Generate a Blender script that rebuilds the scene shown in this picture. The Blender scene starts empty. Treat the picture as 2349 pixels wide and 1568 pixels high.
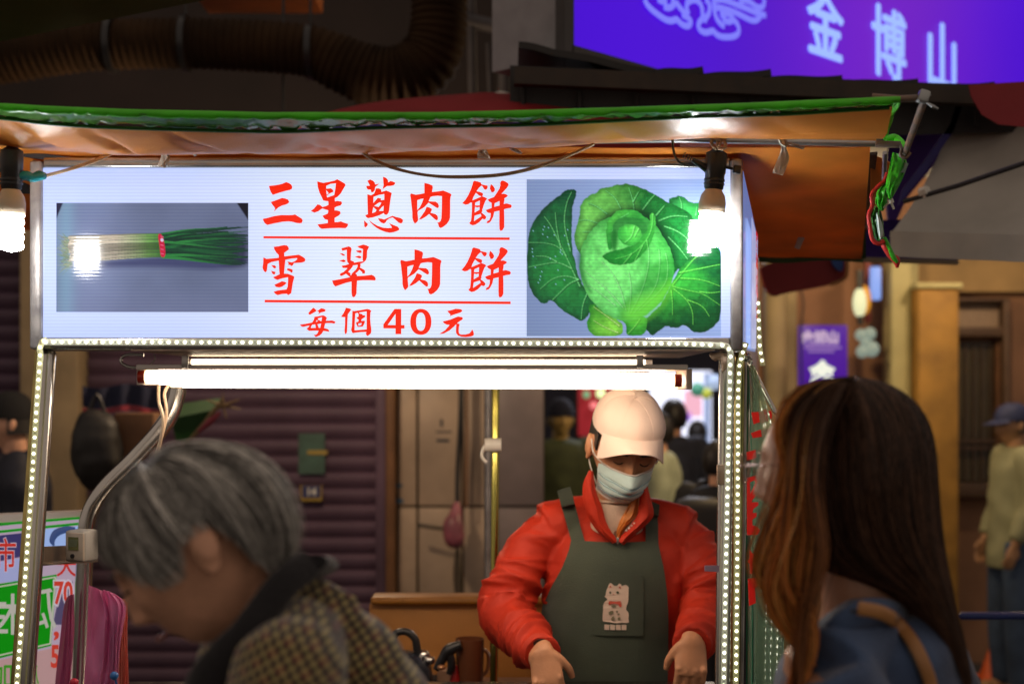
import bpy, bmesh, math, random
import numpy as np
from mathutils import Vector, Matrix, noise
from mathutils.bvhtree import BVHTree
from mathutils.geometry import tessellate_polygon

SC = bpy.context.scene
COL = SC.collection
random.seed(7)
# ------------------------------------------------------------------ camera
CAMZ, FD, CX, CY = 1.6, 3262.5, 1174.5, 898.0
cam = bpy.data.cameras.new('camera')
cam.lens = 50.0
cam.sensor_width = 36.0
cam.shift_y = (898.0 - 784.0) / 2349.0
cam.clip_end = 300
cam.dof.use_dof = True
cam.dof.focus_distance = 2.88
cam.dof.aperture_fstop = 2.7
cam_o = bpy.data.objects.new('camera', cam)
cam_o.location = (0, 0, CAMZ)
cam_o.rotation_euler = (math.radians(90), 0, 0)
COL.objects.link(cam_o)
SC.camera = cam_o
# ------------------------------------------------------------------ night sky
W = bpy.data.worlds.new('World')
SC.world = W
W.use_nodes = True
bg = W.node_tree.nodes['Background']
bg.inputs['Color'].default_value = (1.0, 0.8, 0.66, 1)
bg.inputs['Strength'].default_value = 0.36
# ------------------------------------------------------------------ exposure
SC.view_settings.view_transform = 'Standard'
SC.view_settings.look = 'None'
SC.view_settings.exposure = 0.0
SC.view_settings.gamma = 1.0
SC.view_settings.use_curve_mapping = False
SC.cycles.use_denoising = True
SC.cycles.max_bounces = 7
SC.cycles.sample_clamp_indirect = 4.0
SC.cycles.caustics_reflective = False
SC.cycles.caustics_refractive = False

# ------------------------------------------------------------------ helpers
def P(x, y, Y):
    return Vector(((x - CX) * Y / FD, Y, CAMZ - (y - CY) * Y / FD))

def S(x, y, Y):
    return P(x / 1.06428, y / 1.06428, Y)

def lerp(a, b, t):
    return a + (b - a) * t

def srgb(r, g, b):
    f = lambda c: (c / 255 / 12.92) if c <= 10 else ((c / 255 + 0.055) / 1.055) ** 2.4
    return (f(r), f(g), f(b))

class MB:
    def __init__(s):
        s.v, s.f, s.c = [], [], []
    def add(s, vs, fs, col=None):
        n = len(s.v)
        s.v += [tuple(v) for v in vs]
        s.f += [tuple(i + n for i in f) for f in fs]
        if col is not None:
            s.c += [tuple(col)] * len(vs)
        return s
    def box(s, c, d, M=None, bev=0.0):
        x, y, z = d[0] / 2, d[1] / 2, d[2] / 2
        if bev <= 0:
            vs = [Vector((i * x, j * y, k * z)) for i in (-1, 1) for j in (-1, 1) for k in (-1, 1)]
            fs = [(0, 1, 3, 2), (4, 6, 7, 5), (0, 4, 5, 1), (2, 3, 7, 6), (0, 2, 6, 4), (1, 5, 7, 3)]
        else:
            bm = bmesh.new()
            bmesh.ops.create_cube(bm, size=1)
            for v in bm.verts:
                v.co = Vector((v.co.x * 2 * x, v.co.y * 2 * y, v.co.z * 2 * z))
            bmesh.ops.bevel(bm, geom=bm.edges[:], offset=min(bev, x * .9, y * .9, z * .9), segments=2, affect='EDGES', profile=0.5)
            bm.verts.index_update()
            vs = [v.co.copy() for v in bm.verts]
            fs = [tuple(v.index for v in f.verts) for f in bm.faces]
            bm.free()
        c = Vector(c)
        vs = [(M @ v if M else v) + c for v in vs]
        return s.add(vs, fs)
    def bar(s, a, b, w, h, bev=0.0, up=(0, 0, 1)):
        a, b = Vector(a), Vector(b)
        d = b - a
        L = d.length
        y = d.normalized()
        u = Vector(up)
        x = y.cross(u)
        if x.length < 1e-4:
            x = Vector((1, 0, 0))
        x.normalize()
        z = x.cross(y)
        M = Matrix((x, y, z)).transposed()
        return s.box((a + b) / 2, (w, L, h), M, bev)
    def tube(s, pts, rad, seg=10, caps=True, smooth=0, flat=None, up=(0, 0.2, 1), col=None, twist=0.0):
        pts = [Vector(p) for p in pts]
        n = len(pts)
        if not hasattr(rad, '__len__'):
            rad = [rad] * n
        rad = [r if hasattr(r, '__len__') else (r, r) for r in rad]
        if smooth:
            np_, nr = [], []
            for i in range(n - 1):
                p0, p1, p2, p3 = pts[max(i - 1, 0)], pts[i], pts[i + 1], pts[min(i + 2, n - 1)]
                for k in range(smooth):
                    t = k / smooth
                    np_.append(0.5 * ((2 * p1) + (p2 - p0) * t + (2 * p0 - 5 * p1 + 4 * p2 - p3) * t * t + (3 * p1 - p0 - 3 * p2 + p3) * t ** 3))
                    tt = t * t * (3 - 2 * t)
                    nr.append((lerp(rad[i][0], rad[i + 1][0], tt), lerp(rad[i][1], rad[i + 1][1], tt)))
            np_.append(pts[-1]); nr.append(rad[-1])
            pts, rad = np_, nr
            n = len(pts)
        vs, fs = [], []
        upv = Vector(up).normalized()
        lastx = None
        for i in range(n):
            d = (pts[min(i + 1, n - 1)] - pts[max(i - 1, 0)])
            if d.length < 1e-9:
                d = Vector((0, 0, 1))
            d.normalize()
            if lastx is None:
                x = d.cross(upv)
                if x.length < 1e-3:
                    x = d.cross(Vector((1, 0, 0)))
            else:
                x = lastx - d * lastx.dot(d)
            x.normalize()
            lastx = x
            z = x.cross(d)
            for k in range(seg):
                a = 2 * math.pi * k / seg + twist * i
                vs.append(pts[i] + x * (math.cos(a) * rad[i][0]) + z * (math.sin(a) * rad[i][1]))
        for i in range(n - 1):
            for k in range(seg):
                k2 = (k + 1) % seg
                fs.append((i * seg + k, i * seg + k2, (i + 1) * seg + k2, (i + 1) * seg + k))
        if caps:
            fs.append(tuple(range(seg)))
            fs.append(tuple(reversed(range((n - 1) * seg, n * seg))))
        if callable(col):
            s.add(vs, fs)
            for i in range(n): s.c += [tuple(col(i / (n - 1)))] * seg
            return s
        return s.add(vs, fs, col)
    def lathe(s, c, prof, seg=20, M=None):
        # prof: list of (r, z)
        c = Vector(c)
        vs, fs = [], []
        n = len(prof)
        for r, z in prof:
            for k in range(seg):
                a = 2 * math.pi * k / seg
                v = Vector((r * math.cos(a), r * math.sin(a), z))
                vs.append((M @ v if M else v) + c)
        for i in range(n - 1):
            for k in range(seg):
                k2 = (k + 1) % seg
                fs.append((i * seg + k, i * seg + k2, (i + 1) * seg + k2, (i + 1) * seg + k))
        fs.append(tuple(reversed(range(seg))))
        fs.append(tuple(range((n - 1) * seg, n * seg)))
        return s.add(vs, fs)
    def ball(s, c, r, M=None, nu=16, nv=10):
        prof = []
        for j in range(nv + 1):
            a = -math.pi / 2 + math.pi * j / nv
            prof.append((max(math.cos(a), 0.002), math.sin(a)))
        rx, ry, rz = r if hasattr(r, '__len__') else (r, r, r)
        D = Matrix.Diagonal((rx, ry, rz))
        return s.lathe(c, prof, nu, (M @ D) if M else D)
    def grid(s, fn, nu, nv, thick=0.0, wrapu=False):
        vs = [Vector(fn(i / nu, j / nv)) for j in range(nv + 1) for i in range(nu + 1)]
        fs = [(j * (nu + 1) + i, j * (nu + 1) + i + 1, (j + 1) * (nu + 1) + i + 1, (j + 1) * (nu + 1) + i) for j in range(nv) for i in range(nu)]
        if thick:
            N = [Vector((0, 0, 0)) for _ in vs]
            for f in fs:
                nn = (vs[f[1]] - vs[f[0]]).cross(vs[f[3]] - vs[f[0]])
                for i in f:
                    N[i] += nn
            o = len(vs)
            vs2 = [v + (n.normalized() * thick if n.length > 0 else n) for v, n in zip(vs, N)]
            fs2 = [tuple(reversed([i + o for i in f])) for f in fs]
            W_ = nu + 1
            ed = []
            loop = [i for i in range(W_)] + [j * W_ + nu for j in range(1, nv + 1)] + [nv * W_ + i for i in range(nu - 1, -1, -1)] + [j * W_ for j in range(nv - 1, 0, -1)]
            for a, b in zip(loop, loop[1:] + loop[:1]):
                ed.append((b, a, a + o, b + o))
            vs, fs = vs + vs2, fs + fs2 + ed
        return s.add(vs, fs)
    def poly(s, outer, holes=(), thick=0.0, back=Vector((0, 1, 0))):
        loops = [[Vector(p) for p in outer]] + [[Vector(p) for p in h] for h in holes]
        flat = [p for l in loops for p in l]
        tris = tessellate_polygon(loops)
        fs = []
        for t in tris:
            a, b, c = (flat[i] for i in t)
            n = (b - a).cross(c - a)
            fs.append(tuple(t) if n.dot(back) < 0 else tuple(reversed(t)))
        vs = list(flat)
        if thick:
            o = len(flat)
            vs += [p + back * thick for p in flat]
            fs += [tuple(reversed([i + o for i in f])) for f in fs]
            k = 0
            for l in loops:
                m = len(l)
                for i in range(m):
                    a, b = k + i, k + (i + 1) % m
                    fs.append((a, b, b + o, a + o))
                k += m
        return s.add(vs, fs)
    def xform(s, M):
        s.v = [tuple(M @ Vector(v)) for v in s.v]
        return s
    def mesh(s, name, smooth=True):
        me = bpy.data.meshes.new(name)
        me.from_pydata(s.v, [], s.f)
        me.update()
        if s.c and len(s.c) == len(s.v):
            at = me.color_attributes.new('Col', 'FLOAT_COLOR', 'POINT')
            at.data.foreach_set('color', np.array([(c[0], c[1], c[2], 1) for c in s.c], dtype=np.float32).ravel())
        if smooth:
            me.polygons.foreach_set('use_smooth', [True] * len(me.polygons))
            try:
                me.set_sharp_from_angle(angle=math.radians(smooth if smooth is not True else 50))
            except Exception:
                pass
        return me

def setp(o, label=None, cat=None, group=None, kind=None):
    if label: o['label'] = label
    if cat: o['category'] = cat
    if group: o['group'] = group
    if kind: o['kind'] = kind
    return o

def thing(name, loc, label, cat, group=None):
    o = bpy.data.objects.new(name, None)
    o.empty_display_size = 0.1
    o.location = loc
    COL.objects.link(o)
    return setp(o, label, cat, group)

def wloc(p):
    L = Vector((0, 0, 0))
    while p is not None:
        L += Vector(p.location)
        p = p.parent
    return L

def part(name, mb, mat, parent=None, smooth=True, kind=None, label=None):
    """mesh in world coordinates, re-based on its parent's place"""
    me = mb.mesh(name, smooth) if isinstance(mb, MB) else mb
    mats = mat if isinstance(mat, (list, tuple)) else [mat]
    for m in mats:
        me.materials.append(m)
    o = bpy.data.objects.new(name, me)
    COL.objects.link(o)
    if parent is not None:
        me.transform(Matrix.Translation(-wloc(parent)))
        o.parent = parent
    if kind: o['kind'] = kind
    if label: o['label'] = label
    return o

def single(name, mb, mat, loc, label, cat, group=None, smooth=True):
    """a thing that is one mesh"""
    me = mb.mesh(name, smooth) if isinstance(mb, MB) else mb
    me.transform(Matrix.Translation(-Vector(loc)))
    me.materials.append(mat)
    o = bpy.data.objects.new(name, me)
    o.location = loc
    COL.objects.link(o)
    return setp(o, label, cat, group)

def inst(name, me, M, parent, kind=None):
    """a piece that shares mesh data; M is the wanted world matrix"""
    o = bpy.data.objects.new(name, me)
    COL.objects.link(o)
    o.parent = parent
    o.matrix_local = Matrix.Translation(-wloc(parent)) @ M
    if kind: o['kind'] = kind
    return o

def copy_tree(o, parent=None):
    c = o.copy()
    COL.objects.link(c)
    c.parent = parent
    for ch in list(o.children):
        copy_tree(ch, c)
    return c

def remeshed(mb, voxel, smooth=3, name='body'):
    me = mb.mesh(name, False)
    o = bpy.data.objects.new('tmp', me)
    COL.objects.link(o)
    m = o.modifiers.new('r', 'REMESH'); m.mode = 'VOXEL'; m.voxel_size = voxel; m.use_smooth_shade = True
    if smooth:
        s = o.modifiers.new('s', 'SMOOTH'); s.iterations = smooth; s.factor = 0.6
    dg = bpy.context.evaluated_depsgraph_get()
    r = bpy.data.meshes.new_from_object(o.evaluated_get(dg))
    r.name = name
    bpy.data.objects.remove(o)
    r.polygons.foreach_set('use_smooth', [True] * len(r.polygons))
    return r

def displace(me, fn):
    """move every vertex along its normal by fn(co, no)"""
    n = len(me.vertices)
    co = np.empty(n * 3, np.float32); me.vertices.foreach_get('co', co)
    no = np.array([v.normal[:] for v in me.vertices], np.float32)
    co = co.reshape(-1, 3)
    d = np.array([fn(Vector(c), Vector(k)) for c, k in zip(co.tolist(), no.tolist())], np.float32)
    co = co + no * d[:, None]
    me.vertices.foreach_set('co', co.ravel())
    me.update()
    return me

def bvh_of(me):
    vs = [v.co.copy() for v in me.vertices]
    fs = [tuple(p.vertices) for p in me.polygons]
    return BVHTree.FromPolygons(vs, fs)

def drape(bvh, X, Z, off, y0=-1.0, dflt=None):
    """front surface point at (X, Z)"""
    h = bvh.ray_cast(Vector((X, y0, Z)), Vector((0, 1, 0)))
    if h[0] is None:
        return dflt
    return h[0].y - off

# ------------------------------------------------------------------ materials
MATS = {}
def newmat(name):
    m = bpy.data.materials.new(name)
    m.use_nodes = True
    return m, m.node_tree.nodes, m.node_tree.links, m.node_tree.nodes['Principled BSDF']

def mat(name, col, rough=0.5, metal=0.0, var=0.12, nscale=12.0, bump=0.0, bscale=60.0, spec=0.5, col2=None, stretch=None,
        coat=0.0, sheen=0.0, trans=0.0, emis=None, estr=0.0, alpha=1.0, aniso=0.0, rvar=0.0, coord='Object'):
    if name in MATS:
        return MATS[name]
    m, N, L, b = newmat(name)
    b.inputs['Roughness'].default_value = rough
    b.inputs['Metallic'].default_value = metal
    b.inputs['Specular IOR Level'].default_value = spec
    b.inputs['Coat Weight'].default_value = coat
    b.inputs['Coat Roughness'].default_value = 0.1
    b.inputs['Sheen Weight'].default_value = sheen
    b.inputs['Transmission Weight'].default_value = trans
    b.inputs['Anisotropic'].default_value = aniso
    b.inputs['Alpha'].default_value = alpha
    tc = N.new('ShaderNodeTexCoord')
    mp = N.new('ShaderNodeMapping')
    if stretch: mp.inputs['Scale'].default_value = stretch
    L.new(tc.outputs[coord], mp.inputs['Vector'])
    nz = N.new('ShaderNodeTexNoise')
    nz.inputs['Scale'].default_value = nscale
    nz.inputs['Detail'].default_value = 6
    L.new(mp.outputs[0], nz.inputs['Vector'])
    cr = N.new('ShaderNodeValToRGB')
    c2 = col2 if col2 else tuple(c * (1 - 2.2 * var) for c in col)
    cr.color_ramp.elements[0].position = 0.32
    cr.color_ramp.elements[1].position = 0.68
    cr.color_ramp.elements[0].color = (*[max(c, 0) for c in c2], 1)
    cr.color_ramp.elements[1].color = (*col, 1)
    L.new(nz.outputs['Fac'], cr.inputs['Fac'])
    L.new(cr.outputs['Color'], b.inputs['Base Color'])
    if rvar:
        mr = N.new('ShaderNodeMapRange')
        mr.inputs['To Min'].default_value = max(rough - rvar, 0.02)
        mr.inputs['To Max'].default_value = rough + rvar
        L.new(nz.outputs['Fac'], mr.inputs['Value'])
        L.new(mr.outputs[0], b.inputs['Roughness'])
    if bump:
        n2 = N.new('ShaderNodeTexNoise'); n2.inputs['Scale'].default_value = bscale; n2.inputs['Detail'].default_value = 4
        L.new(mp.outputs[0], n2.inputs['Vector'])
        bp = N.new('ShaderNodeBump'); bp.inputs['Strength'].default_value = bump; bp.inputs['Distance'].default_value = 0.004
        L.new(n2.outputs['Fac'], bp.inputs['Height'])
        L.new(bp.outputs[0], b.inputs['Normal'])
    if emis:
        b.inputs['Emission Color'].default_value = (*emis, 1)
        b.inputs['Emission Strength'].default_value = estr
    MATS[name] = m
    return m

def emat(name, col, strength, sample=True, rough=0.4, spec=0.3):
    if name in MATS: return MATS[name]
    m, N, L, b = newmat(name)
    b.inputs['Base Color'].default_value = (*[min(c * .5, .8) for c in col], 1)
    b.inputs['Roughness'].default_value = rough
    b.inputs['Specular IOR Level'].default_value = spec
    b.inputs['Emission Color'].default_value = (*col, 1)
    b.inputs['Emission Strength'].default_value = strength
    if not sample:
        m.cycles.emission_sampling = 'NONE'
    MATS[name] = m
    return m

def lines_factor(N, L, z0, pitch, depth):
    """thin dark lines of the twin-wall sheet in front of the lamps"""
    tc = N.new('ShaderNodeTexCoord')
    sp = N.new('ShaderNodeSeparateXYZ')
    L.new(tc.outputs['Object'], sp.inputs[0])
    m1 = N.new('ShaderNodeMath'); m1.operation = 'MULTIPLY'; m1.inputs[1].default_value = 2 * math.pi / pitch
    L.new(sp.outputs['Z'], m1.inputs[0])
    m2 = N.new('ShaderNodeMath'); m2.operation = 'COSINE'
    L.new(m1.outputs[0], m2.inputs[0])
    mr = N.new('ShaderNodeMapRange')
    mr.inputs['From Min'].default_value = 0.45; mr.inputs['From Max'].default_value = 1.0
    mr.inputs['To Min'].default_value = 1.0; mr.inputs['To Max'].default_value = 1.0 - depth
    L.new(m2.outputs[0], mr.inputs['Value'])
    return mr, sp, m2

def print_mat(name, col, strength=1.0, attr=False, depth=0.12, rough=0.12, glow=True, spec=0.5, bump=True):
    """lit print seen through the ribbed sheet: colour from lamps behind"""
    if name in MATS: return MATS[name]
    m, N, L, b = newmat(name)
    mr, sp, cosn = lines_factor(N, L, 0, 0.00685, depth)
    src = None
    if attr:
        a = N.new('ShaderNodeVertexColor'); a.layer_name = 'Col'
        src = a.outputs['Color']
    else:
        r = N.new('ShaderNodeRGB'); r.outputs[0].default_value = (*col, 1)
        src = r.outputs[0]
    mx = N.new('ShaderNodeMix'); mx.data_type = 'RGBA'; mx.blend_type = 'MULTIPLY'; mx.inputs['Factor'].default_value = 1.0
    L.new(src, mx.inputs['A'])
    cmb = N.new('ShaderNodeCombineColor')
    pw = N.new('ShaderNodeMath'); pw.operation = 'POWER'; pw.inputs[1].default_value = 0.35
    L.new(mr.outputs[0], pw.inputs[0])
    L.new(mr.outputs[0], cmb.inputs[0]); L.new(mr.outputs[0], cmb.inputs[1]); L.new(pw.outputs[0], cmb.inputs[2])
    L.new(cmb.outputs[0], mx.inputs['B'])
    L.new(mx.outputs['Result'], b.inputs['Emission Color'])
    b.inputs['Emission Strength'].default_value = strength
    hs = N.new('ShaderNodeMix'); hs.data_type = 'RGBA'; hs.blend_type = 'MULTIPLY'; hs.inputs['Factor'].default_value = 1.0
    L.new(src, hs.inputs['A']); hs.inputs['B'].default_value = (.25, .25, .25, 1)
    L.new(hs.outputs['Result'], b.inputs['Base Color'])
    b.inputs['Roughness'].default_value = rough
    b.inputs['Specular IOR Level'].default_value = spec
    if bump:
        bp = N.new('ShaderNodeBump'); bp.inputs['Strength'].default_value = 0.07; bp.inputs['Distance'].default_value = 0.0004
        L.new(cosn.outputs[0], bp.inputs['Height'])
        L.new(bp.outputs[0], b.inputs['Normal'])
    m.cycles.emission_sampling = 'NONE' if not glow else 'AUTO'
    MATS[name] = m
    return m

def attr_mat(name, rough=0.5, spec=0.4, scale=1.0, sheen=0.0, trans=0.0, aniso=0.0):
    if name in MATS: return MATS[name]
    m, N, L, b = newmat(name)
    a = N.new('ShaderNodeVertexColor'); a.layer_name = 'Col'
    L.new(a.outputs['Color'], b.inputs['Base Color'])
    b.inputs['Roughness'].default_value = rough
    b.inputs['Specular IOR Level'].default_value = spec
    b.inputs['Sheen Weight'].default_value = sheen
    MATS[name] = m
    return m

def cloth_mat(name, col, back=None, rough=0.35, trans=0.3, bump=0.15, bscale=90, var=0.1, spec=0.5, stretch=None, nscale=6):
    """tarpaulin: light also comes through"""
    if name in MATS: return MATS[name]
    m, N, L, b = newmat(name)
    tc = N.new('ShaderNodeTexCoord')
    mp = N.new('ShaderNodeMapping')
    if stretch: mp.inputs['Scale'].default_value = stretch
    L.new(tc.outputs['Object'], mp.inputs['Vector'])
    nz = N.new('ShaderNodeTexNoise'); nz.inputs['Scale'].default_value = nscale; nz.inputs['Detail'].default_value = 6
    L.new(mp.outputs[0], nz.inputs['Vector'])
    cr = N.new('ShaderNodeValToRGB')
    cr.color_ramp.elements[0].position = .35; cr.color_ramp.elements[1].position = .7
    cr.color_ramp.elements[0].color = (*[c * (1 - 2 * var) for c in col], 1)
    cr.color_ramp.elements[1].color = (*col, 1)
    L.new(nz.outputs['Fac'], cr.inputs['Fac'])
    L.new(cr.outputs[0], b.inputs['Base Color'])
    b.inputs['Roughness'].default_value = rough
    b.inputs['Specular IOR Level'].default_value = spec
    n2 = N.new('ShaderNodeTexNoise'); n2.inputs['Scale'].default_value = bscale; n2.inputs['Detail'].default_value = 5
    L.new(mp.outputs[0], n2.inputs['Vector'])
    bp = N.new('ShaderNodeBump'); bp.inputs['Strength'].default_value = bump; bp.inputs['Distance'].default_value = 0.003
    L.new(n2.outputs['Fac'], bp.inputs['Height']); L.new(bp.outputs[0], b.inputs['Normal'])
    tr = N.new('ShaderNodeBsdfTranslucent')
    L.new(cr.outputs[0], tr.inputs['Color'])
    ms = N.new('ShaderNodeMixShader'); ms.inputs['Fac'].default_value = trans
    L.new(b.outputs[0], ms.inputs[1]); L.new(tr.outputs[0], ms.inputs[2])
    L.new(ms.outputs[0], N['Material Output'].inputs['Surface'])
    MATS[name] = m
    return m

def text_mb(s, size, bold=0.0, thick=0.0):
    """flat lettering in the XZ plane, facing -Y, centred on the origin"""
    cu = bpy.data.curves.new('t', 'FONT')
    cu.body = s; cu.size = size; cu.offset = bold
    cu.align_x = 'CENTER'; cu.align_y = 'CENTER'
    cu.resolution_u = 3
    o = bpy.data.objects.new('t', cu)
    COL.objects.link(o)
    dg = bpy.context.evaluated_depsgraph_get()
    me = bpy.data.meshes.new_from_object(o.evaluated_get(dg))
    mb = MB()
    vs = [Vector((v.co.x, 0, v.co.y)) for v in me.vertices]
    mb.add(vs, [tuple(p.vertices) for p in me.polygons])
    bpy.data.objects.remove(o); bpy.data.curves.remove(cu); bpy.data.meshes.remove(me)
    return mb

# the painter of flat printed pictures (colour only, on a fine sheet of its own)
class Canvas:
    def __init__(s, w, h, col):
        s.w, s.h = w, h
        s.a = np.ones((h, w, 3)) * np.array(col)
        s.yy, s.xx = np.mgrid[0:h, 0:w]
        s.xx = (s.xx + .5) / w; s.yy = (s.yy + .5) / h * (h / w)
        rs = np.random.RandomState(3)
        s.rs = rs
    def noise(s, n, seed=0, sx=1.0, sy=1.0):
        rs = np.random.RandomState(seed)
        out = np.zeros((s.h, s.w)); amp = 1.0; tot = 0
        for o in range(4):
            gx, gy = max(2, int(n * sx * 2 ** o)) + 2, max(2, int(n * sy * 2 ** o * s.h / s.w)) + 2
            g = rs.rand(gy, gx)
            X = s.xx * (gx - 1.001); Y = s.yy * (s.w / s.h) * (gy - 1.001)
            i, j = X.astype(int), Y.astype(int); fx, fy = X - i, Y - j
            fx = fx * fx * (3 - 2 * fx); fy = fy * fy * (3 - 2 * fy)
            i2, j2 = np.minimum(i + 1, gx - 1), np.minimum(j + 1, gy - 1)
            out += amp * (g[j, i] * (1 - fx) * (1 - fy) + g[j, i2] * fx * (1 - fy) + g[j2, i] * (1 - fx) * fy + g[j2, i2] * fx * fy)
            tot += amp; amp *= .5
        return out / tot
    def blend(s, m, col):
        c = np.array(col)
        if c.ndim == 1: c = c[None, None, :]
        s.a = s.a * (1 - m[..., None]) + c * m[..., None]
    def seg_d(s, pts, closed=False):
        P_ = pts + [pts[0]] if closed else pts
        d = np.full((s.h, s.w), 9.0)
        for (x0, y0), (x1, y1) in zip(P_, P_[1:]):
            dx, dy = x1 - x0, y1 - y0
            L2 = dx * dx + dy * dy + 1e-12
            t = np.clip(((s.xx - x0) * dx + (s.yy - y0) * dy) / L2, 0, 1)
            d = np.minimum(d, np.hypot(s.xx - x0 - t * dx, s.yy - y0 - t * dy))
        return d
    def poly_m(s, pts, soft=.004):
        ins = np.zeros((s.h, s.w), bool)
        n = len(pts)
        for i in range(n):
            x0, y0 = pts[i]; x1, y1 = pts[(i + 1) % n]
            c = ((y0 > s.yy) != (y1 > s.yy)) & (s.xx < (x1 - x0) * (s.yy - y0) / (y1 - y0 + 1e-12) + x0)
            ins ^= c
        d = s.seg_d(pts, True)
        sd = np.where(ins, d, -d)
        return np.clip(sd / soft + .5, 0, 1), sd
    def stroke(s, pts, w0, w1, col, alpha=1.0, soft=.003):
        n = len(pts)
        for k in range(n - 1):
            w = lerp(w0, w1, k / max(n - 2, 1))
            d = s.seg_d([pts[k], pts[k + 1]])
            s.blend(np.clip((w - d) / soft + .5, 0, 1) * alpha, col)
    def sheet(s, name, A, B, y, material, parent):
        """A top-left, B bottom-right world points, on the plane Y=y"""
        w, h = s.w, s.h
        X = np.linspace(A.x, B.x, w); Z = np.linspace(A.z, B.z, h)
        XX, ZZ = np.meshgrid(X, Z)
        vs = np.stack([XX, np.full_like(XX, y), ZZ], -1).reshape(-1, 3)
        idx = np.arange(w * h).reshape(h, w)
        f = np.stack([idx[:-1, :-1], idx[1:, :-1], idx[1:, 1:], idx[:-1, 1:]], -1).reshape(-1, 4)
        me = bpy.data.meshes.new(name)
        me.vertices.add(len(vs)); me.vertices.foreach_set('co', vs.ravel())
        me.loops.add(f.size); me.loops.foreach_set('vertex_index', f.ravel())
        me.polygons.add(len(f)); me.polygons.foreach_set('loop_start', np.arange(0, f.size, 4)); 
        me.update(calc_edges=True)
        at = me.color_attributes.new('Col', 'FLOAT_COLOR', 'POINT')
        c = np.concatenate([np.clip(s.a, 0, 1), np.ones((h, w, 1))], -1).astype(np.float32)
        at.data.foreach_set('color', c.ravel())
        return part(name, me, material, parent)

def chaikin(p, n=2, closed=True):
    for _ in range(n):
        q = []
        m = len(p)
        for i in range(m if closed else m - 1):
            a, b = p[i], p[(i + 1) % m]
            q.append((a[0] * .75 + b[0] * .25, a[1] * .75 + b[1] * .25))
            q.append((a[0] * .25 + b[0] * .75, a[1] * .25 + b[1] * .75))
        if not closed: q = [p[0]] + q + [p[-1]]
        p = q
    return p

# shared finishes
steel = mat('stainless', (.62, .6, .57), rough=.22, metal=1.0, var=.12, nscale=9, bump=.08, bscale=40, stretch=(1, 1, .25), rvar=.1)
steel_dull = mat('stainless_dull', (.5, .48, .46), rough=.36, metal=.95, var=.2, nscale=14, bump=.15, bscale=70, rvar=.12)
black_pl = mat('black_plastic', (.018, .018, .02), rough=.38, var=.2, bump=.05)
white_pl = mat('white_plastic', (.7, .68, .62), rough=.4, var=.06)
skin = mat('skin', (.62, .29, .15), rough=.48, var=.06, nscale=25, bump=.12, bscale=220, spec=.4)
rust = mat('rusty_steel', (.28, .16, .09), rough=.6, metal=.4, var=.3, nscale=30, bump=.3, col2=(.14, .12, .11))
# ================================================================= SETTING
asphalt = mat('asphalt', (.06, .058, .055), rough=.75, var=.2, nscale=8, bump=.5, bscale=90)
g = single('ground', MB().grid(lambda u, v: (-40 + 80 * u, -10 + 60 * v, 0), 8, 6), asphalt, (0, 0, 0), None, None)
g['kind'] = 'structure'

wall_dark = mat('dark_wall', (.018, .0095, .0085), rough=.8, var=.2, nscale=3, bump=.3, bscale=30)
wall_purple = mat('shutter_paint', (.12, .068, .11), rough=.6, var=.22, nscale=2.2, bump=.25, bscale=18, rvar=.1)
tile_m = mat('wall_tile', (.50, .38, .28), rough=.5, var=.17, nscale=3.5, bump=.15, bscale=20)
tile_m2 = mat('wall_tile_grey', (.27, .22, .22), rough=.45, var=.12, nscale=6, bump=.1)
grout = mat('grout', (.12, .1, .06), rough=.9, var=.1)
brown_trim = mat('brown_trim', (.2, .09, .035), rough=.6, var=.15)
beige = mat('beige_plaster', (.34, .25, .14), rough=.8, var=.15, nscale=5, bump=.2)

# ---- shop building behind the stall (wall plane at Y = 7)
YW = 7.0
shop = thing('shop_building', (-1.2, YW, 0), 'dark shop front with closed purple roller shutter and beige tiled wall behind the stall', 'building')
def wx(x): return P(x, 0, YW).x
def wz(y): return P(0, y, YW).z
m = MB()
m.box(((-9 + wx(1250)) / 2, YW + .3, 4.9), (wx(1250) + 9, .5, 4.2))
part('upper_wall', m, wall_dark, shop)
m = MB(); m.box(((-9 + wx(1250)) / 2, YW + .33, 1.4), (wx(1250) + 9, .4, 2.8))
part('wall', m, grout, shop)
slat = MB()
prof = [(-.040, .016), (-.03, .009), (-.012, -.003), (.008, -.009), (.024, -.006), (.034, 0.004), (.0400, .014)]
def slat_mesh(w):
    s = MB()
    vs = []
    for z, y in prof:
        vs += [(-w / 2, y, z), (w / 2, y, z)]
    for z, y in reversed(prof):
        vs += [(-w / 2, y + .012, z), (w / 2, y + .012, z)]
    n = len(vs) // 2
    fs = [(2 * i, 2 * i + 1, 2 * ((i + 1) % n) + 1, 2 * ((i + 1) % n)) for i in range(n)]
    fs.append(tuple(2 * i for i in reversed(range(n)))); fs.append(tuple(2 * i + 1 for i in range(n)))
    s.add(vs, fs)
    me = s.mesh('slat', 30); me.materials.append(wall_purple)
    return me
for xa, xb in ((190, 862), (-420, 52)):
    w = wx(xb) - wx(xa)
    me = slat_mesh(w)
    k = 0
    z = .1
    while z < 2.75:
        inst('slat', me, Matrix.Translation(((wx(xa) + wx(xb)) / 2, YW + .085, z)), shop)
        z += .0815
m = MB(); m.box((wx(873.5), YW + .05, 1.4), (wx(885) - wx(862), .12, 2.8), bev=.006)
part('shutter_guide', m, wall_purple, shop)
m = MB(); m.box((wx(895), YW + .06, 1.4), (wx(905) - wx(885), .14, 2.8), bev=.006)
part('door_trim', m, brown_trim, shop)
m = MB(); m.box((wx(121), YW + .04, 1.4), (wx(188) - wx(54), .2, 2.8), bev=.01)
part('pilaster', m, beige, shop)
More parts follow.
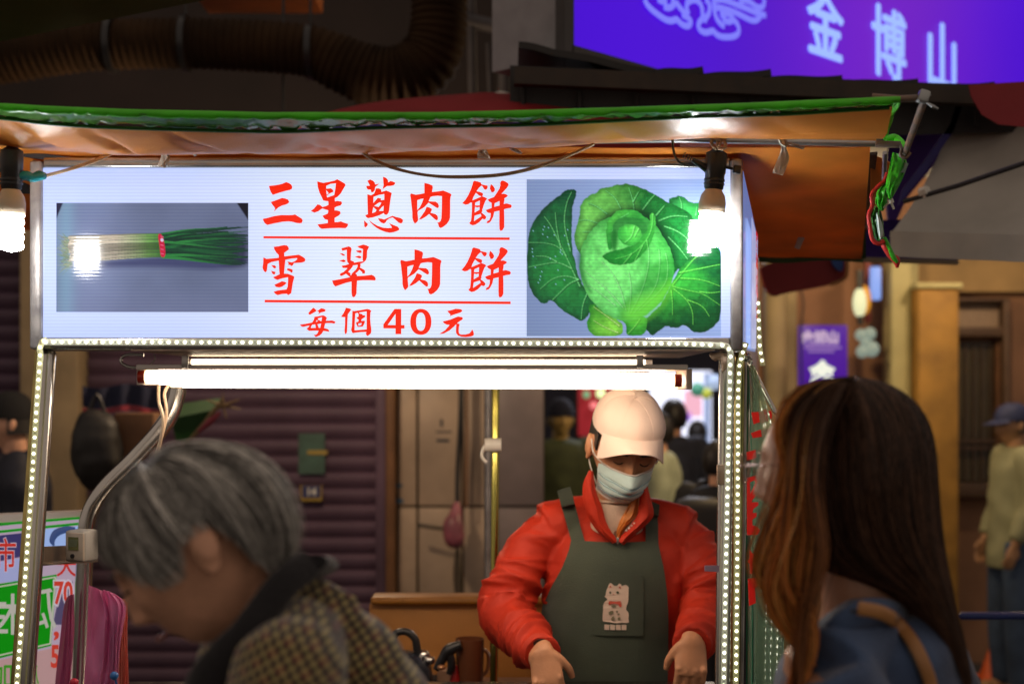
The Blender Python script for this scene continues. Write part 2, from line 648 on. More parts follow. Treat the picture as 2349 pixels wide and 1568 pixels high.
# wall tiles: each its own slab
cols = [907, 955, 1060, 1140, 1250]
rows = [1745, 1455, 1165, 875, 585]
gx = .006
for i in range(4):
    for j in range(4):
        xa, xb = wx(cols[i]), wx(cols[i + 1])
        za, zb = wz(rows[j]), wz(rows[j + 1])
        if za < 0: za = .01
        m = MB(); m.box(((xa + xb) / 2, YW + .105 + random.uniform(-.002, .002), (za + zb) / 2), (xb - xa - gx * 2, .03, zb - za - gx * 2), bev=.003)
        part('tile', m, tile_m if i < 3 else tile_m2, shop)
# small door number plate, stickers, scribbles on the wall
m = MB(); m.box(P(714, 1130, YW + .03), (.105, .006, .075)); part('number_plate_rim', m, mat('plate_yellow', (.45, .3, .03), var=.05), shop)
npl = MB(); npl.box(P(714, 1127, YW + .024), (.092, .006, .06)); npo = part('number_plate', npl, mat('plate_blue', (.03, .035, .12), var=.05), shop)
t = text_mb('14', .05, .002); t.xform(Matrix.Translation(P(714, 1128, YW + .019))); part('number_plate_digits', t, white_pl, shop)
m = MB(); m.box(P(715, 1040, YW + .05), (.13, .004, .2)); part('sticker', m, mat('sticker_green', (.06, .13, .1), var=.2), shop)
m = MB(); m.box(P(728, 1037, YW + .044), (.1, .004, .02)); part('sticker', m, mat('sticker_yellow', (.4, .28, .05), var=.2), shop)
ink = mat('marker_ink', (.02, .03, .05), rough=.6)
bl = mat('blue_ink', (.03, .12, .22), rough=.6)
for (x, y, w, h, mm) in ((912, 1113, 22, 7, bl), (910, 1138, 12, 5, ink), (914, 1148, 22, 9, bl), (1016, 1010, 30, 7, ink), (1018, 990, 36, 4, ink), (1013, 970, 6, 18, ink)):
    m = MB(); m.box(P(x, y, YW + .088), (w * .00214, .002, h * .00214)); part('wall_scribble', m, mm, shop)

# cable with a pink bundle hanging on the tiled wall
cb = thing('hanging_cable', P(1050, 1100, YW), 'black cable running down the beige tiles to a pink wrapped bundle', 'cable')
m = MB(); m.tube([P(1058, 860, 6.97), P(1056, 960, 6.96), P(1050, 1080, 6.96), P(1049, 1160, 6.95)], .012, 8, smooth=6)
part('cable', m, black_pl, cb)
m = MB(); m.tube([P(1070, 860, 6.98), P(1071, 1000, 6.98), P(1069, 1160, 6.98)], .008, 6); part('thin_cable', m, brown_trim, cb)
m = MB(); m.tube([P(1048, 1150, 6.93), P(1046, 1175, 6.92), P(1040, 1205, 6.9), P(1044, 1235, 6.9), P(1056, 1248, 6.92)], [.012, .03, .05, .052, .02], 12, smooth=5)
part('bundle', m, mat('pink_wrap', (.35, .1, .14), rough=.4, var=.25, bump=.4), cb)
m = MB(); m.tube([P(1050, 1246, 6.92), P(1049, 1320, 6.94), P(1054, 1400, 6.94), P(1056, 1500, 6.94)], [.008, .02, .018, .018], 8, smooth=5); part('cable_tail', m, mat('brown_cable', (.08, .06, .04)), cb)
m = MB(); m.tube([P(960, 1203, 6.96), P(990, 1208, 6.95), P(1035, 1213, 6.94)], .01, 8, smooth=5); part('cable_branch', m, mat('brown_cable', (.08, .06, .04)), cb)

# ---- flexible duct above
duct_m = mat('duct_foil', (.04, .021, .009), rough=.9, spec=.15, metal=.0, var=.25, nscale=5, bump=.25, bscale=25)
dt = thing('ventilation_duct', P(600, 105, 5.6), 'ribbed flexible exhaust duct hanging along the dark wall and bending upwards', 'duct')
key = [(-90, 150), (52, 128), (208, 106), (420, 100), (624, 108), (720, 120), (790, 150), (860, 176), (925, 176), (978, 142), (1002, 90), (1008, 20), (1008, -80)]
rad0 = [.096, .096, .096, .097, .1, .1, .11, .12, .125, .12, .112, .108, .108]
kp = [P(x, y, 5.6) for x, y in key]
m0 = MB(); m0.tube(kp, rad0, 6, smooth=26)
cen = []
rr = []
for i in range(0, len(m0.v), 6):
    pts6 = [Vector(v) for v in m0.v[i:i + 6]]
    c = sum(pts6, Vector()) / 6
    cen.append(c); rr.append((pts6[0] - c).length)
acc = 0; pts = []; rads = []
for i in range(len(cen) - 1):
    d = (cen[i + 1] - cen[i]).length
    n = max(1, int(d / .006))
    for k in range(n):
        t = k / n
        acc += d / n
        pts.append(cen[i].lerp(cen[i + 1], t))
        rads.append(lerp(rr[i], rr[i + 1], t) * (1 + .045 * math.sin(acc * 2 * math.pi / .03)))
m = MB(); m.tube(pts, rads, 28)
part('duct_hose', m, duct_m, dt)
for x, y in ((257, 104), (426, 100), (712, 119)):
    m = MB(); c = P(x, y, 5.6); m.tube([c - Vector((.012, 0, 0)), c + Vector((.012, 0, 0))], .112, 28)
    part('duct_strap', m, black_pl, dt)
    m = MB(); m.tube([c + Vector((0, 0, .1)), c + Vector((0, 0, .9))], .006, 6); part('hanger_rod', m, black_pl, dt)

gt = MB()
def gtf(u, v):
    a = P(-120, 118, 3.9).lerp(P(470, -2, 3.9), u); b = P(-120, -250, 3.3).lerp(P(600, -250, 3.3), u)
    p = a.lerp(b, v); p.z += .03 * math.sin(u * 6 + 1) * v
    return p
gt.grid(gtf, 30, 20, thick=.003)
single('green_awning', gt, cloth_mat('green_tarp', (.06, .12, .045), rough=.6, trans=.2, var=.1), P(150, 40, 3.8), 'dull green tarpaulin awning jutting in at the top left corner', 'awning')
m = MB(); m.box(P(595, -22, 6.0), (.5, .3, .12), bev=.01)
single('orange_box_sign', m, mat('orange_panel', (.5, .14, .03), rough=.5), P(595, -8, 6.0), 'orange box edge above the duct at the top of the frame', 'sign')

# ---- pipes and frames in the dark corner above
for (a, b, r) in (((1040, 40), (1200, 75), .03), ((1080, -20), (1085, 240), .02), ((1120, 100), (1126, 235), .012), ((1160, -20), (1158, 235), .03)):
    m = MB(); m.tube([P(a[0], a[1], 6.1), P(b[0], b[1], 6.1)], r, 10)
    single('wall_pipe', m, mat('dark_pipe', (.06, .055, .06), rough=.5), P((a[0] + b[0]) / 2, (a[1] + b[1]) / 2, 6.1), 'dark pipe beside the bend of the duct, %s' % {.03: 'thick and sloping' if a[1] == 40 else 'thick and upright left of the purple sign', .02: 'upright and reaching highest', .012: 'thinnest and short, above the white knob'}[r], 'pipe')

# ---- purple lit sign above the roof, running away to the right
pa, pd = Vector((.1786, 4.5, 0)), Vector((.294, .324, 0)).normalized()
pn = Vector((pd.y, -pd.x, 0))     # towards the street
SGX, SGL = None, 3.9
def sgp(x, y, off=0.0):
    s = (x - CX) / FD
    t = (pa.x - s * pa.y) / (s * pd.y - pd.x)
    q = pa + pd * t
    z = CAMZ - (y - CY) * q.y / FD
    return Vector((q.x, q.y, z)) + pn * off
ps = thing('purple_lit_sign', pa + Vector((0, 0, 2.69)), 'long purple light box sign with pale cloud emblem and 金博山 lettering', 'sign')
purple_face = print_mat('purple_face', (.085, .004, .66), 1.0, attr=True, depth=0, rough=.3, bump=False, spec=.1)
m = MB()
n = 40
vs, fs, cs = [], [], []
for j in range(11):
    for i in range(n + 1):
        u = i / n
        q = pa + pd * (u * SGL)
        vs.append(Vector((q.x, q.y, 2.69 + 1.5 * j / 10)))
        mgt = math.exp(-((u - .55) / .25) ** 2) * .9
        nn = noise.noise(Vector((u * 5, j * .3, 0)))
        cs.append((.06 + .10 * mgt + .01 * nn, .003 + .008 * mgt, .62 - .1 * mgt + .05 * nn))
fs = [(j * (n + 1) + i, j * (n + 1) + i + 1, (j + 1) * (n + 1) + i + 1, (j + 1) * (n + 1) + i) for j in range(10) for i in range(n)]
m.v = [tuple(v) for v in vs]; m.f = fs; m.c = cs
part('lit_face', m, purple_face, ps)
Mps = Matrix((pd, -pn, Vector((0, 0, 1)))).transposed()
dark_frame = mat('dark_frame', (.05, .045, .045), rough=.5, metal=.3)
m = MB(); c = pa + pd * (SGL / 2) - pn * .17 + Vector((0, 0, 3.44)); m.box(c, (SGL, .32, 1.56), Mps)
part('box_body', m, mat('sign_side', (.3, .3, .32), rough=.6, var=.1), ps)
m = MB(); m.box(pa - pd * .012 - pn * .005 + Vector((0, 0, 3.44)), (.045, .04, 1.6), Mps); part('frame_end', m, dark_frame, ps)
m = MB(); m.box(pa + pd * (SGL / 2) + Vector((0, 0, 2.675)) - pn * .005, (SGL, .04, .04), Mps); part('frame_bottom', m, dark_frame, ps)
lav = emat('lavender_letters', srgb(150, 178, 255), 1.05, False)
def sgtext(ch, xc, ybot, size, bold):
    q = sgp(xc, ybot)
    t = text_mb(ch, size, bold)
    zs = [v[2] for v in t.v]
    M = Matrix.Translation(Vector((q.x, q.y, q.z - min(zs))) + pn * .006) @ Mps.to_4x4()
    w = Vector(pd)
    base = list(t.v); bf = list(t.f)
    for k, (dx, dz) in enumerate(((.006, 0), (-.006, 0), (0, .006), (0, -.006), (.004, .004), (-.004, -.004), (.004, -.004), (-.004, .004))):
        t.add([(v[0] + dx * 1.3, v[1] - .0006 * (k + 1), v[2] + dz) for v in base], bf)
    t.xform(M); part('letter', t, lav, ps)
sgtext('金', 1890, 130, .29, .0)
sgtext('博', 2036, 180, .32, .0)
sgtext('山', 2158, 212, .34, .0)
# cloud emblem: ribbon strokes; x, y taken from the emblem's drawing
emb = [
 [(190,0),(230,90),(320,180),(400,240),(470,290),(560,340),(640,340),(700,310),(740,360),(800,410),(870,430),(920,400),(930,340),(880,290),(820,260),(790,240)],
 [(400,0),(480,40),(540,20)], [(500,120),(570,140),(640,110),(670,50),(620,0)],
 [(690,40),(740,120),(830,220),(880,230)],[(850,80),(900,30),(980,0),(1060,40),(1110,130),(1110,230),(1130,300),(1180,340)],
 [(850,80),(870,180),(890,240)],[(1160,0),(1220,60),(1230,160),(1200,270),(1090,320),(1040,400),(1060,480),(1140,530),(1220,520),(1280,490),(1330,560),(1420,600),(1580,600),(1680,560),(1700,470),(1660,370),(1600,330)],
 [(1270,30),(1380,0),(1500,20),(1640,80),(1800,140),(1960,210),(2080,250),(2120,250)],[(1290,130),(1370,130),(1500,160),(1640,210),(1780,280),(1900,340),(1990,330),(2040,260)],
 [(1290,60),(1300,170),(1330,300),(1400,390),(1460,430)],[(1400,250),(1480,220),(1560,240),(1600,300),(1560,360),(1480,350),(1440,290)],
 [(1700,30),(1800,10),(1900,60),(1980,130),(2070,130),(2100,60),(2090,-20)]]
for st in emb:
    st = chaikin([(x, y) for x, y in st], 2, False)
    pts = [sgp((1540 + x / 6.525) / 1.06428, (y / 6.525) / 1.06428, .008) for x, y in st]
    m = MB(); m.tube(pts, [(.0115, .002)] * len(pts), 6, up=tuple(pn)); part('emblem_stroke', m, emat('lavender_line', srgb(125, 125, 255), .9, False), ps)

# ---- black corrugated canopy roof below that sign
rf = thing('canopy_roof', P(1700, 210, 4.3), 'black overlapping corrugated roof sheets under the purple lit sign', 'roof')
roof_m = mat('black_sheet', (.010, .009, .009), rough=.55, var=.2, bump=.2)
edge = [(1190, 95, 1310, 118), (1300, 118, 1500, 158), (1500, 160, 1612, 152), (1606, 170, 1768, 158), (1760, 176, 1932, 172), (1925, 186, 2106, 180), (2100, 196, 2282, 187), (2276, 194, 2460, 190)]
def roof_y(x): return 3.9
for k, (x0, y0, x1, y1) in enumerate(edge):
    a, b = P(x0, y0, 4.25), P(x1, y1, 4.25)
    def fn(u, v, a=a, b=b):
        p = a.lerp(b, u); p.z += .003 * math.sin(u * math.pi * 2)
        return p + Vector((0, -1.0 * v, -.02 - .18 * v)) if False else p + Vector((0, .9 * v, .04 * v))
    m = MB(); m.grid(fn, 24, 4, thick=-.02); part('roof_sheet', m, roof_m, rf)
m = MB(); m.bar(P(1180, 176, 4.2), P(2460, 232, 4.2), .05, .05); part('purlin', m, mat('purlin', (.03, .018, .008), rough=.6, var=.3), rf)
m = MB(); m.add([P(1170, 150, 4.28), P(2500, 205, 4.28), P(2500, 300, 4.28), P(1170, 330, 4.28), P(1170, 150, 4.34), P(2500, 205, 4.34), P(2500, 300, 4.34), P(1170, 330, 4.34)],
      [(0, 3, 2, 1), (4, 5, 6, 7), (0, 1, 5, 4), (2, 3, 7, 6), (1, 2, 6, 5), (3, 0, 4, 7)]); part('fascia', m, roof_m, rf)
m = MB()
for k in range(9):
    m.tube([P(1200 + k * 130, 178 + k * 6, 4.26), P(1200 + k * 130, 290, 4.26)], .008, 6)
part('fascia_seam', m, roof_m, rf, kind='stuff')

# ---- red umbrella top peeping over the awning
ru = thing('red_umbrella', P(1110, 300, 4.9), 'red umbrella dome with blue rim rising just above the green awning edge', 'umbrella')
m = MB()
def umb(u, v):
    a = u * 2 * math.pi; r = .95 * v
    c = P(1120, 236, 4.9)
    return c + Vector((r * math.cos(a), r * math.sin(a) * .9, -.0 - .22 * v * v - .012 * abs(math.sin(a * 4)) * v))
m.grid(umb, 48, 10, thick=.002)
part('canopy', m, cloth_mat('red_cloth', (.35, .012, .02), rough=.6, trans=.25), ru)
m = MB(); m.tube([umb(i / 48, 1.0) for i in range(49)], .012, 6); part('rim', m, mat('blue_rim', (.03, .03, .25)), ru)
m = MB(); m.tube([P(1120, 236, 4.9), P(1120, 1100, 4.9), Vector((P(1120, 1100, 4.9).x, 4.9, .02))], .014, 8); part('pole', m, steel_dull, ru)
m = MB(); m.ball(P(1150, 224, 4.7), (.036, .036, .02)); m.tube([P(1150, 226, 4.7), P(1150, 240, 4.72)], .02, 8)
single('white_knob', m, white_pl, P(1150, 224, 4.7), 'small pale plastic cap on top of the red umbrella', 'cap')

# ---- right: facade at Y = 8.3
YR = 8.3
def rx(x): return P(x, 0, YR).x
def rz(y): return P(0, y, YR).z
fac = thing('corner_building', (rx(2050), YR, 0), 'brown plastered building with pillars and a tall dark framed window on the right', 'building')
wall_r = mat('brown_plaster', (.30, .155, .085), rough=.85, var=.15, nscale=3, bump=.2)
wall_o = mat('ochre_plaster', (.34, .22, .09), rough=.8, var=.15, nscale=4, bump=.2)
pil_y = mat('yellow_green_column', (.42, .38, .18), rough=.7, var=.1, nscale=4)
pil_b = mat('beige_column', (.36, .28, .15), rough=.7, var=.15, nscale=4)
m = MB(); m.box(((rx(1745) + 6.5) / 2, YR + .35, 2.3), (6.5 - rx(1745), .5, 4.6)); part('wall', m, wall_r, fac)
m = MB(); m.box(((rx(2105) + rx(2349)) / 2, YR + .07, (rz(560) + rz(668)) / 2), (rx(2400) - rx(2105), .08, rz(560) - rz(668))); part('lintel', m, wall_o, fac)
def pillar(x0, x1, ytop, mm, y, d=.3, rnd=True):
    m = MB()
    w = rx(x1) - rx(x0); h = rz(ytop)
    if rnd: m.tube([((rx(x0) + rx(x1)) / 2, y, 0), ((rx(x0) + rx(x1)) / 2, y, h)], (w / 2, d / 2), 20)
    else: m.box(((rx(x0) + rx(x1)) / 2, y, h / 2), (w, d, h), bev=.012)
    part('pillar', m, mm, fac)
pillar(1758, 1800, 560, pil_b, YR, .14)
pillar(1800, 1832, 560, pil_b, YR + .08, .08, False)
pillar(2024, 2070, 560, pil_y, YR - .1, .2, False)
pillar(2074, 2102, 560, pil_y, YR + .05, .2, False)
pillar(2072, 2162, 668, mat('ochre_pillar', (.38, .2, .035), rough=.7, var=.2, nscale=6), YR - .15, .32, False)
m = MB(); m.box(((rx(2070) + rx(2164)) / 2, YR - .15, rz(664)), (rx(2168) - rx(2066), .36, .03), bev=.005); part('pillar_cap', m, pil_y, fac)
win_m = mat('window_frame_brown', (.1, .055, .03), rough=.6, var=.15)
glass_d = mat('old_glass', (.09, .07, .03), rough=.25, var=.3, nscale=20, stretch=(6, 1, .4), col2=(.05, .035, .02))
wd = MB()
for (xa, xb, ya, yb) in ((2168, 2185, 690, 1134), (2300, 2314, 690, 1134)):
    wd.box(((rx(xa) + rx(xb)) / 2, YR + .04, (rz(ya) + rz(yb)) / 2), (rx(xb) - rx(xa), .14, rz(ya) - rz(yb)), bev=.004)
for (ya, yb) in ((684, 692), (750, 772), (1108, 1140)):
    wd.box(((rx(2168) + rx(2314)) / 2, YR + .05, (rz(ya) + rz(yb)) / 2), (rx(2314) - rx(2168) - .002, .135, rz(ya) - rz(yb)), bev=.004)
wo = part('window', wd, win_m, fac)
m = MB(); m.box(((rx(2186) + rx(2300)) / 2, YR + .08, (rz(693) + rz(749)) / 2), (rx(2300) - rx(2186), .02, rz(693) - rz(749) - .003)); part('transom_panel', m, mat('pale_panel', (.42, .3, .2), rough=.6, var=.1, stretch=(8, 1, 1)), wo)
m = MB(); m.box(((rx(2196) + rx(2288)) / 2, YR + .09, (rz(784) + rz(1106)) / 2), (rx(2288) - rx(2196), .02, rz(784) - rz(1106))); part('pane', m, glass_d, wo)
for x0 in (2186, 2290):
    m = MB(); m.box((rx(x0 + 5), YR + .07, (rz(773) + rz(1107)) / 2), (rx(x0 + 10) - rx(x0), .05, rz(773) - rz(1107))); part('casement', m, brown_trim, wo)
m = MB(); m.box(((rx(2196) + rx(2288)) / 2, YR + .06, rz(1012)), (rx(2290) - rx(2195), .04, .022)); part('glazing_bar', m, win_m, wo)
m = MB(); m.box(((rx(2196) + rx(2288)) / 2, YR + .06, rz(1028)), (rx(2290) - rx(2195), .04, .018)); part('glazing_bar', m, win_m, wo)
for k in range(5):
    m = MB(); xk = rx(2203 + k * 19); m.tube([(xk, YR + .055, rz(784)), (xk, YR + .055, rz(1106))], .005, 6); part('window_bar', m, win_m, wo)
m = MB(); m.box((rx(2160), YR + .09, rz(1060)), (.05, .03, .28)); part('plaster_patch', m, pil_b, fac)

# side street wall far behind the vendor
m = MB(); m.box((1.6, 15.2, 2.6), (9, .4, 5.2))
single('far_building', m, mat('far_wall', (.035, .03, .045), rough=.8, var=.3, nscale=1.5), (1.6, 15, 0), 'dark distant building closing the alley behind the vendor', 'building')

def lit_panel(name, x0, x1, y0, y1, Y, col, st, label, cat, frame=.02):
    a, b = P(x0, y0, Y), P(x1, y1, Y)
    t = thing(name, ((a.x + b.x) / 2, Y, b.z), label, cat)
    m = MB(); m.box(((a.x + b.x) / 2, Y, (a.z + b.z) / 2), (b.x - a.x, .03, a.z - b.z), bev=.01); part('lit_face', m, emat(name + '_face', col, st, True), t)
    m = MB(); m.box(((a.x + b.x) / 2, Y + .06, (a.z + b.z) / 2), (b.x - a.x + frame * 2, .09, a.z - b.z + frame * 2), bev=.01); part('casing', m, dark_frame, t)
    return t
lp = lit_panel('shop_light_box', 1490, 1632, 850, 1042, 13, (.82, .84, 1.0), 1.25, 'glaring white lit shop panel at the far end of the alley', 'light box')
for (x, y, w, h, c, s) in ((1590, 925, 40, 60, (.95, .5, .62), .9), (1560, 955, 50, 20, (.25, .1, .6), .9), (1622, 950, 14, 190, (.3, .38, .6), .9)):
    m = MB(); m.box(P(x, y, 12.97), (w * 13 / FD, .01, h * 13 / FD)); part('lit_patch', m, emat('lit_patch%d' % x, c, s, False), lp)
rp = lit_panel('red_light_box', 1326, 1404, 872, 1000, 10.5, (.32, .02, .025), .7, 'blurred red lit signboard left of the vendor cap', 'light box')
for (x, y, r, c, s) in ((1378, 902, .034, (.6, .75, .35), 1.6), (1345, 905, .028, (.2, .4, .2), .8), (1362, 930, .03, (.85, .2, .2), 1.0)):
    m = MB(); m.ball(P(x, y, 10.44), r); part('lit_spot', m, emat('lit_spot%d' % x, c, s, False), rp)
for (x, y, Y, r, c, s, lab) in ((1740, 712, 9.5, .06, (.9, .8, .35), 1.5, 'yellowish glowing bulb highest of the cluster beside the sign post'),
                    (1742, 738, 9.5, .085, (.75, .8, 1.0), 3.0, 'white glowing bulb in the middle of the cluster beside the sign post'),
                    (1744, 764, 9.5, .06, (.15, .85, .75), 1.6, 'green blue glowing bulb lowest of the cluster beside the sign post'),
                    (1600, 893, 10, .05, (.12, .45, .3), .35, 'dim green bulb right of the white lit panel'),
                    (1640, 876, 10, .055, (.4, .5, .7), .8, 'pale bluish bulb close to the right stall post'),
                    (1745, 905 - 70, 9.5, .05, (.1, .6, .75), 1.0, 'cyan bulb below the glowing cluster beside the sign post'),
                    (1620, 902, 10, .04, (.7, .75, .1), .4, 'yellow green bulb under the tube lamp end')):
    m = MB(); m.ball(P(x, y, Y), r)
    single('glowing_bulb', m, emat('bulb%d_%d' % (x, y), c, s, False), P(x, y, Y), lab, 'bulb', 'coloured bulbs far down the street')

# purple hanging board, lantern, blue light, grey green bulb cluster
a, b = P(1832, 746, 8.0), P(1942, 885, 8.0)
pb = thing('purple_board', ((a.x + b.x) / 2, 8.0, b.z), 'small purple notice board with blurred white lettering above the woman with long hair', 'sign')
m = MB(); m.box((a + b) / 2, (b.x - a.x, .03, a.z - b.z), bev=.004); part('board', m, emat('purple_board', (.055, .008, .26), .9, False), pb)
t = text_mb('金博山', .07, .004); t.xform(Matrix.Translation(P(1882, 775, 7.97))); part('board_lettering', t, emat('board_white', (.45, .36, .55), .8, False), pb)
m = MB()
for k, (x, y, w, h) in enumerate(((1884, 789, 76, 5), (1888, 797, 84, 6), (1884, 806, 60, 5))):
    m.box(P(x, y, 7.97), (w * .00245, .003, h * .00245), bev=.001)
part('board_line', m, emat('board_line', (.22, .13, .42), .8, False), pb)
t = text_mb('金', .13, .008); t.xform(Matrix.Translation(P(1886, 858, 7.97))); part('board_letter', t, emat('board_white2', (.7, .78, .72), .9, False), pb)
m = MB(); m.tube([P(1837, 664, 7.9), P(1843, 700, 7.9), P(1838, 750, 7.9), P(1840, 880, 7.9)], .006, 6, smooth=4)
single('black_wire', m, black_pl, P(1840, 750, 7.9), 'thin black wire hanging from the red umbrella past the purple board', 'wire')

ln = thing('paper_lantern', P(1974, 692, 8.0), 'glowing oval lantern with orange side hanging before the brown wall', 'lantern')
m = MB(); m.ball(P(1972, 694, 8.0), (.04, .035, .085)); part('shade', m, emat('lantern_white', (.62, .66, .42), .95, False), ln)
m = MB(); m.ball(P(1982, 688, 8.03), (.04, .035, .085)); part('shade_side', m, emat('lantern_orange', (.62, .27, .02), .75, False), ln)
m = MB(); m.tube([P(1972, 620, 8.0), P(1972, 662, 8.0)], .02, 8); part('lantern_hanger', m, black_pl, ln)
m = MB(); m.tube([P(1972, 725, 8.0), P(1974, 745, 8.0)], .018, 8); part('lantern_tassel', m, black_pl, ln)
for (x, y, r, lab) in ((1975, 768, .034, 'upper left'), (1995, 765, .036, 'upper right'), (1985, 785, .03, 'middle'), (1978, 806, .036, 'lower left'), (1999, 800, .045, 'lower right')):
    m = MB(); m.ball(P(x, y, 8.0), r)
    single('pale_balloon', m, emat('balloon', (.22, .28, .24), .8, False), P(x, y, 8.0), 'dim pale globe of the cluster under the lantern, %s of five' % lab, 'globe', 'pale globes under the lantern')
m = MB(); m.box(P(2008, 650, 8.1), (.06, .04, .19), bev=.01)
single('blue_light_box', m, emat('blue_box', (.2, .34, .85), .8, False), P(2008, 650, 8.1), 'small blue lit box beside the yellow green column', 'light box')
m = MB(); m.box(P(1990, 660, 8.2), (.03, .04, .4), bev=.008)
single('red_strip_sign', m, mat('dark_red_sign', (.2, .03, .03)), P(1990, 660, 8.2), 'narrow dark red sign left of the blue lit box', 'sign')

# red umbrella flap below the orange awning
um = thing('folded_red_umbrella', P(1850, 600, 5.6), 'dark red umbrella flap with blue tip hanging below the orange awning', 'umbrella')
pl = [(1742, 600), (1935, 585), (1944, 605), (1942, 632), (1920, 650), (1860, 662), (1800, 672), (1778, 681), (1760, 668), (1750, 640)]
m = MB(); m.poly([P(x, y, 5.6) for x, y in chaikin(pl, 2)], thick=.04); part('canopy', m, cloth_mat('dark_red_cloth', (.26, .018, .02), rough=.6, trans=.15), um)
m = MB(); m.poly([P(x, y, 5.58) for x, y in chaikin([(1906, 592), (1934, 590), (1936, 612), (1930, 625), (1914, 612)], 2)], thick=.02); part('tip', m, mat('blue_cloth', (.02, .08, .3)), um)
m = MB(); m.tube([P(1942, 590, 5.57), P(1944, 615, 5.57), P(1938, 638, 5.57), P(1905, 653, 5.57)], .007, 6, smooth=5); part('piping', m, mat('orange_piping', (.3, .12, .02)), um)
m = MB(); m.tube([P(1800, 600, 5.65), Vector((P(1800, 600, 5.65).x, 5.65, 2.5))], .012, 8); part('pole', m, steel_dull, um)

# large umbrella, right edge
gu = thing('grey_umbrella', P(2260, 400, 4.6), 'large grey market umbrella with dark red top and blue hem at the right edge', 'umbrella')
grey_c = cloth_mat('grey_cloth', (.52, .5, .45), rough=.75, trans=.12, var=.1)
A, B_, C_, D_ = P(2216, 199, 4.4), P(2560, 150, 4.1), P(2560, 555, 3.7), P(2040, 540, 4.2)
def guf(u, v):
    p = A.lerp(B_, u).lerp(D_.lerp(C_, u), v)
    p.z -= .05 * math.sin(math.pi * v) * (1 - .4 * u); p.y += .1 * math.sin(math.pi * u)
    return p
m = MB(); m.grid(guf, 30, 24, thick=.003); part('canopy', m, grey_c, gu)
m = MB(); m.grid(lambda u, v: D_.lerp(C_, u) + Vector((0, -.01 - .004 * math.sin(u * 30), .012 - .075 * v)), 30, 2, thick=.003); part('valance', m, grey_c, gu)
pl = [(2222, 195), (2228, 222), (2252, 262), (2290, 285), (2349, 291), (2460, 300), (2460, 180)]
m = MB(); m.poly([P(x, y, 4.05) for x, y in pl], thick=.004); part('top_panel', m, cloth_mat('dark_red_cloth2', (.3, .012, .02), rough=.6, trans=.1), gu)
m = MB(); m.poly([P(x, y, 4.28) for x, y in [(2206, 212), (2192, 240), (2180, 285), (2120, 370), (2072, 432), (2062, 470), (2080, 445), (2130, 385), (2188, 300), (2204, 255), (2216, 215)]], thick=.01); part('hem', m, mat('deep_blue', (.015, .01, .14), rough=.6), gu)
m = MB(); m.tube([P(2074, 462, 4.1), P(2200, 425, 3.95), P(2420, 350, 3.8)], .0075, 8); part('rib', m, mat('dark_rib', (.02, .02, .025)), gu)
m = MB(); m.tube([P(2112, 442, 4.05), P(2128, 436, 4.03)], .014, 6); m.tube([P(2120, 440, 4.04), P(2124, 452, 4.04)], .008, 6); part('knot', m, white_pl, gu)
m = MB(); m.tube([P(2500, 350, 3.9), Vector((P(2500, 350, 3.9).x, 3.9, .01))], .02, 10); part('pole', m, steel_dull, gu)
m = MB(); m.tube([P(2196, 205, 4.3), P(2205, 210, 4.28)], .02, 8); part('finial', m, rust, gu)

pw = thing('purple_awning', P(2100, 560, 5.2), 'purple awning with pale lower edge behind the green twisted cloth', 'awning')
pc = cloth_mat('purple_cloth', (.055, .022, .2), rough=.6, trans=.2)
m = MB(); m.grid(lambda u, v: P(1985, 505, 4.9).lerp(P(2196, 500, 4.9), u).lerp(P(1985, 590, 4.7).lerp(P(2196, 596, 4.7), u), v), 10, 6, thick=.004); part('valance', m, pc, pw)
m = MB(); m.bar(P(1940, 594, 4.7), P(2198, 602, 4.7), .02, .015); part('edge_bar', m, mat('edge_beige', (.25, .2, .13)), pw)
m = MB(); m.poly([P(x, y, 4.9) for x, y in [(2044, 306), (2075, 287), (2190, 285), (2182, 330), (2130, 395), (2080, 455), (2060, 500), (2040, 525), (2030, 420)]], thick=.02); part('upper_panel', m, cloth_mat('purple_cloth2', (.1, .03, .36), rough=.6, trans=.2), pw)
m = MB(); m.tube([P(2068, 296, 4.88), P(2076, 288, 4.88), P(2200, 284, 4.88)], .01, 6); part('edge_tube', m, mat('grey_edge', (.12, .12, .14)), pw)

# blue rail and traffic cone
m = MB(); m.tube([P(2196, 1413, 4.6), P(2206, 1412, 4.6), P(2460, 1411, 4.6)], [.006, .0125, .0125], 12)
single('blue_rail', m, mat('blue_paint', (.012, .03, .17), rough=.35), P(2300, 1412, 4.6), 'blue horizontal rail at waist height near the man in the cap', 'rail')
cn = thing('traffic_cone', Vector((P(2272, 0, 7.95).x, 7.95, 0)), 'orange traffic cone behind the legs of the man in the cap', 'traffic cone')
cx_ = P(2272, 0, 7.95).x
m = MB(); m.lathe((cx_, 7.95, 0), [(.065, .012), (.055, .03), (.012, .158), (.006, .165)], 20); part('cone', m, mat('cone_orange', (.75, .12, .02), rough=.5), cn)
m = MB(); m.box((cx_, 7.95, .006), (.15, .15, .012), bev=.003); part('cone_base', m, mat('cone_orange', (.75, .12, .02)), cn)

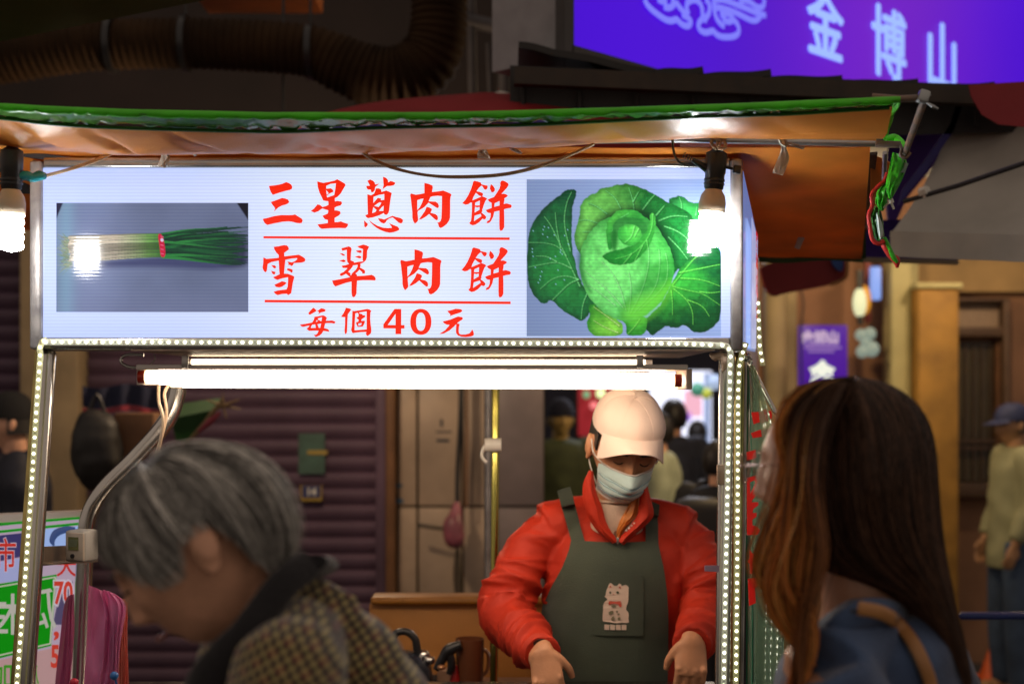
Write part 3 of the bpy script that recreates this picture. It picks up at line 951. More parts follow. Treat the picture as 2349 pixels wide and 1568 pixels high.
# ---- lamps added out of view to light the shop front, corner building and alley
def added_lamp(x, y, z, col, watt, label, r=.06):
    t = thing('added_lamp', (x, y, z), label, 'lamp', 'added lamps hidden behind the stall')
    m = MB(); m.ball((x, y, z), r); part('globe', m, emat('lampglobe_%d' % int(watt), col, 6.0, False), t)
    m = MB(); m.lathe((x, y, z + .05), [(.13, 0), (.1, .05), (.03, .09), (.02, .12)], 20); part('lamp_shade', m, dark_frame, t)
    m = MB(); m.tube([(x, y, z + .16), (x, y, z + 1.4)], .006, 6); part('cord', m, black_pl, t)
    l = bpy.data.lights.new('lamp_light', 'POINT'); l.energy = watt; l.color = col; l.shadow_soft_size = r
    lo = bpy.data.objects.new('lamp_light', l); lo.location = (0, 0, -.1); lo.parent = t; COL.objects.link(lo)
    return t
added_lamp(P(650, 0, 5.7).x, 5.7, 2.32, (1, .72, .46), 40, 'warm lamp added out of sight behind the lit sign to light the tiled wall')
added_lamp(P(1830, 0, 6.9).x, 6.9, 2.55, (1, .70, .36), 46, 'warm lamp added unseen behind the orange awning to light the corner building')
added_lamp(P(2290, 0, 7.4).x, 7.4, 2.68, (1, .72, .45), 22, 'warm lamp added unseen behind the large grey umbrella')

added_lamp(P(1560, 0, 9.6).x, 9.6, 2.6, (.85, .88, 1.0), 60, 'cool lamp added to brighten the alley, hidden behind the lit signboard')
# ================================================================= LIT SIGN OVER THE STALL
YS = 2.9
def pl_(pts, Y): return [P(x, y, Y) for x, y in pts]
sg = thing('lit_signboard', P(887, 806, YS + .06), 'wide white lit signboard with red 三星蔥肉餅 雪翠肉餅 lettering and a cabbage photo', 'sign')
white_face = print_mat('white_face', (1, 1, 1), 1.0, attr=True, depth=.16, rough=.09)
m = MB()
nu, nv = 60, 16
vs, cs = [], []
for j in range(nv + 1):
    for i in range(nu + 1):
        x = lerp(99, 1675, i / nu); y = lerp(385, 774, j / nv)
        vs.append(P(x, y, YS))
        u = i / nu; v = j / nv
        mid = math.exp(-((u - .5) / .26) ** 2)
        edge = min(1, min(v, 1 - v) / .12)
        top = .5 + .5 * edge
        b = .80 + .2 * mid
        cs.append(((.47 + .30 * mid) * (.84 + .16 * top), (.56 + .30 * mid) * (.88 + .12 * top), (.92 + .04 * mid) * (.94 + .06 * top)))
m.v = [tuple(v) for v in vs]; m.c = cs
m.f = [(j * (nu + 1) + i, (j + 1) * (nu + 1) + i, (j + 1) * (nu + 1) + i + 1, j * (nu + 1) + i + 1) for j in range(nv) for i in range(nu)]
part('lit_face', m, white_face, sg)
def sbox(x0, x1, y0, y1, d, yo, mm, name, bev=.004, par=None, lab=None):
    a, b = P(x0, y0, YS), P(x1, y1, YS)
    m = MB(); m.box(((a.x + b.x) / 2, YS + yo + d / 2, (a.z + b.z) / 2), (b.x - a.x, d, a.z - b.z), bev=bev)
    return part(name, m, mm, par or sg, label=lab)
worn = mat('worn_steel', (.5, .46, .43), rough=.4, metal=.55, var=.25, nscale=22, bump=.2, bscale=90, rvar=.15, col2=(.26, .24, .24))
sbox(71, 99, 369, 801, .17, -.012, worn, 'frame_stile', .006)
sbox(1675, 1703, 365, 806, .17, -.012, worn, 'frame_stile', .006)
sbox(99.5, 1674.5, 361, 384.5, .15, -.004, steel, 'frame_rail', .003)
sbox(99.5, 1674.5, 774.5, 801, .15, -.004, steel, 'frame_rail', .003)
sbox(100, 1674, 385, 774, .012, .14, worn, 'back_panel', .001)
sbox(300, 1640, 801.6, 804, .62, 0, mat('crumpled_foil', (.7, .52, .42), rough=.35, metal=.5, var=.2, nscale=30, bump=1.0, bscale=45), 'underside_plate', 0)
for x in (83, 1691):
    sbox(x - 4, x + 4, 360 if x < 100 else 357, 368, .03, .05, black_pl, 'end_stop', .001)

red_print = print_mat('red_print', srgb(240, 38, 14), 1.0, depth=-.13, glow=False, rough=.12)  # negative depth paints pale rib reflections across the red letters
R1 = lambda x, y: (630 + x / 7.341, 425 + y / 7.341)
R2 = lambda x, y: (940 + x / 7.341, 425 + y / 7.341)
R3 = lambda x, y: (630 + x / 7.341, 585 + y / 7.341)
R4 = lambda x, y: (720 + x / 10.677, 740 + y / 10.677)
R5 = lambda x, y: (920 + x / 9.035, 740 + y / 9.035)
GL = {}
GL['三'] = (R1, [([(195,212),(290,203),(380,188),(440,172),(505,143),(560,165),(595,190),(612,225),(608,262),(570,285),(500,300),(400,328),(265,372),(230,325),(210,270)],[]),
 ([(228,500),(330,465),(430,427),(490,438),(535,455),(558,495),(540,525),(490,548),(430,562),(360,600),(285,668),(305,620),(295,595),(255,545)],[]),
 ([(82,803),(180,782),(300,750),(420,733),(540,735),(620,732),(662,722),(730,765),(780,795),(800,830),(782,875),(740,882),(680,872),(600,852),(540,847),(440,853),(300,880),(165,910),(120,880),(100,845)],[])])
GL['星'] = (R1, [([(1060,132),(1170,158),(1270,140),(1370,118),(1418,93),(1480,125),(1555,170),(1568,200),(1540,245),(1480,350),(1420,410),(1375,430),(1378,490),(1420,480),(1495,492),(1505,525),(1480,560),(1410,580),(1372,600),(1372,650),(1420,652),(1470,668),(1480,705),(1450,740),(1372,785),(1372,860),(1430,858),(1485,847),(1540,870),(1617,893),(1600,940),(1565,970),(1450,965),(1300,970),(1140,980),(1100,955),(1065,900),(1160,890),(1250,878),(1250,822),(1200,808),(1170,775),(1157,745),(1250,706),(1260,650),(1150,615),(1080,665),(1010,690),(945,660),(1000,620),(1065,543),(1110,552),(1155,590),(1210,575),(1262,550),(1258,487),(1200,480),(1165,470),(1150,430),(1100,330),(1070,230)],
   [[(1222,210),(1300,175),(1396,165),(1385,260),(1365,375),(1240,420),(1230,388),(1280,350),(1355,312),(1330,270),(1300,255),(1222,262)],[(1220,285),(1268,342),(1230,372)]])])
GL['蔥'] = (R1, [([(1960,122),(2008,97),(2060,120),(2090,150),(2100,188),(2175,170),(2100,232),(2090,290),(2060,325),(2030,325),(2018,280),(1970,278),(1950,255),(1937,212),(2005,208)],[]),
 ([(2238,47),(2300,72),(2330,110),(2330,150),(2350,140),(2378,122),(2420,137),(2455,150),(2455,175),(2430,200),(2370,213),(2310,215),(2232,270),(2250,200)],[]),
 ([(1958,362),(2025,380),(2080,350),(2100,300),(2112,258),(2160,255),(2205,272),(2210,320),(2297,295),(2350,315),(2397,340),(2385,385),(2375,450),(2360,560),(2350,650),(2335,700),(2305,730),(2270,725),(2250,697),(2180,735),(2060,775),(1970,790),(1940,770),(1920,735),(1968,720),(1962,540)],
  [[(2070,408),(2160,375),(2262,358),(2262,462),(2200,468),(2203,435),(2145,427),(2100,480),(2065,520)],[(2080,570),(2130,535),(2170,508),(2210,508),(2195,545),(2160,590)],[(2252,565),(2246,660),(2165,660),(2210,600)],[(2065,590),(2125,645),(2100,680),(2045,700)]]),
 ([(1900,828),(1970,895),(1950,935),(1920,955),(1905,940)],[]),
 ([(1985,820),(2060,880),(2150,930),(2240,960),(2330,967),(2400,962),(2385,930),(2345,877),(2410,905),(2500,940),(2530,975),(2528,1000),(2490,1020),(2430,1040),(2360,1050),(2280,1035),(2200,1005),(2120,960),(2060,910),(2015,865)],[]),
 ([(2148,790),(2220,800),(2260,812),(2340,778),(2410,747),(2470,768),(2550,785),(2592,812),(2597,840),(2585,870),(2560,885),(2520,870),(2470,825),(2412,775),(2350,795),(2305,830),(2290,860),(2255,887),(2210,870),(2175,840)],[])])
GL['肉'] = (R2, [([(705,158),(780,175),(850,205),(857,240),(842,320),(930,313),(1045,295),(1120,325),(1175,350),(1190,372),(1175,410),(1168,480),(1168,650),(1165,780),(1150,830),(1110,890),(1050,940),(998,967),(965,945),(955,900),(937,862),(965,865),(995,840),(1010,790),(1018,600),(1020,395),(940,387),(850,398),(815,410),(780,487),(910,495),(950,525),(967,575),(955,605),(930,607),(850,555),(780,512),(700,595),(590,660),(583,690),(595,820),(580,850),(535,890),(505,840),(490,780),(488,680),(475,560),(462,440),(450,375),(465,347),(550,370),(630,358),(705,343)],
  [[(578,468),(640,445),(690,438),(660,520),(620,600),(578,645)]]),
 ([(745,585),(800,600),(835,620),(840,640),(815,693),(900,715),(940,745),(950,790),(940,822),(920,827),(870,790),(790,715),(720,770),(650,808),(608,812),(660,740),(715,660)],[])])
GL['餅'] = (R2, [([(1603,120),(1660,133),(1715,150),(1730,185),(1800,200),(1835,205),(1840,235),(1825,270),(1795,282),(1770,260),(1745,215),(1725,208),(1680,250),(1640,308),(1700,320),(1750,340),(1757,365),(1745,400),(1800,420),(1830,440),(1800,480),(1775,540),(1742,640),(1745,665),(1730,690),(1790,735),(1817,770),(1800,805),(1775,812),(1745,798),(1690,860),(1620,905),(1570,918),(1530,900),(1510,877),(1540,840),(1548,780),(1557,650),(1558,515),(1540,505),(1490,540),(1440,548),(1385,522),(1440,460),(1490,380),(1540,270),(1570,180),(1578,140)],
  [[(1628,335),(1680,380),(1728,403),(1640,440),(1565,472),(1580,420)],[(1618,510),(1700,473),(1697,560),(1612,562)],[(1612,585),(1650,597),(1695,588),(1693,640),(1605,690)],[(1605,745),(1715,712),(1727,755),(1660,800),(1593,845)]]),
 ([(1900,180),(1940,215),(1970,265),(1965,300),(1940,325),(1905,325),(1900,300),(1880,265),(1885,220)],[]),
 ([(2110,115),(2160,135),(2205,165),(2215,195),(2190,240),(2140,295),(2087,355),(2135,352),(2170,362),(2203,385),(2180,410),(2138,435),(2142,460),(2128,535),(2180,525),(2250,545),(2270,565),(2265,595),(2245,608),(2190,615),(2133,630),(2138,760),(2137,950),(2110,1000),(2070,1020),(2052,985),(2048,900),(2050,655),(1958,675),(1940,760),(1900,840),(1870,870),(1825,882),(1822,865),(1840,835),(1865,830),(1890,770),(1895,700),(1850,693),(1825,675),(1808,645),(1870,620),(1910,608),(1910,515),(1870,495),(1838,458),(1900,430),(1952,412),(2000,340),(2050,260),(2068,200),(2063,160),(2080,125)],
  [[(1965,522),(2052,482),(2052,562),(1958,587)]])])
GL['雪'] = (R3, [([(280,128),(370,117),(470,95),(520,105),(545,135),(552,175),(510,205),(468,235),(470,298),(600,283),(732,268),(790,300),(835,330),(850,362),(830,395),(780,410),(640,418),(630,450),(598,473),(575,452),(540,455),(548,430),(525,390),(605,405),(660,385),(700,350),(700,330),(600,338),(490,360),(478,470),(465,608),(530,610),(590,630),(645,655),(648,680),(625,760),(600,920),(595,955),(540,993),(515,968),(430,972),(350,992),(310,970),(277,932),(350,910),(440,897),(510,890),(530,840),(537,740),(537,672),(440,690),(345,720),(300,700),(268,672),(330,645),(387,618),(378,540),(375,450),(370,375),(240,400),(172,435),(160,540),(150,570),(130,583),(100,555),(80,500),(92,420),(95,317),(150,343),(260,335),(370,323),(370,275),(330,235),(295,180)],[]),
 ([(235,453),(300,460),(322,480),(318,505),(300,517),(270,500),(262,485)],[]),([(232,553),(270,568),(310,575),(308,605),(287,627),(258,610)],[]),([(525,510),(600,525),(622,545),(615,580),(600,592),(560,562),(520,548)],[]),
 ([(292,807),(350,780),(430,743),(480,755),(512,775),(470,815),(420,845),(375,855),(320,845)],[])])
GL['翠'] = (R3, [([(1492,153),(1560,138),(1625,118),(1665,140),(1677,170),(1665,240),(1660,370),(1715,390),(1722,412),(1800,395),(1885,388),(1873,360),(1880,168),(1820,150),(1775,118),(1830,105),(1885,87),(1940,100),(1990,125),(1975,160),(1955,200),(1950,320),(1930,370),(1888,408),(1835,430),(1837,470),(1828,500),(1880,525),(1915,550),(1918,590),(1905,607),(1865,605),(1870,585),(1815,535),(1790,570),(1745,605),(1770,625),(1775,650),(1900,645),(2040,628),(2085,655),(2110,695),(2100,730),(2000,725),(1870,725),(1775,735),(1768,850),(1765,960),(1740,1015),(1708,1033),(1685,1010),(1675,950),(1675,750),(1580,770),(1480,805),(1385,837),(1350,800),(1327,732),(1480,705),(1650,670),(1575,610),(1520,640),(1490,650),(1462,635),(1480,600),(1530,580),(1605,508),(1520,505),(1495,468),(1570,455),(1632,433),(1600,400),(1592,340),(1590,180),(1510,200)],
  [[(1785,450),(1700,460),(1690,490),(1615,575),(1655,600),(1658,640),(1670,635),(1685,600),(1750,540),(1780,490)]]),
 ([(1460,242),(1520,248),(1555,270),(1550,290),(1510,280)],[]),([(1453,377),(1530,355),(1565,370),(1568,395),(1530,403)],[]),([(1752,197),(1840,188),(1858,205),(1850,235),(1825,238),(1775,220)],[]),([(1730,303),(1810,287),(1850,300),(1848,328),(1815,335)],[])])
GL['每'] = (R4, [([(483,115),(530,150),(562,190),(555,205),(480,250),(400,295),(375,297),(355,275),(355,245),(400,195),(450,140)],[]),
 ([(575,200),(620,175),(685,128),(760,145),(795,165),(800,195),(770,218),(680,240),(600,283),(625,245),(618,215)],[]),
 ([(503,352),(600,340),(735,312),(790,335),(832,375),(820,420),(803,455),(880,455),(970,447),(1055,480),(1050,510),(1020,528),(950,515),(850,515),(790,520),(762,645),(860,672),(885,700),(893,740),(800,727),(740,720),(700,790),(640,840),(545,880),(515,850),(492,818),(550,820),(590,780),(617,712),(500,712),(370,717),(330,690),(305,655),(350,630),(380,580),(300,595),(210,615),(165,600),(130,557),(280,535),(450,500),(485,440),(505,395)],
  [[(598,395),(708,360),(692,465),(665,465),(650,445),(605,430)],[(575,432),(600,465),(540,490)],[(450,560),(530,550),(545,640),(415,645),(425,600)],[(583,548),(685,525),(658,640),(618,640),(608,590)]])])
GL['個'] = (R4, [([(1325,117),(1400,130),(1450,145),(1465,165),(1430,220),(1380,285),(1370,450),(1358,740),(1345,780),(1318,808),(1300,770),(1293,710),(1305,560),(1308,360),(1250,360),(1205,350),(1215,330),(1270,250),(1305,180)],[]),
 ([(1498,192),(1540,205),(1700,180),(1880,148),(1940,160),(1992,195),(1970,240),(1962,400),(1975,560),(1990,660),(1992,740),(1975,790),(1895,853),(1865,830),(1848,785),(1865,745),(1700,752),(1580,765),(1520,778),(1490,760),(1465,690),(1485,600),(1492,400)],
  [[(1575,262),(1635,247),(1660,290),(1655,350),(1605,370),(1625,405),(1662,430),(1650,480),(1590,495),(1605,550),(1630,605),(1650,617),(1770,603),(1785,580),(1828,480),(1825,462),(1785,455),(1730,460),(1740,415),(1825,360),(1835,335),(1825,312),(1770,310),(1752,282),(1700,270),(1665,242),(1870,210),(1870,680),(1555,705),(1560,500)]]) ,
 ])
GL['4'] = (R5, [([(390,125),(538,125),(538,480),(610,480),(610,557),(538,557),(538,680),(412,680),(412,555),(145,552),(143,465)], [[(412,232),(412,480),(240,478)]])])
def sup(cx, cy, rx, ry, e, n=36):
    o = []
    for k in range(n):
        a = 2 * math.pi * k / n; c, s = math.cos(a), math.sin(a)
        o.append((cx + rx * abs(c) ** (2 / e) * (1 if c > 0 else -1), cy + ry * abs(s) ** (2 / e) * (1 if s > 0 else -1)))
    return o
GL['0'] = (R5, [(sup(970, 409, 233, 286, 2.2), [sup(970, 407, 103, 202, 2.3)])])
GL['元'] = (R5, [([(1552,172),(1640,150),(1740,120),(1850,130),(1885,155),(1880,180),(1840,205),(1700,250),(1605,285),(1625,250)],[]),
 ([(1450,403),(1620,360),(1790,290),(1880,305),(1900,335),(1880,362),(1820,400),(1768,442),(1815,452),(1825,475),(1810,520),(1805,620),(1820,675),(1860,690),(1960,688),(2040,665),(2080,620),(2103,572),(2130,625),(2142,680),(2130,710),(2080,730),(1960,745),(1870,738),(1790,710),(1750,660),(1745,600),(1752,460),(1700,515),(1600,600),(1480,665),(1385,677),(1410,655),(1500,600),(1605,480),(1540,470),(1490,445)],[])])
def glyph_mb(ch, conv, thick=.0006):
    R, polys = GL[ch]
    m = MB()
    for o, hs in polys:
        m.poly([conv(*R(*p)) for p in o], [[conv(*R(*p)) for p in h] for h in hs], thick=thick)
    return m
def glyph(ch, dx=0, dy=0):
    m = glyph_mb(ch, lambda x, y: S(x + dx, y + dy, YS - .0012))
    part('letter', m, red_print, sg, smooth=False)
for ch in '三星蔥肉餅雪翠每個40元': glyph(ch)
glyph('肉', -24.1, 162.1)
glyph('餅', -2.1, 162.6)
m = MB(); m.poly([S(x, y, YS - .0016) for x, y in [R4(1650,530), R4(1740,512), R4(1728,565), R4(1660,590)]], thick=.0003)
part('letter_gap', m, print_mat('gap_white', (.66, .76, .95), 1, depth=.1, glow=False), sg, smooth=False)
for (x0, ya, yb, x1, yc, yd) in ((643.2, 576.4, 581.8, 1244.2, 579.6, 585.6), (646.2, 731.7, 737.7, 1246.6, 735.9, 742.0)):
    m = MB(); m.poly([S(x0, ya, YS - .0012), S(x1, yc, YS - .0012), S(x1, yd, YS - .0012), S(x0, yb, YS - .0012)], thick=.0006)
    part('underline', m, red_print, sg, smooth=False)

# ---- the two printed pictures
photo = print_mat('photo_print', (1, 1, 1), 1.0, attr=True, depth=.22, glow=False, rough=.1, bump=True)
# cabbage picture: picture space = 1430 x 1153 of the study
Wc, Hc = 300, 242
cv = Canvas(Wc, Hc, srgb(128, 148, 190))
def C_(pts): return [((x - 108) / 1430, (y - 175) / 1430) for x, y in pts]
cv.a = cv.a * (0.8 + .55 * np.clip(cv.xx * .8 - cv.yy * .3 + .3, 0, 1))[..., None] 
n1, n2 = cv.noise(9, 1), cv.noise(26, 2)
G = lambda r, g_, b: np.array(srgb(r, g_, b))
def leaf(pts, base, dark, lite, cen, rad, seed, veins=(), vc=srgb(120, 225, 130), vw=.0035, edge=.5, rot=0):
    pts = chaikin(C_(pts), 3)
    pts = [(x + .0055 * noise.noise(Vector((x * 38, y * 38, seed))) + .003 * noise.noise(Vector((x * 110, y * 110, seed))), y + .0055 * noise.noise(Vector((x * 38, y * 38, seed + 9))) + .003 * noise.noise(Vector((x * 110, y * 110, seed + 5)))) for x, y in pts]
    mk, sd = cv.poly_m(pts, .004)
    cx0, cy0 = C_([cen])[0]
    d = np.hypot(cv.xx - cx0, cv.yy - cy0) / (rad / 1430)
    nn = cv.noise(7, seed) * .6 + cv.noise(24, seed + 1) * .4
    t = np.clip(d * .8 + (nn - .5) * 1.1, 0, 1)[..., None]
    col = G(*lite) * (1 - t) + G(*base) * t
    k = np.clip(1 - sd / .03, 0, 1)[..., None] * edge
    col = col * (1 - k) + G(*dark) * k
    fine = (cv.noise(60, seed + 2) - .5)[..., None] * .55
    crk = np.abs(cv.noise(22, seed + 3) - .5) * 5
    col = np.clip(col * (1 + fine) * (.9 + .16 * np.clip(crk, 0, 1))[..., None], 0, 1)
    cv.blend(mk, col)
    old = cv.a.copy()
    for v in veins:
        v = chaikin(C_(v), 2, False)
        cv.stroke([(x + .003, y + .003) for x, y in v], vw * 1.3, vw * .5, G(*dark), .5, .008)
        cv.stroke(v, vw * .85, vw * .2, vc, .5, .005)
    cv.a = old * (1 - mk[..., None]) + cv.a * mk[..., None]
    return mk, sd
# small leaf behind, back leaf, left leaf
leaf([(1140,330),(1190,300),(1260,300),(1310,350),(1370,340),(1420,400),(1440,480),(1300,470),(1180,400)], (22,100,50), (8,60,30), (50,150,70), (1290,400), 150, 11, [[(1240,430),(1250,360),(1230,310)],[(1350,440),(1360,380)]])
leaf([(470,680),(455,600),(480,500),(510,410),(495,360),(560,300),(625,272),(645,245),(700,240),(810,205),(930,225),(1040,280),(1130,340),(1230,380),(1340,440),(1320,560),(1335,680),(1322,760),(1250,845),(1215,830),(1180,900),(900,900),(560,800),(490,700)], (20,104,42), (5,54,24), (110,195,85), (560,440), 330, 21,
     [[(900,420),(890,330),(860,240)],[(890,340),(930,270)],[(960,400),(1020,320),(1050,290)],[(800,390),(760,310),(690,260)],[(700,430),(620,370),(560,350)],[(640,500),(550,470),(490,480)],[(600,560),(520,560)],[(1060,440),(1120,370)],[(1080,480),(1180,440),(1290,450)],[(1120,520),(1230,560),(1320,640)],[(1150,600),(1230,680),(1290,760)]])
leaf([(430,240),(480,265),(455,330),(435,500),(445,700),(475,830),(500,920),(560,1000),(640,1080),(600,1140),(560,1160),(530,1230),(440,1180),(350,1120),(290,1050),(240,1100),(185,1060),(140,980),(115,930),(115,640),(140,520),(200,420),(290,340),(380,270)], (12,76,46), (3,36,30), (34,132,58), (420,800), 380, 31,
     [[(500,960),(440,830),(390,720),(330,660),(230,640),(120,640)],[(440,830),(340,780),(220,800),(125,820)],[(490,910),(400,880),(300,900),(210,980)],[(490,910),(420,940),(350,1010),(300,1060)],[(400,740),(330,600),(280,500),(240,450)],[(360,680),(330,540),(320,420)],[(430,700),(380,500),(400,350),(440,270)],[(560,1000),(520,1090),(510,1200)],[(330,780),(260,740),(180,740)]])
leaf([(1190,900),(1260,800),(1340,710),(1420,665),(1535,650),(1545,900),(1535,1190),(1500,1240),(1440,1290),(1360,1305),(1310,1280),(1275,1235),(1200,1270),(1120,1250),(1080,1290),(1035,1322),(990,1290),(955,1215),(1040,1150),(1120,1060)], (10,78,36), (3,42,24), (56,175,58), (1180,940), 260, 41,
     [[(1180,950),(1260,850),(1360,730),(1450,700)],[(1230,860),(1380,830),(1530,800)],[(1180,960),(1290,990),(1400,1010),(1530,1100)],[(1240,900),(1400,910),(1530,960)],[(1190,980),(1290,1060),(1330,1150),(1330,1240)],[(1290,1060),(1400,1100),(1450,1180)],[(1170,990),(1180,1080),(1180,1170)],[(1380,1000),(1460,1010),(1530,1000)]], srgb(120,235,90))
leaf([(560,1080),(650,1110),(760,1190),(822,1245),(812,1330),(580,1330),(545,1230),(575,1180)], (40,140,40), (20,90,30), (130,210,70), (790,1260), 200, 51, [[(790,1250),(700,1180),(600,1110)],[(780,1300),(680,1260),(600,1210)]], srgb(200,240,140))
leaf([(760,1190),(1010,1170),(985,1280),(960,1325),(835,1325),(850,1235)], (28,130,40), (12,80,28), (80,190,60), (960,1190), 150, 52, [[(940,1200),(900,1260),(850,1310)]], srgb(140,230,100))
# shade inside the outer leaf, printed in the picture
mk, sd = cv.poly_m(chaikin(C_([(560,760),(520,680),(590,520),(690,420),(830,370),(980,380),(1080,460),(1170,600),(1220,760),(1200,880),(1100,800),(900,800)]), 2), .05)
cv.blend(mk * .9, G(3, 44, 22))
# the head
leaf([(500,700),(545,600),(625,505),(720,445),(830,420),(950,440),(1050,500),(1130,620),(1185,740),(1195,860),(1160,980),(1090,1090),(960,1190),(850,1225),(700,1180),(600,1080),(530,980),(500,860)], (46,150,56), (18,88,36), (128,236,124), (760,900), 420, 61,
     [[(870,1160),(960,990),(1010,800),(1000,640)],[(900,1150),(1060,980),(1090,800),(1080,690)],[(840,1140),(800,980),(740,860),(660,780)],[(820,1120),(700,980),(600,900),(530,840)],[(860,1150),(880,980),(860,860)],[(930,1140),(1130,960),(1150,820),(1130,720)],[(760,1100),(640,1000),(560,950)]], srgb(165,245,160), .003, .35)
mk, sd = cv.poly_m(chaikin(C_([(1130,740),(1185,780),(1200,860),(1160,990),(1080,1100),(980,1190),(850,1225),(760,1190),(860,1010),(960,930),(990,810),(1060,800)]), 2), .03)
cv.blend(mk * .55, G(18, 120, 30))
mk, sd = cv.poly_m(chaikin(C_([(800,1180),(880,1060),(1100,980),(1190,900),(1150,1050),(1020,1180),(900,1240)]), 2), .06)
cv.blend(mk * .6, G(110, 215, 60))
# inner curls
mk, sd = cv.poly_m(chaikin(C_([(700,560),(740,470),(830,430),(940,440),(1010,500),(1020,560),(980,600),(900,560),(800,560),(760,690),(720,690)]), 2), .03)
cv.blend(mk * .75, G(12, 95, 35))
leaf([(700,690),(695,560),(705,470),(760,420),(800,395),(900,400),(950,430),(985,470),(900,455),(800,455),(740,500),(730,600),(745,690)], (40,150,55), (20,105,40), (85,200,75), (760,450), 160, 71, [[(740,560),(780,470),(860,425)]])
leaf([(655,735),(720,705),(800,690),(880,665),(940,615),(990,560),(1018,490),(1012,430),(1035,412),(1060,460),(1050,560),(1020,650),(960,730),(890,790),(820,805),(740,800),(690,770)], (26,135,45), (10,85,32), (75,190,70), (1030,470), 260, 81, [[(1035,430),(1030,540),(980,640),(880,730),(760,760)],[(960,660),(930,720),(900,780)],[(880,720),(850,760),(820,795)],[(990,620),(1000,680)]], srgb(110,220,100))
leaf([(790,520),(860,500),(930,520),(960,580),(930,650),(860,670),(800,640),(770,580)], (45,165,60), (20,110,40), (95,215,85), (900,540), 120, 91, [[(900,520),(880,600),(830,640)],[(930,540),(900,600)]], srgb(140,240,130))
mk, sd = cv.poly_m(chaikin(C_([(735,560),(770,540),(775,640),(770,700),(735,695)]), 2), .015); cv.blend(mk * .8, G(15, 105, 35))
mk, sd = cv.poly_m(chaikin(C_([(485,690),(530,740),(520,850),(600,1010),(560,1000),(500,900),(480,800)]), 2), .02); cv.blend(mk * .6, G(15, 90, 40))
rs = np.random.RandomState(5)
for k in range(26):
    x, y = rs.uniform(150, 420), rs.uniform(450, 950)
    cv.stroke(C_([(x, y), (x + 3, y + 4)]), .0022, .0022, srgb(150, 210, 230), .7)
a, b = S(1250 + 108 / 3.0154, 380 + 175 / 3.0154, YS), S(1250 + 1538 / 3.0154, 380 + 1328 / 3.0154, YS)
cv.sheet('cabbage_picture', a, b, YS - .0006, photo, sg)

# spring onion picture: 1360 x 772 of the study
Wo, Ho = 300, 170
cv = Canvas(Wo, Ho, srgb(102, 112, 142))
def C_(pts): return [((x - 400) / 1360, (y - 393) / 1360) for x, y in pts]
nn = cv.noise(3, 5)
cv.a = cv.a * (0.72 + .38 * nn + .25 * np.exp(-((cv.xx - .16) / .16) ** 2))[..., None]
cv.blend(np.exp(-((cv.xx - .05) / .05) ** 2) * .35, srgb(120, 170, 190))
cv.blend(np.clip(cv.yy / .57 - .75, 0, 1) * .4, srgb(135, 135, 175))
mk, _ = cv.poly_m(C_([(400, 393), (450, 393), (405, 500), (400, 500)]), .008); cv.blend(mk, srgb(35, 35, 60))
mk, _ = cv.poly_m(C_([(1675, 393), (1760, 393), (1760, 520)]), .008); cv.blend(mk, srgb(12, 16, 30))
# soft shade below the bundle (printed)
mk, _ = cv.poly_m(chaikin(C_([(500,800),(800,800),(1145,770),(1750,770),(1760,820),(1560,870),(1250,850),(1000,845),(700,850),(560,860),(505,830)]), 2), .03); cv.blend(mk * .75, srgb(42, 45, 88))
mk, _ = cv.poly_m(chaikin(C_([(1400,640),(1760,600),(1760,830),(1650,850),(1500,780),(1350,740)]), 2), .05); cv.blend(mk * .85, srgb(28, 30, 58))
rs = random.Random(4)
for k in range(420):     # roots
    y = rs.uniform(640, 850); x = rs.uniform(470, 520)
    a_ = rs.uniform(2.2, 4.0)
    L_ = rs.uniform(20, 85)
    cv.stroke(C_([(x, y), (x + math.cos(a_) * L_ * .6, y - math.sin(a_) * L_ * .5), (x + math.cos(a_) * L_, y - math.sin(a_) * L_ * 1.0)]), .0014, .0008, [srgb(120, 140, 95), srgb(90, 125, 85), srgb(150, 150, 120), srgb(95, 90, 85)][k % 4], .6) if k < 200 else None
for k in range(26):
    t = (k * 11 % 26) / 25
    y0 = lerp(635, 800, t) + rs.uniform(-6, 6); y1 = lerp(618, 770, t)
    ym = lerp(y0, y1, .4) + rs.uniform(-8, 8)
    p = chaikin(C_([(500 + rs.uniform(-8, 20), y0), (720, ym + 3), (900, lerp(ym, y1, .6)), (1060, y1), (1145, y1)]), 3, False)
    for i in range(len(p) - 1):
        s = i / (len(p) - 1)
        sh = rs.uniform(.92, 1.08)
        wcol = srgb(190, 178, 158); gcol = srgb(105, 150, 80); dcol = srgb(35, 120, 45)
        c = [lerp(wcol[q], gcol[q], max(0, min(1, (s - .4) / .3))) if s < .7 else lerp(gcol[q], dcol[q], (s - .7) / .3) for q in range(3)]
        c = [q * (0.42 + .62 * ((k * 7) % 5) / 4) * sh for q in c]
        cv.stroke([p[i], p[i + 1]], .0062, .0062, c, 1.0)
    cv.stroke([(x, y + .005) for x, y in p], .0016, .0016, srgb(60, 70, 60), .55)
for k in range(120):
    t = rs.random() if k > 10 else k / 10
    y0 = lerp(615, 775, t); ye = lerp(565, 830, min(1, max(0, t + rs.uniform(-.25, .25)))); xe = rs.uniform(1600, 1775)
    g0 = [srgb(24, 92, 50), srgb(16, 62, 42), srgb(40, 120, 58), srgb(12, 44, 36)][(k * 7) % 4]
    g1 = srgb(16, 48, 42)
    p = chaikin(C_([(1150, y0), (1320, lerp(y0, ye, .45) - 8), (1500, lerp(y0, ye, .75)), (xe, ye)]), 2, False)
    for i in range(len(p) - 1):
        s = i / (len(p) - 1)
        c = [lerp(g0[q], g1[q], max(0, (s - .3) / .7)) for q in range(3)]
        w = .0058 * (1 - s) + .0012
        cv.stroke([p[i], p[i + 1]], w, w, c, .95)
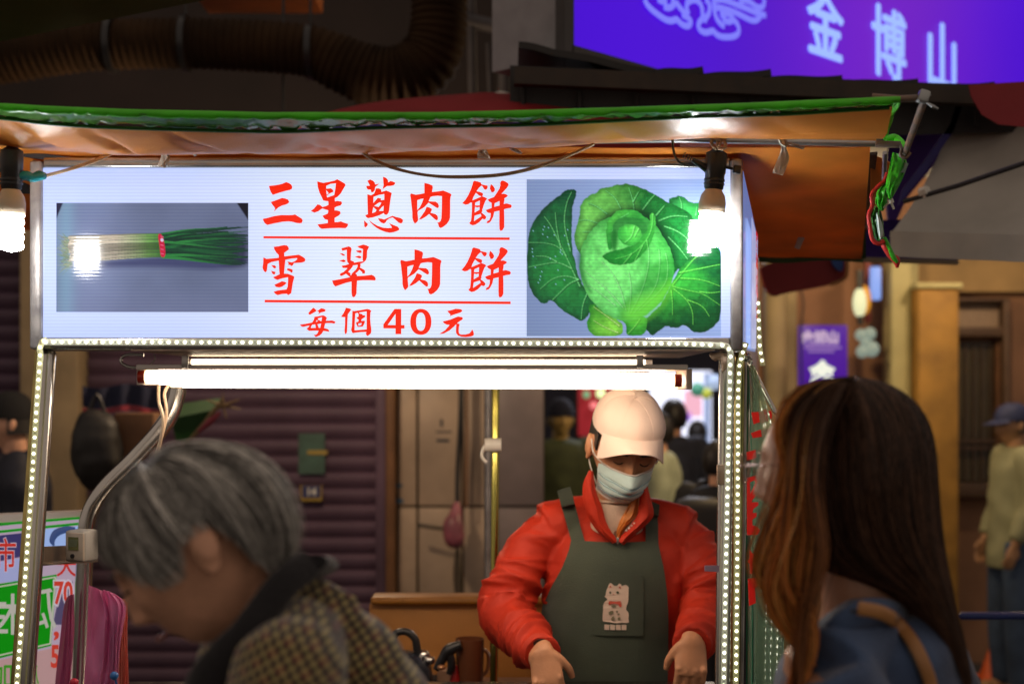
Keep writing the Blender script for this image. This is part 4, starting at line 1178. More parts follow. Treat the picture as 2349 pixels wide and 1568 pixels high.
mk, _ = cv.poly_m(chaikin(C_([(1115,612),(1150,614),(1168,690),(1175,775),(1138,780),(1132,700)]), 2), .004); cv.blend(mk, srgb(185, 25, 60))
cv.stroke(C_([(1148, 655), (1149, 657)]), .008, .008, srgb(205, 190, 220), .9)
for y in (630, 690, 720, 750): cv.stroke(C_([(1140, y), (1158, y + 4)]), .002, .002, srgb(220, 110, 150), .7)
a, b = S(400 / 2.903, 360 + 393 / 2.903, YS), S(1760 / 2.903, 360 + 1165 / 2.903, YS)
cv.sheet('spring_onion_picture', a, b, YS - .0006, photo, sg)

# ---- side banner of the sign, running back
sb = thing('side_sign_panel', P(1718, 800, 3.1), 'narrow white side panel with small red lettering behind the right end of the lit signboard', 'sign')
q = [P(1705, 392, 2.96), P(1738, 548, 3.3), P(1733, 806, 3.3), P(1705, 800, 2.96)]
m = MB(); m.poly(q, thick=.006, back=Vector((-.8, .3, 0)).normalized()); part('panel_edge', m, print_mat('side_blue', srgb(95, 125, 185), .8, depth=0, bump=False, glow=False), sb, smooth=False)
q2 = [P(1720, 500, 3.105), P(1733, 552, 3.255), P(1729, 800, 3.255), P(1718, 798, 3.1)]
m = MB(); m.poly([p + Vector((.004, -.008, 0)) for p in q2], thick=.002, back=Vector((-.8, .3, 0)).normalized()); part('lit_print', m, print_mat('side_white', srgb(170, 180, 225), .8, depth=0, bump=False, glow=False), sb, smooth=False)
d = (P(1733, 600, 3.26) - P(1721, 600, 3.1)); d.z = 0; d.normalize()
nrm = Vector((d.y, -d.x, 0))
Msd = Matrix((d, -nrm, Vector((0, 0, 1)))).transposed()
for k, ch in enumerate('蔥肉餅'):
    t = text_mb(ch, .075, .0025); t.xform(Matrix.Translation(P(1728, 575 + k * 62, 3.16) + Vector((.006, -.012, 0))) @ Msd.to_4x4()); part('letter', t, print_mat('side_red', srgb(200, 30, 50), .8, depth=0, bump=False, glow=False), sb)
# ================================================================= STALL FRAME
st = thing('food_stall', (P(880, 0, 3.2).x, 3.2, 0), 'stainless steel frame of the street food stall with posts, counter and bent side rail', 'stall')
def post(x0, y0, x1, y1, Y, w, name='post', mm=steel, y_bot=None, lab=None):
    a = P(x0, y0, Y); b = P(x1, y1, Y)
    dirv = (b - a) / (b.z - a.z)
    c = b + dirv * (0.0 - b.z)
    m = MB(); m.bar(a, c, w, w, bev=w * .3, up=(0, 1, 0))
    return part(name, m, mm, st, label=lab)
brassy = mat('brassy_steel', (.52, .42, .16), rough=.24, metal=1.0, var=.2, nscale=20, bump=.1)
post(112, 802, 62, 1568, 2.93, .030)
post(90, 802, 34, 1568, 2.925, .016, mm=brassy)
post(1659, 806, 1650, 1568, 2.93, .017)
post(1675, 806, 1665, 1568, 2.935, .016, mm=steel_dull)
post(1697, 806, 1686, 1568, 2.98, .020, mm=brassy)
post(1711, 812, 1700, 1568, 3.0, .010, mm=steel_dull)
post(1137, 870, 1133, 1568, 3.72, .0205, name='rear_post', mm=mat('green_gold_lit_steel', (.5, .46, .12), rough=.2, metal=1.0, var=.25, nscale=5, stretch=(20, 1, .3)))  # yellow green light on this post put into its metal colour
m = MB(); m.tube([P(1150, 1020, 3.7), P(1112, 1020, 3.7)], .018, 14); part('pipe_clip', m, white_pl, st)
m = MB(); m.tube([P(1118, 1018, 3.69), P(1108, 1030, 3.69), P(1106, 1048, 3.69), P(1116, 1060, 3.69)], .005, 8, smooth=5); part('clip_hook', m, white_pl, st)
# bent tube on the left
m = MB(); m.tube([P(412, 868, 3.35), P(404, 915, 3.35), P(380, 970, 3.34), P(310, 1050, 3.32), P(240, 1120, 3.3), P(205, 1180, 3.3), P(196, 1250, 3.3), P(190, 1400, 3.3), P(183, 1600, 3.3), P(178, 1720, 3.3)], .0195, 20, smooth=8)
part('bent_rail', m, steel, st)
m = MB(); m.tube([P(392, 880, 3.4), P(384, 930, 3.4), P(350, 985, 3.4), P(290, 1060, 3.4)], .006, 8, smooth=6); part('thin_rail', m, steel_dull, st)
m = MB(); m.bar(P(96, 1275, 2.96), P(205, 1268, 3.28), .004, .04); m.bar(P(96, 1293, 2.96), P(205, 1286, 3.28), .04, .004); part('angle_bracket', m, mat('warm_steel', (.5, .4, .32), rough=.4, metal=.9, var=.2), st)
xl, xr = P(60, 0, 2.93).x, P(1700, 0, 2.98).x
m = MB(); m.box(((xl + xr) / 2, 3.12, .90), (xr - xl, .5, .03), bev=.004); part('counter_top', m, steel, st)
m = MB(); m.box(((xl + xr) / 2, 2.9, .5), (xr - xl - .02, .02, .76), bev=.003); part('front_panel', m, steel_dull, st)
for x in (xl + .03, xr - .03):
    m = MB(); m.box((x, 3.33, .45), (.03, .03, .87), bev=.006); part('leg', m, steel_dull, st)
m = MB(); m.bar(P(1703, 800, 2.96), P(1781, 950, 2.86), .008, .008, bev=.002); part('side_stay', m, steel, st)
m = MB(); m.bar(P(1709, 812, 2.97), P(1740, 900, 2.9), .004, .004, bev=.001); part('side_stay', m, steel_dull, st)
m = MB()
for k in range(7):
    a = random.uniform(0, 6.28)
    m.tube([P(1700 + 6 * math.cos(a), 822, 2.94), P(1712 + random.uniform(-5, 14), 830 + random.uniform(-16, 10), 2.92), P(1718 + random.uniform(-4, 12), 822 + random.uniform(-16, 16), 2.93)], .0016, 6, smooth=4)
part('wire_wrap', m, steel, st)
m = MB()
m.tube([P(1630, 812, 2.93), P(1640, 818, 2.92), P(1654, 814, 2.91), P(1664, 830, 2.91), P(1658, 850, 2.91)], [.004, .008, .007, .01, .003], 8, smooth=4)
m.tube([P(1640, 826, 2.93), P(1652, 818, 2.91), P(1668, 812, 2.91)], [.002, .006, .004], 6, smooth=3)
part('tape_knot', m, mat('clear_tape', (.55, .4, .3), rough=.2, var=.2, bump=.5), st)
m = MB(); m.box(P(1655, 1088, 2.915), (.019, .012, .04), bev=.002); part('tape_band', m, mat('clear_tape', (.5, .5, .5)), st)
m = MB(); m.grid(lambda u, v: P(lerp(1616, 1648, u), lerp(1309 + 2 * u, 1296, v) , 2.9 + .02 * u), 3, 3, thick=.001); part('paper_tag', m, mat('lilac_paper', (.5, .33, .5), rough=.5), st)

# ---- LED strips (each lamp bead is a part)
pcb = mat('led_tape', (.62, .6, .36), rough=.35, var=.08, emis=(.62, .6, .26), estr=.16)  # both tapes glow faintly, standing in for bead light scattered in the silicone
MATS['led_tape'].cycles.emission_sampling = 'NONE'
pcbw = mat('led_tape_white', (.62, .63, .52), rough=.35, var=.08, emis=(.7, .72, .5), estr=.22)
MATS['led_tape_white'].cycles.emission_sampling = 'NONE'
led_e = emat('led_bead', (1.0, 1.0, .80), 7.0, False)
pad_m = mat('copper_pads', (.3, .13, .06), rough=.4)
chip_m = mat('resistor', (.03, .03, .03), rough=.4)
bead = MB(); bead.lathe((0, 0, 0), [(.0029, 0), (.0029, -.0012), (.0020, -.0022), (.0004, -.0025)], 12, Matrix(((1, 0, 0), (0, 0, 1), (0, -1, 0)))); 
bead_me = bead.mesh('bead'); bead_me.materials.append(led_e)
bead_me.transform(Matrix.Diagonal((1, -1, 1, 1)) if max(v.co.y for v in bead_me.vertices) > .001 else Matrix.Identity(4))
def led_strip(pts, label, mm, pitch=.01663, w=.0062, start=.006, step_y=1):
    pts = [Vector(p) for p in pts]
    t = thing('led_strip', pts[-1], label, 'light strip')
    m = MB(); m.tube(pts, [(w, .0012)] * len(pts), 8, up=(0, 1, 0), flat=True)
    part('tape', m, mm, t)
    acc = start; k = 0
    mp, mc = MB(), MB()
    seg = [(pts[i + 1] - pts[i]).length for i in range(len(pts) - 1)]
    tot = sum(seg)
    while acc < tot - .004:
        s = acc; i = 0
        while s > seg[i]: s -= seg[i]; i += 1
        d = (pts[i + 1] - pts[i]).normalized()
        p = pts[i] + d * s + Vector((0, -.0014, 0))
        inst('led', bead_me, Matrix.Translation(p), t)
        side = Vector((d.z, 0, -d.x))
        q = p + d * (pitch / 2)
        if k % 3 == 0:
            for s_ in (-.0036, -.0012, .0012, .0036):
                mp.bar(q + side * s_ - d * .002, q + side * s_ + d * .002, .0012, .0006)
        else:
            mc.bar(q - side * .0018, q + side * .0018, .0012, .0008)
        acc += pitch; k += 1
    part('solder_pads', mp, pad_m, t, kind='stuff', smooth=False); part('resistors', mc, chip_m, t, kind='stuff', smooth=False)
    return t
YL = 2.882
led_strip([P(98, 784, YL), P(600, 785, YL), P(1200, 787, YL), P(1560, 788, YL), P(1652, 792, YL)], 'yellowish led strip running along the bottom rail of the lit signboard', pcbw)
led_strip([P(108, 779, YL), P(97, 783, YL), P(91, 800, YL), P(93, 812, YL), P(84, 940, YL - .002), P(74, 1100, YL - .002), P(60, 1300, YL - .002), P(39, 1568, YL - .002), P(28, 1700, YL)], 'led strip running down the leaning left post of the stall', pcb)
led_strip([P(1650, 790, YL - .003), P(1668, 794, YL - .003), P(1676, 808, YL - .003), P(1675, 840, YL), P(1670, 1060, YL), P(1665, 1307, YL), P(1660, 1568, YL), P(1657, 1700, YL)], 'whiter led strip on the left face of the right stall post', pcbw)
led_strip([P(1711, 786, 2.91), P(1704, 806, 2.92), P(1696, 838, 2.94), P(1693, 900, 2.945), P(1691, 1300, 2.945), P(1688, 1568, 2.945), P(1687, 1700, 2.945)], 'led strip with bent upper end on the outer bar of the right stall post', pcb)
led_strip([P(1739, 690, 3.4), P(1741, 760, 3.4), P(1743, 800, 3.4), P(1750, 838, 3.38)], 'short far led strip hanging beside the side sign panel', pcb, pitch=.02)
led_strip([P(1722, 690, 3.3), P(1722, 790, 3.3)], 'short led strip glowing on the side sign panel above the post corner', pcb, pitch=.02)

# ---- twin tube lamp under the sign
tl = thing('fluorescent_lamp', P(945, 850, 3.05), 'twin white fluorescent tube lamp with red end caps glowing under the signboard', 'lamp')
lamp_w = mat('lamp_enamel', (.85, .78, .74), rough=.4, var=.05)
def tb(x0, y0, x1, y1, Y, d, z0=0):
    a, b = P(x0, y0, Y), P(x1, y1, Y)
    m = MB(); m.box(((a.x + b.x) / 2, Y + d / 2, (a.z + b.z) / 2), (b.x - a.x, d, a.z - b.z), bev=.002); return m
part('housing', tb(312, 835.5, 1578, 847.5, 2.95, .26), lamp_w, tl)
part('end_plate', tb(313, 848, 331, 883, 3.003, .17), lamp_w, tl)
part('end_plate', tb(1575, 846, 1588, 893, 2.97, .2), mat('lamp_cream', (.66, .5, .38), rough=.4), tl)
tube_e = emat('tube_light', (1.0, .80, .60), 13.5, True)
tube_f = emat('tube_light_end', (1.0, .72, .42), 2.5, False)
redcap = mat('red_cap', (.45, .03, .01), rough=.35)
for (xa, ya, xb, yb, Y, ra, rb) in ((333, 864, 1548, 872.5, 2.985, 318, 1563), (389, 872, 1561, 876, 3.13, 379, 1574)):
    a, b = P(xa, ya, Y), P(xb, yb, Y)
    d = (b - a).normalized()
    m = MB(); m.tube([a, a + d * .004, a + d * .03], [.013, .0155, .016], 24); part('tube_end', m, tube_f, tl); m = MB(); m.tube([b - d * .03, b - d * .004, b], [.016, .0155, .013], 24); part('tube_end', m, tube_f, tl)
    m = MB(); m.tube([a + d * .03, b - d * .03], .016, 24, caps=False); part('tube', m, tube_e, tl)
    m = MB(); m.tube([P(ra, ya, Y), a + d * .001], .0135, 20); part('end_cap', m, redcap, tl); m = MB(); m.tube([b - d * .001, P(rb, yb, Y)], .0135, 20); part('end_cap', m, redcap, tl)
a, b = P(440, 830, 3.36), P(1480, 831, 3.36)
tl2 = thing('rear_tube_lamp', P(960, 840, 3.36), 'thin bright tube lamp seen between the signboard underside and the lamp housing', 'lamp')
m = MB(); m.tube([a, b], .0062, 16, caps=False); part('tube', m, emat('tube_light3', (1.0, .8, .55), 9.0, True), tl2)
m = MB(); m.tube([P(425, 830, 3.36), a], .0064, 16); part('end_cap', m, lamp_w, tl2); m = MB(); m.tube([b, P(1496, 831, 3.36)], .0064, 16); part('end_cap', m, lamp_w, tl2)
for x in (425, 1468):
    m = MB(); m.box(P(x, 829, 2.945), (.013, .012, .026), bev=.001); part('bracket', m, steel_dull, tl)
m = MB(); m.tube([P(330, 814, 3.0), P(296, 813, 3.0), P(279, 820, 3.0), P(280, 833, 3.0), P(300, 842, 3.0), P(325, 842, 3.0)], .0035, 8, smooth=6); part('lamp_lead', m, steel, tl)
m = MB(); m.tube([P(352, 812, 3.05), P(356, 822, 3.05), P(346, 835, 3.05)], .0015, 6, smooth=3); part('lamp_wire', m, white_pl, tl)
wr = thing('hanging_lamp_wires', P(365, 890, 3.0), 'two pale wires dangling from the left end of the tube lamp', 'wire')
cream_w = mat('cream_wire', (.7, .52, .36), rough=.4)
m = MB(); m.tube([P(364, 884, 3.02), P(364, 920, 3.02), P(374, 960, 3.02), P(368, 1010, 3.03), P(352, 1075, 3.05), P(340, 1150, 3.06)], .0036, 8, smooth=6); part('wire', m, cream_w, wr)
m = MB(); m.tube([P(386, 884, 3.06), P(377, 905, 3.05), P(382, 945, 3.04), P(374, 990, 3.04), P(360, 1040, 3.05), P(345, 1140, 3.07)], .0036, 8, smooth=6); part('wire', m, cream_w, wr)

# ---- spiral bulbs
beige_c = mat('bulb_ceramic', (.72, .58, .42), rough=.45, var=.04)
cfl_e = emat('cfl_glow', (.95, .95, .95), 115.0, True)
def bulb(c, tilt, label):
    t = thing('spiral_bulb', c, label, 'light bulb', 'energy saving bulbs hanging in front of the signboard')
    R = Matrix.Rotation(tilt, 4, 'Y')
    T = Matrix.Translation(c) @ R
    m = MB(); pts = []
    for ph in (0, math.pi):
        pts = []
        for k in range(91):
            s = k / 90
            a = s * 2 * math.pi * 2.25 + ph
            r = .0185 if s < .93 else .0185 * (1 - (s - .93) / .07 * .8)
            pts.append(Vector((r * math.cos(a), r * math.sin(a), .034 - .066 * s)))
        m.tube(pts, .0062, 8)
    m.xform(T); part('spiral_tube', m, cfl_e, t)
    m = MB(); m.lathe((0, 0, 0), [(.022, .030), (.0265, .034), (.0268, .052), (.024, .066), (.0175, .076), (.016, .079)], 28); m.xform(T); part('ballast', m, beige_c, t)
    m = MB(); m.lathe((0, 0, 0), [(.017, .078), (.0195, .082), (.0195, .108), (.021, .112), (.022, .135), (.0215, .150), (.012, .156), (.007, .162)], 10); m.xform(T); part('socket', m, black_pl, t)
    m = MB(); m.lathe((0, 0, 0), [(.0208, .095), (.0208, .099)], 20); m.lathe((0, 0, 0), [(.0208, .088), (.0208, .091)], 20); m.xform(T); part('socket_ring', m, black_pl, t)
    return t, T
b1, T1 = bulb(P(1629, 525, 2.825), math.radians(5), 'glowing spiral bulb in a black socket at the right end of the signboard')
b2, T2 = bulb(P(24, 531, 2.66), math.radians(1), 'glowing spiral bulb at the left frame edge beside the cyan tape')
m = MB()
m.tube([T1 @ Vector((.018, -.0, .125)), T1 @ Vector((.034, -.004, .122))], .003, 8)
m.box(T1 @ Vector((.042, -.005, .121)), (.015, .012, .017), Matrix.Rotation(.15, 3, 'Y'), bev=.002)
part('thumb_screw', m, black_pl, b1)
m = MB()
m.tube([T1 @ Vector((-.016, 0, .118)), T1 @ Vector((-.036, -.003, .128)), T1 @ Vector((-.048, -.004, .133))], [.0085, .006, .0048], 10)
for k in range(4): 
    p = T1 @ Vector((-.05 - k * .0045, -.004, .134 + k * .0022)); m.tube([p, p + Vector((-.002, 0, .001))], .0056, 8)
part('cord_grip', m, black_pl, b1)
m = MB(); m.tube([P(1572, 378, 2.77), P(1556, 370, 2.77), P(1546, 350, 2.78), P(1542, 318, 2.8)], .0024, 8, smooth=6); part('cord', m, black_pl, b1)
m = MB()
top = T1 @ Vector((0, 0, .158))
m.tube([top, P(1640, 340, 2.78), P(1632, 328, 2.78), P(1638, 318, 2.78), P(1658, 322, 2.77), P(1664, 335, 2.77), P(1655, 342, 2.77), P(1646, 332, 2.78), P(1650, 316, 2.79)], .0034, 8, smooth=6)
m.tube([top + Vector((.004, 0, 0)), P(1648, 338, 2.78), P(1655, 325, 2.77), P(1666, 318, 2.78)], .003, 8, smooth=6)
part('loop_wire', m, cream_w, b1)
m = MB(); top = T2 @ Vector((0, 0, .158)); m.tube([top + Vector((-.003, 0, 0)), P(24, 352, 2.66), P(28, 342, 2.68)], .003, 8, smooth=4); m.tube([top + Vector((.004, 0, 0)), P(32, 352, 2.66), P(36, 342, 2.68)], .003, 8, smooth=4); part('loop_wire', m, cream_w, b2)
m = MB(); m.tube([T2 @ Vector((-.02, 0, .115)), T2 @ Vector((-.032, 0, .113))], .004, 8); part('thumb_screw', m, black_pl, b2)

cy = thing('taped_wire', P(80, 405, 2.68), 'pale wire joined with glossy cyan tape beside the left bulb', 'wire')
m = MB(); m.tube([P(44, 405, 2.66), P(60, 403, 2.665), P(75, 408, 2.67), P(90, 403, 2.68), P(102, 404, 2.69)], [.008, .0095, .0085, .010, .007], 10, smooth=5)
displace_ = None
part('tape', m, mat('cyan_tape', (.03, .42, .5), rough=.15, var=.2, bump=.8, bscale=80), cy)
m = MB(); m.tube([P(100, 403, 2.69), P(150, 390, 2.7), P(210, 370, 2.72), P(272, 343, 2.74)], .0024, 8, smooth=6); m.tube([P(100, 406, 2.69), P(150, 393, 2.7), P(212, 373, 2.72), P(276, 345, 2.74)], .002, 8, smooth=6); part('wire', m, cream_w, cy)
sw = MB(); sw.tube([P(830, 348, 2.72), P(850, 363, 2.72), P(900, 385, 2.72), P(980, 402, 2.72), P(1060, 405, 2.72), P(1150, 400, 2.72), P(1230, 383, 2.72), P(1300, 358, 2.72), P(1362, 330, 2.73)], .0031, 8, smooth=8)
sw.tube([P(834, 349, 2.728), P(860, 366, 2.728), P(910, 386, 2.728), P(985, 403.5, 2.728), P(1060, 407.5, 2.728), P(1150, 402.5, 2.728), P(1230, 385.5, 2.728), P(1300, 360, 2.728), P(1362, 332, 2.738)], .0022, 8, smooth=8)
single('sagging_wire', sw, mat('tan_wire', (.42, .27, .16), rough=.45), P(1060, 405, 2.72), 'tan twin wire sagging in a long curve over the top of the signboard', 'wire')

# ---- awning
aw = thing('awning', P(1000, 330, 2.7), 'orange tarpaulin awning with bright green hem over the signboard', 'awning')
orange = cloth_mat('orange_tarp', (.88, .36, .06), rough=.33, trans=.32, bump=.35, bscale=260, var=.1, spec=.6, nscale=5)
green = cloth_mat('green_hem', (.17, .92, .05), rough=.35, trans=.4, bump=.2, bscale=60, var=.12)
film = mat('green_film', (.12, .22, .06), rough=.16, var=.2, bump=.5, bscale=30)
def interp(tab, x):
    for (x0, y0), (x1, y1) in zip(tab, tab[1:]):
        if x <= x1:
            t = (x - x0) / (x1 - x0); return lerp(y0, y1, t)
    return tab[-1][1]
edge_t = [(-200, 236), (0, 246), (100, 252), (300, 260), (620, 267), (1000, 267), (1200, 262), (1400, 256), (1700, 246), (2064, 230), (2100, 229)]
hem_t = [(-200, 256), (0, 270), (90, 282), (210, 291), (430, 298), (650, 303), (760, 298), (900, 292), (1200, 287), (1400, 277), (1600, 268), (1800, 262), (2040, 247), (2100, 245)]
bot_t = [(-200, 328), (0, 341), (200, 347), (450, 350), (640, 346), (760, 351), (900, 347), (1050, 340), (1250, 333), (1400, 325), (1520, 318), (1644, 312), (1788, 318), (1932, 315), (2027, 316), (2100, 316)]
def sm(tab, x, w=40): return sum(interp(tab, x + d) for d in (-w, -w / 2, 0, w / 2, w)) / 5
YA, YB, YH = 2.45, 2.80, 2.52
def wr_(x, v):
    q = Vector((x * .0065 + v * 1.5, v * .9, 3.3))
    n = noise.noise(q) * 1.5 + noise.noise(q * 2.3 + Vector((0, 0, 4))) * .35
    r = (1 - min(1, abs(noise.noise(Vector((x * .0052 - v * 1.1, v * .6, 9.1))) * 3.2))) ** 1.5
    return n * .9 + r * 1.3
def panelA(u, v):
    x = lerp(-160, 2042, u) - (v * 15 if u > .999 else 0)
    x = lerp(-160, lerp(2046, 2020, v), u)
    y = lerp(sm(hem_t, x) - 2, sm(bot_t, x), v)
    Y = lerp(YH, YB, v)
    a = math.sin(math.pi * v) ** .8 * (1 if v < .5 else .8)
    w = wr_(x, v)
    p = P(x, y, Y)
    calm = .35 + .65 * max(0, min(1, (1750 - x) / 500))
    p.z += -.022 * a + .011 * w * a * calm
    p.y += .020 * w * a * calm
    return p
m = MB(); m.grid(panelA, 420, 26, thick=-.0012); part('front_panel', m, orange, aw)
# green rolled front edge round the pipe and the crinkled hem under it
pp, rr = [], []
for k in range(300):
    x = lerp(-160, 2063, k / 299)
    n = noise.noise(Vector((x * .03, 0, 0))) - 1.3 * max(0, 1 - abs(noise.noise(Vector((x * .012, 3, 0)))) * 12) ; n2 = noise.noise(Vector((x * .009, 5, 0)))
    pp.append(P(x, interp(edge_t, x) + 1.4 * n, YA)); rr.append((.0078 + .0016 * n2 + .0012 * n + (.0015 if 650 < x < 1000 else 0), 0.0072 + .0012 * n))
m = MB(); m.tube(pp, rr, 12); part('rolled_edge', m, green, aw)
def hemg(u, v):
    x = lerp(-160, 2060, u)
    y = lerp(interp(edge_t, x) + 3, sm(hem_t, x), v)
    n = noise.noise(Vector((x * .035, v * 1.2, 2))) + .7 * (1 - abs(2 * noise.noise(Vector((x * .013 + v * .9, v, 7)))))
    p = P(x, y, lerp(YA, YH - .006, v)); n += .8 * (1 - min(1, abs(noise.noise(Vector((x * .022 - v * 1.1, v * 2, 11))) * 4))); p.y -= .013 * n * math.sin(math.pi * min(1, v * .8 + .1)); p.z += .004 * n * v
    return p
m = MB(); m.grid(hemg, 420, 8, thick=.001); part('hem', m, cloth_mat('green_hem_gloss', (.16, .44, .08), rough=.16, trans=.3, bump=.3, bscale=30, var=.3), aw)
m = MB(); m.tube([P(x, sm(hem_t, x) + .5, YH - .012) for x in range(-160, 2041, 20)], (.0032), 6); part('hem_stitch_edge', m, cloth_mat('green_dark', (.03, .16, .01), rough=.4, trans=.1), aw)
def endg(u, v):
    a, b = P(2050, 244, YA + .04), P(2014, 318, YB - .005)
    c, d = P(2064, 232, YA), P(2033, 318, YB)
    p = a.lerp(b, v).lerp(c.lerp(d, v), u); p.y -= .006 * math.sin(v * 9); p.z += .003 * math.sin(v * 14 + u * 3)
    return p
m = MB(); m.grid(endg, 6, 30, thick=.0025); part('side_hem', m, green, aw)
# roof sheet behind the pipe and its drop at the back
def panelB(u, v):
    x0 = lerp(-160, 1996, u); x1 = lerp(-160, 1976, u)
    ya, yb = lerp(344, 336, u), lerp(520, 598, u)
    p = P(x0, ya, 2.86).lerp(P(x1, yb, 3.95), v)
    p.z += -.02 * math.sin(math.pi * v) + .006 * noise.noise(Vector((u * 14, v * 6, 4)))
    return p
m = MB(); m.grid(panelB, 90, 30, thick=-.0015); part('rear_panel', m, cloth_mat('orange_tarp_rear', (.95, .36, .05), rough=.45, trans=.45, bump=.3, bscale=200, var=.12), aw)
def sag(u, v):
    x = lerp(1560, 2010, u)
    y = lerp(316, 336 + 13 * math.sin(math.pi * min(1, u * 1.1 + .1)), v)
    return P(x, y, lerp(2.83, 2.95, v))
m = MB(); m.grid(sag, 40, 6, thick=-.0012); part('sagging_fold', m, cloth_mat('orange_tarp_light', (.75, .33, .06), rough=.35, trans=.45, var=.08, bump=.2), aw)
m = MB(); m.grid(lambda u, v: P(lerp(1962, 1984, u), lerp(500, 594, v), lerp(3.7, 3.93, v)) + Vector((0, -.012, 0)), 3, 12, thick=.003); m.grid(lambda u, v: P(lerp(1740, 1980, u), lerp(588, 600, v) + 3 * math.sin(u * 7), 3.92), 20, 2, thick=.003); part('rear_hem', m, cloth_mat('green_dull', (.03, .11, .015), rough=.5, trans=.2), aw)
m = MB(); m.tube([P(1600, 512, 3.66), P(1990, 520, 3.66)], .0085, 10); part('rear_pole', m, rust, aw)
m = MB(); m.tube([P(-100, 330, 2.84), P(700, 333, 2.84), P(1540, 320, 2.84), P(1780, 325, 2.83), P(2040, 331, 2.82)], .0062, 12); part('support_pipe', m, steel_dull, aw)
m = MB(); m.tube([P(2000, 222, 2.46), P(2064, 227, 2.45), P(2122, 224, 2.45)], .006, 10); part('front_pipe', m, rust, aw)
m = MB(); m.tube([P(2120, 232, 2.45), P(2100, 285, 2.6), P(2076, 352, 2.8)], .0065, 12); part('side_rod', m, rust, aw)
m = MB(); m.box(P(2118, 222, 2.445), (.018, .018, .022), Matrix.Rotation(.3, 3, 'Y'), bev=.003); m.tube([P(2118, 214, 2.44), P(2117, 206, 2.44)], .004, 8); m.tube([P(2126, 236, 2.44), P(2140, 244, 2.43), P(2152, 250, 2.43)], [.002, .0035, .002], 6); m.tube([P(2126, 222, 2.44), P(2135, 217, 2.44)], .002, 6); part('pipe_joint', m, mat('galvanised', (.4, .42, .42), rough=.4, metal=.7), aw)
m = MB(); m.bar(P(2008, 330, 2.8), P(2066, 332, 2.79), .02, .011, bev=.002); m.tube([P(2062, 328, 2.79), P(2068, 340, 2.78), P(2066, 356, 2.78), P(2078, 362, 2.78), P(2088, 350, 2.78)], .0035, 8, smooth=4); part('pipe_bracket', m, rust, aw)
m = MB(); m.tube([P(2030, 318, 2.83), P(2052, 316, 2.85), P(2068, 330, 2.83), P(2072, 345, 2.8)], [.004, .008, .008, .003], 10, smooth=4); part('corner_wrap', m, green, aw)
m = MB(); m.bar(P(1996, 352, 3.0), P(1975, 515, 3.65), .03, .006); part('side_flap', m, mat('dark_flap', (.05, .03, .02)), aw)
m = MB(); m.grid(lambda u, v: P(lerp(1998, 2048, u), lerp(352 + 25 * u, 480 - 30 * u, v), 3.05 + .2 * v + .05 * u), 6, 10, thick=.002); part('corner_gusset', m, cloth_mat('orange_tarp_light', (.75, .33, .06)), aw)
m = MB(); m.tube([P(2030, 350, 2.9), P(2027, 440, 3.0)], .005, 8); part('side_rod', m, steel_dull, aw)
for (x, y) in ((5, 380), (55, 470)):
    pass
for (pa_, pb_, w_, h_) in ((P(-20, 350, 3.0), P(60, 440, 3.2), .04, .01), (P(48, 352, 2.9), P(190, 372, 2.9), .006, .012), (P(318, 345, 3.3), P(318, 366, 3.3), .01, .01)):
    m = MB(); m.bar(pa_, pb_, w_, h_); part('roof_strut', m, dark_frame, aw)

# green twisted cloth with red piping, hanging at the right end
gc = thing('twisted_green_cloth', P(2050, 480, 2.83), 'bright green cloth with red piping twisted and hanging from the right end of the awning', 'cloth')
def z3(p, Y=2.83): return P((1750 + p[0] / 3.267) / 1.06428, (200 + p[1] / 3.267) / 1.06428, Y)
def resamp(pl, n):
    d = [0]
    for a, b in zip(pl, pl[1:]): d.append(d[-1] + math.hypot(a[0] - b[0], a[1] - b[1]))
    out = []
    for k in range(n + 1):
        s = d[-1] * k / n; i = 0
        while i < len(pl) - 2 and s > d[i + 1]: i += 1
        t = (s - d[i]) / max(d[i + 1] - d[i], 1e-9)
        out.append((lerp(pl[i][0], pl[i + 1][0], t), lerp(pl[i][1], pl[i + 1][1], t)))
    return out
def between(Lp, Rp, conv, Y, bulge, n=30, nu=12, fold=0.0, ff=3.0, thick=.0015, tilt=0.0, seed=0):
    L_, R_ = resamp(chaikin(Lp, 2, False), n), resamp(chaikin(Rp, 2, False), n)
    m = MB()
    def fn(u, v):
        i = min(int(v * n + .5), n)
        a, b = L_[i], R_[i]
        yy = Y - bulge * math.sin(math.pi * u) + tilt * (u - .5)
        if fold: yy += fold * math.sin(u * ff * 2 * math.pi + 2.2 * noise.noise(Vector((u * 2, v * 3, seed))) * 2) + fold * .6 * noise.noise(Vector((u * 6, v * 8, seed)))
        return conv((lerp(a[0], b[0], u), lerp(a[1], b[1], u)), yy)
    m.grid(fn, nu, n, thick=thick)
    return m
gm = cloth_mat('bright_green', (.05, .52, .02), rough=.3, trans=.2, bump=.2, bscale=50, var=.08)
part('fold', between([(1400,560),(1385,640),(1365,730),(1345,800),(1350,870),(1378,940)], [(1500,585),(1522,660),(1505,720),(1445,850),(1400,925),(1382,942)], z3, 2.81, .018, fold=.003), gm, gc)
part('fold', between([(1345,790),(1275,860),(1262,950),(1290,1020)], [(1362,800),(1368,900),(1360,980),(1325,1030)], z3, 2.84, .01, fold=.003), gm, gc)
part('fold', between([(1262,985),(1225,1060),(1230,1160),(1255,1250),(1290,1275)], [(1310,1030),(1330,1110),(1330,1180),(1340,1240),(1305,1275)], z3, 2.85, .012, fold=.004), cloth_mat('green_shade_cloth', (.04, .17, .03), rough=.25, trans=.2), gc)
part('film', between([(1270,1040),(1272,1120),(1285,1220),(1300,1255)], [(1285,1050),(1318,1120),(1330,1200),(1310,1255)], z3, 2.835, .006), mat('pale_film', (.3, .42, .36), rough=.15, bump=.3), gc)
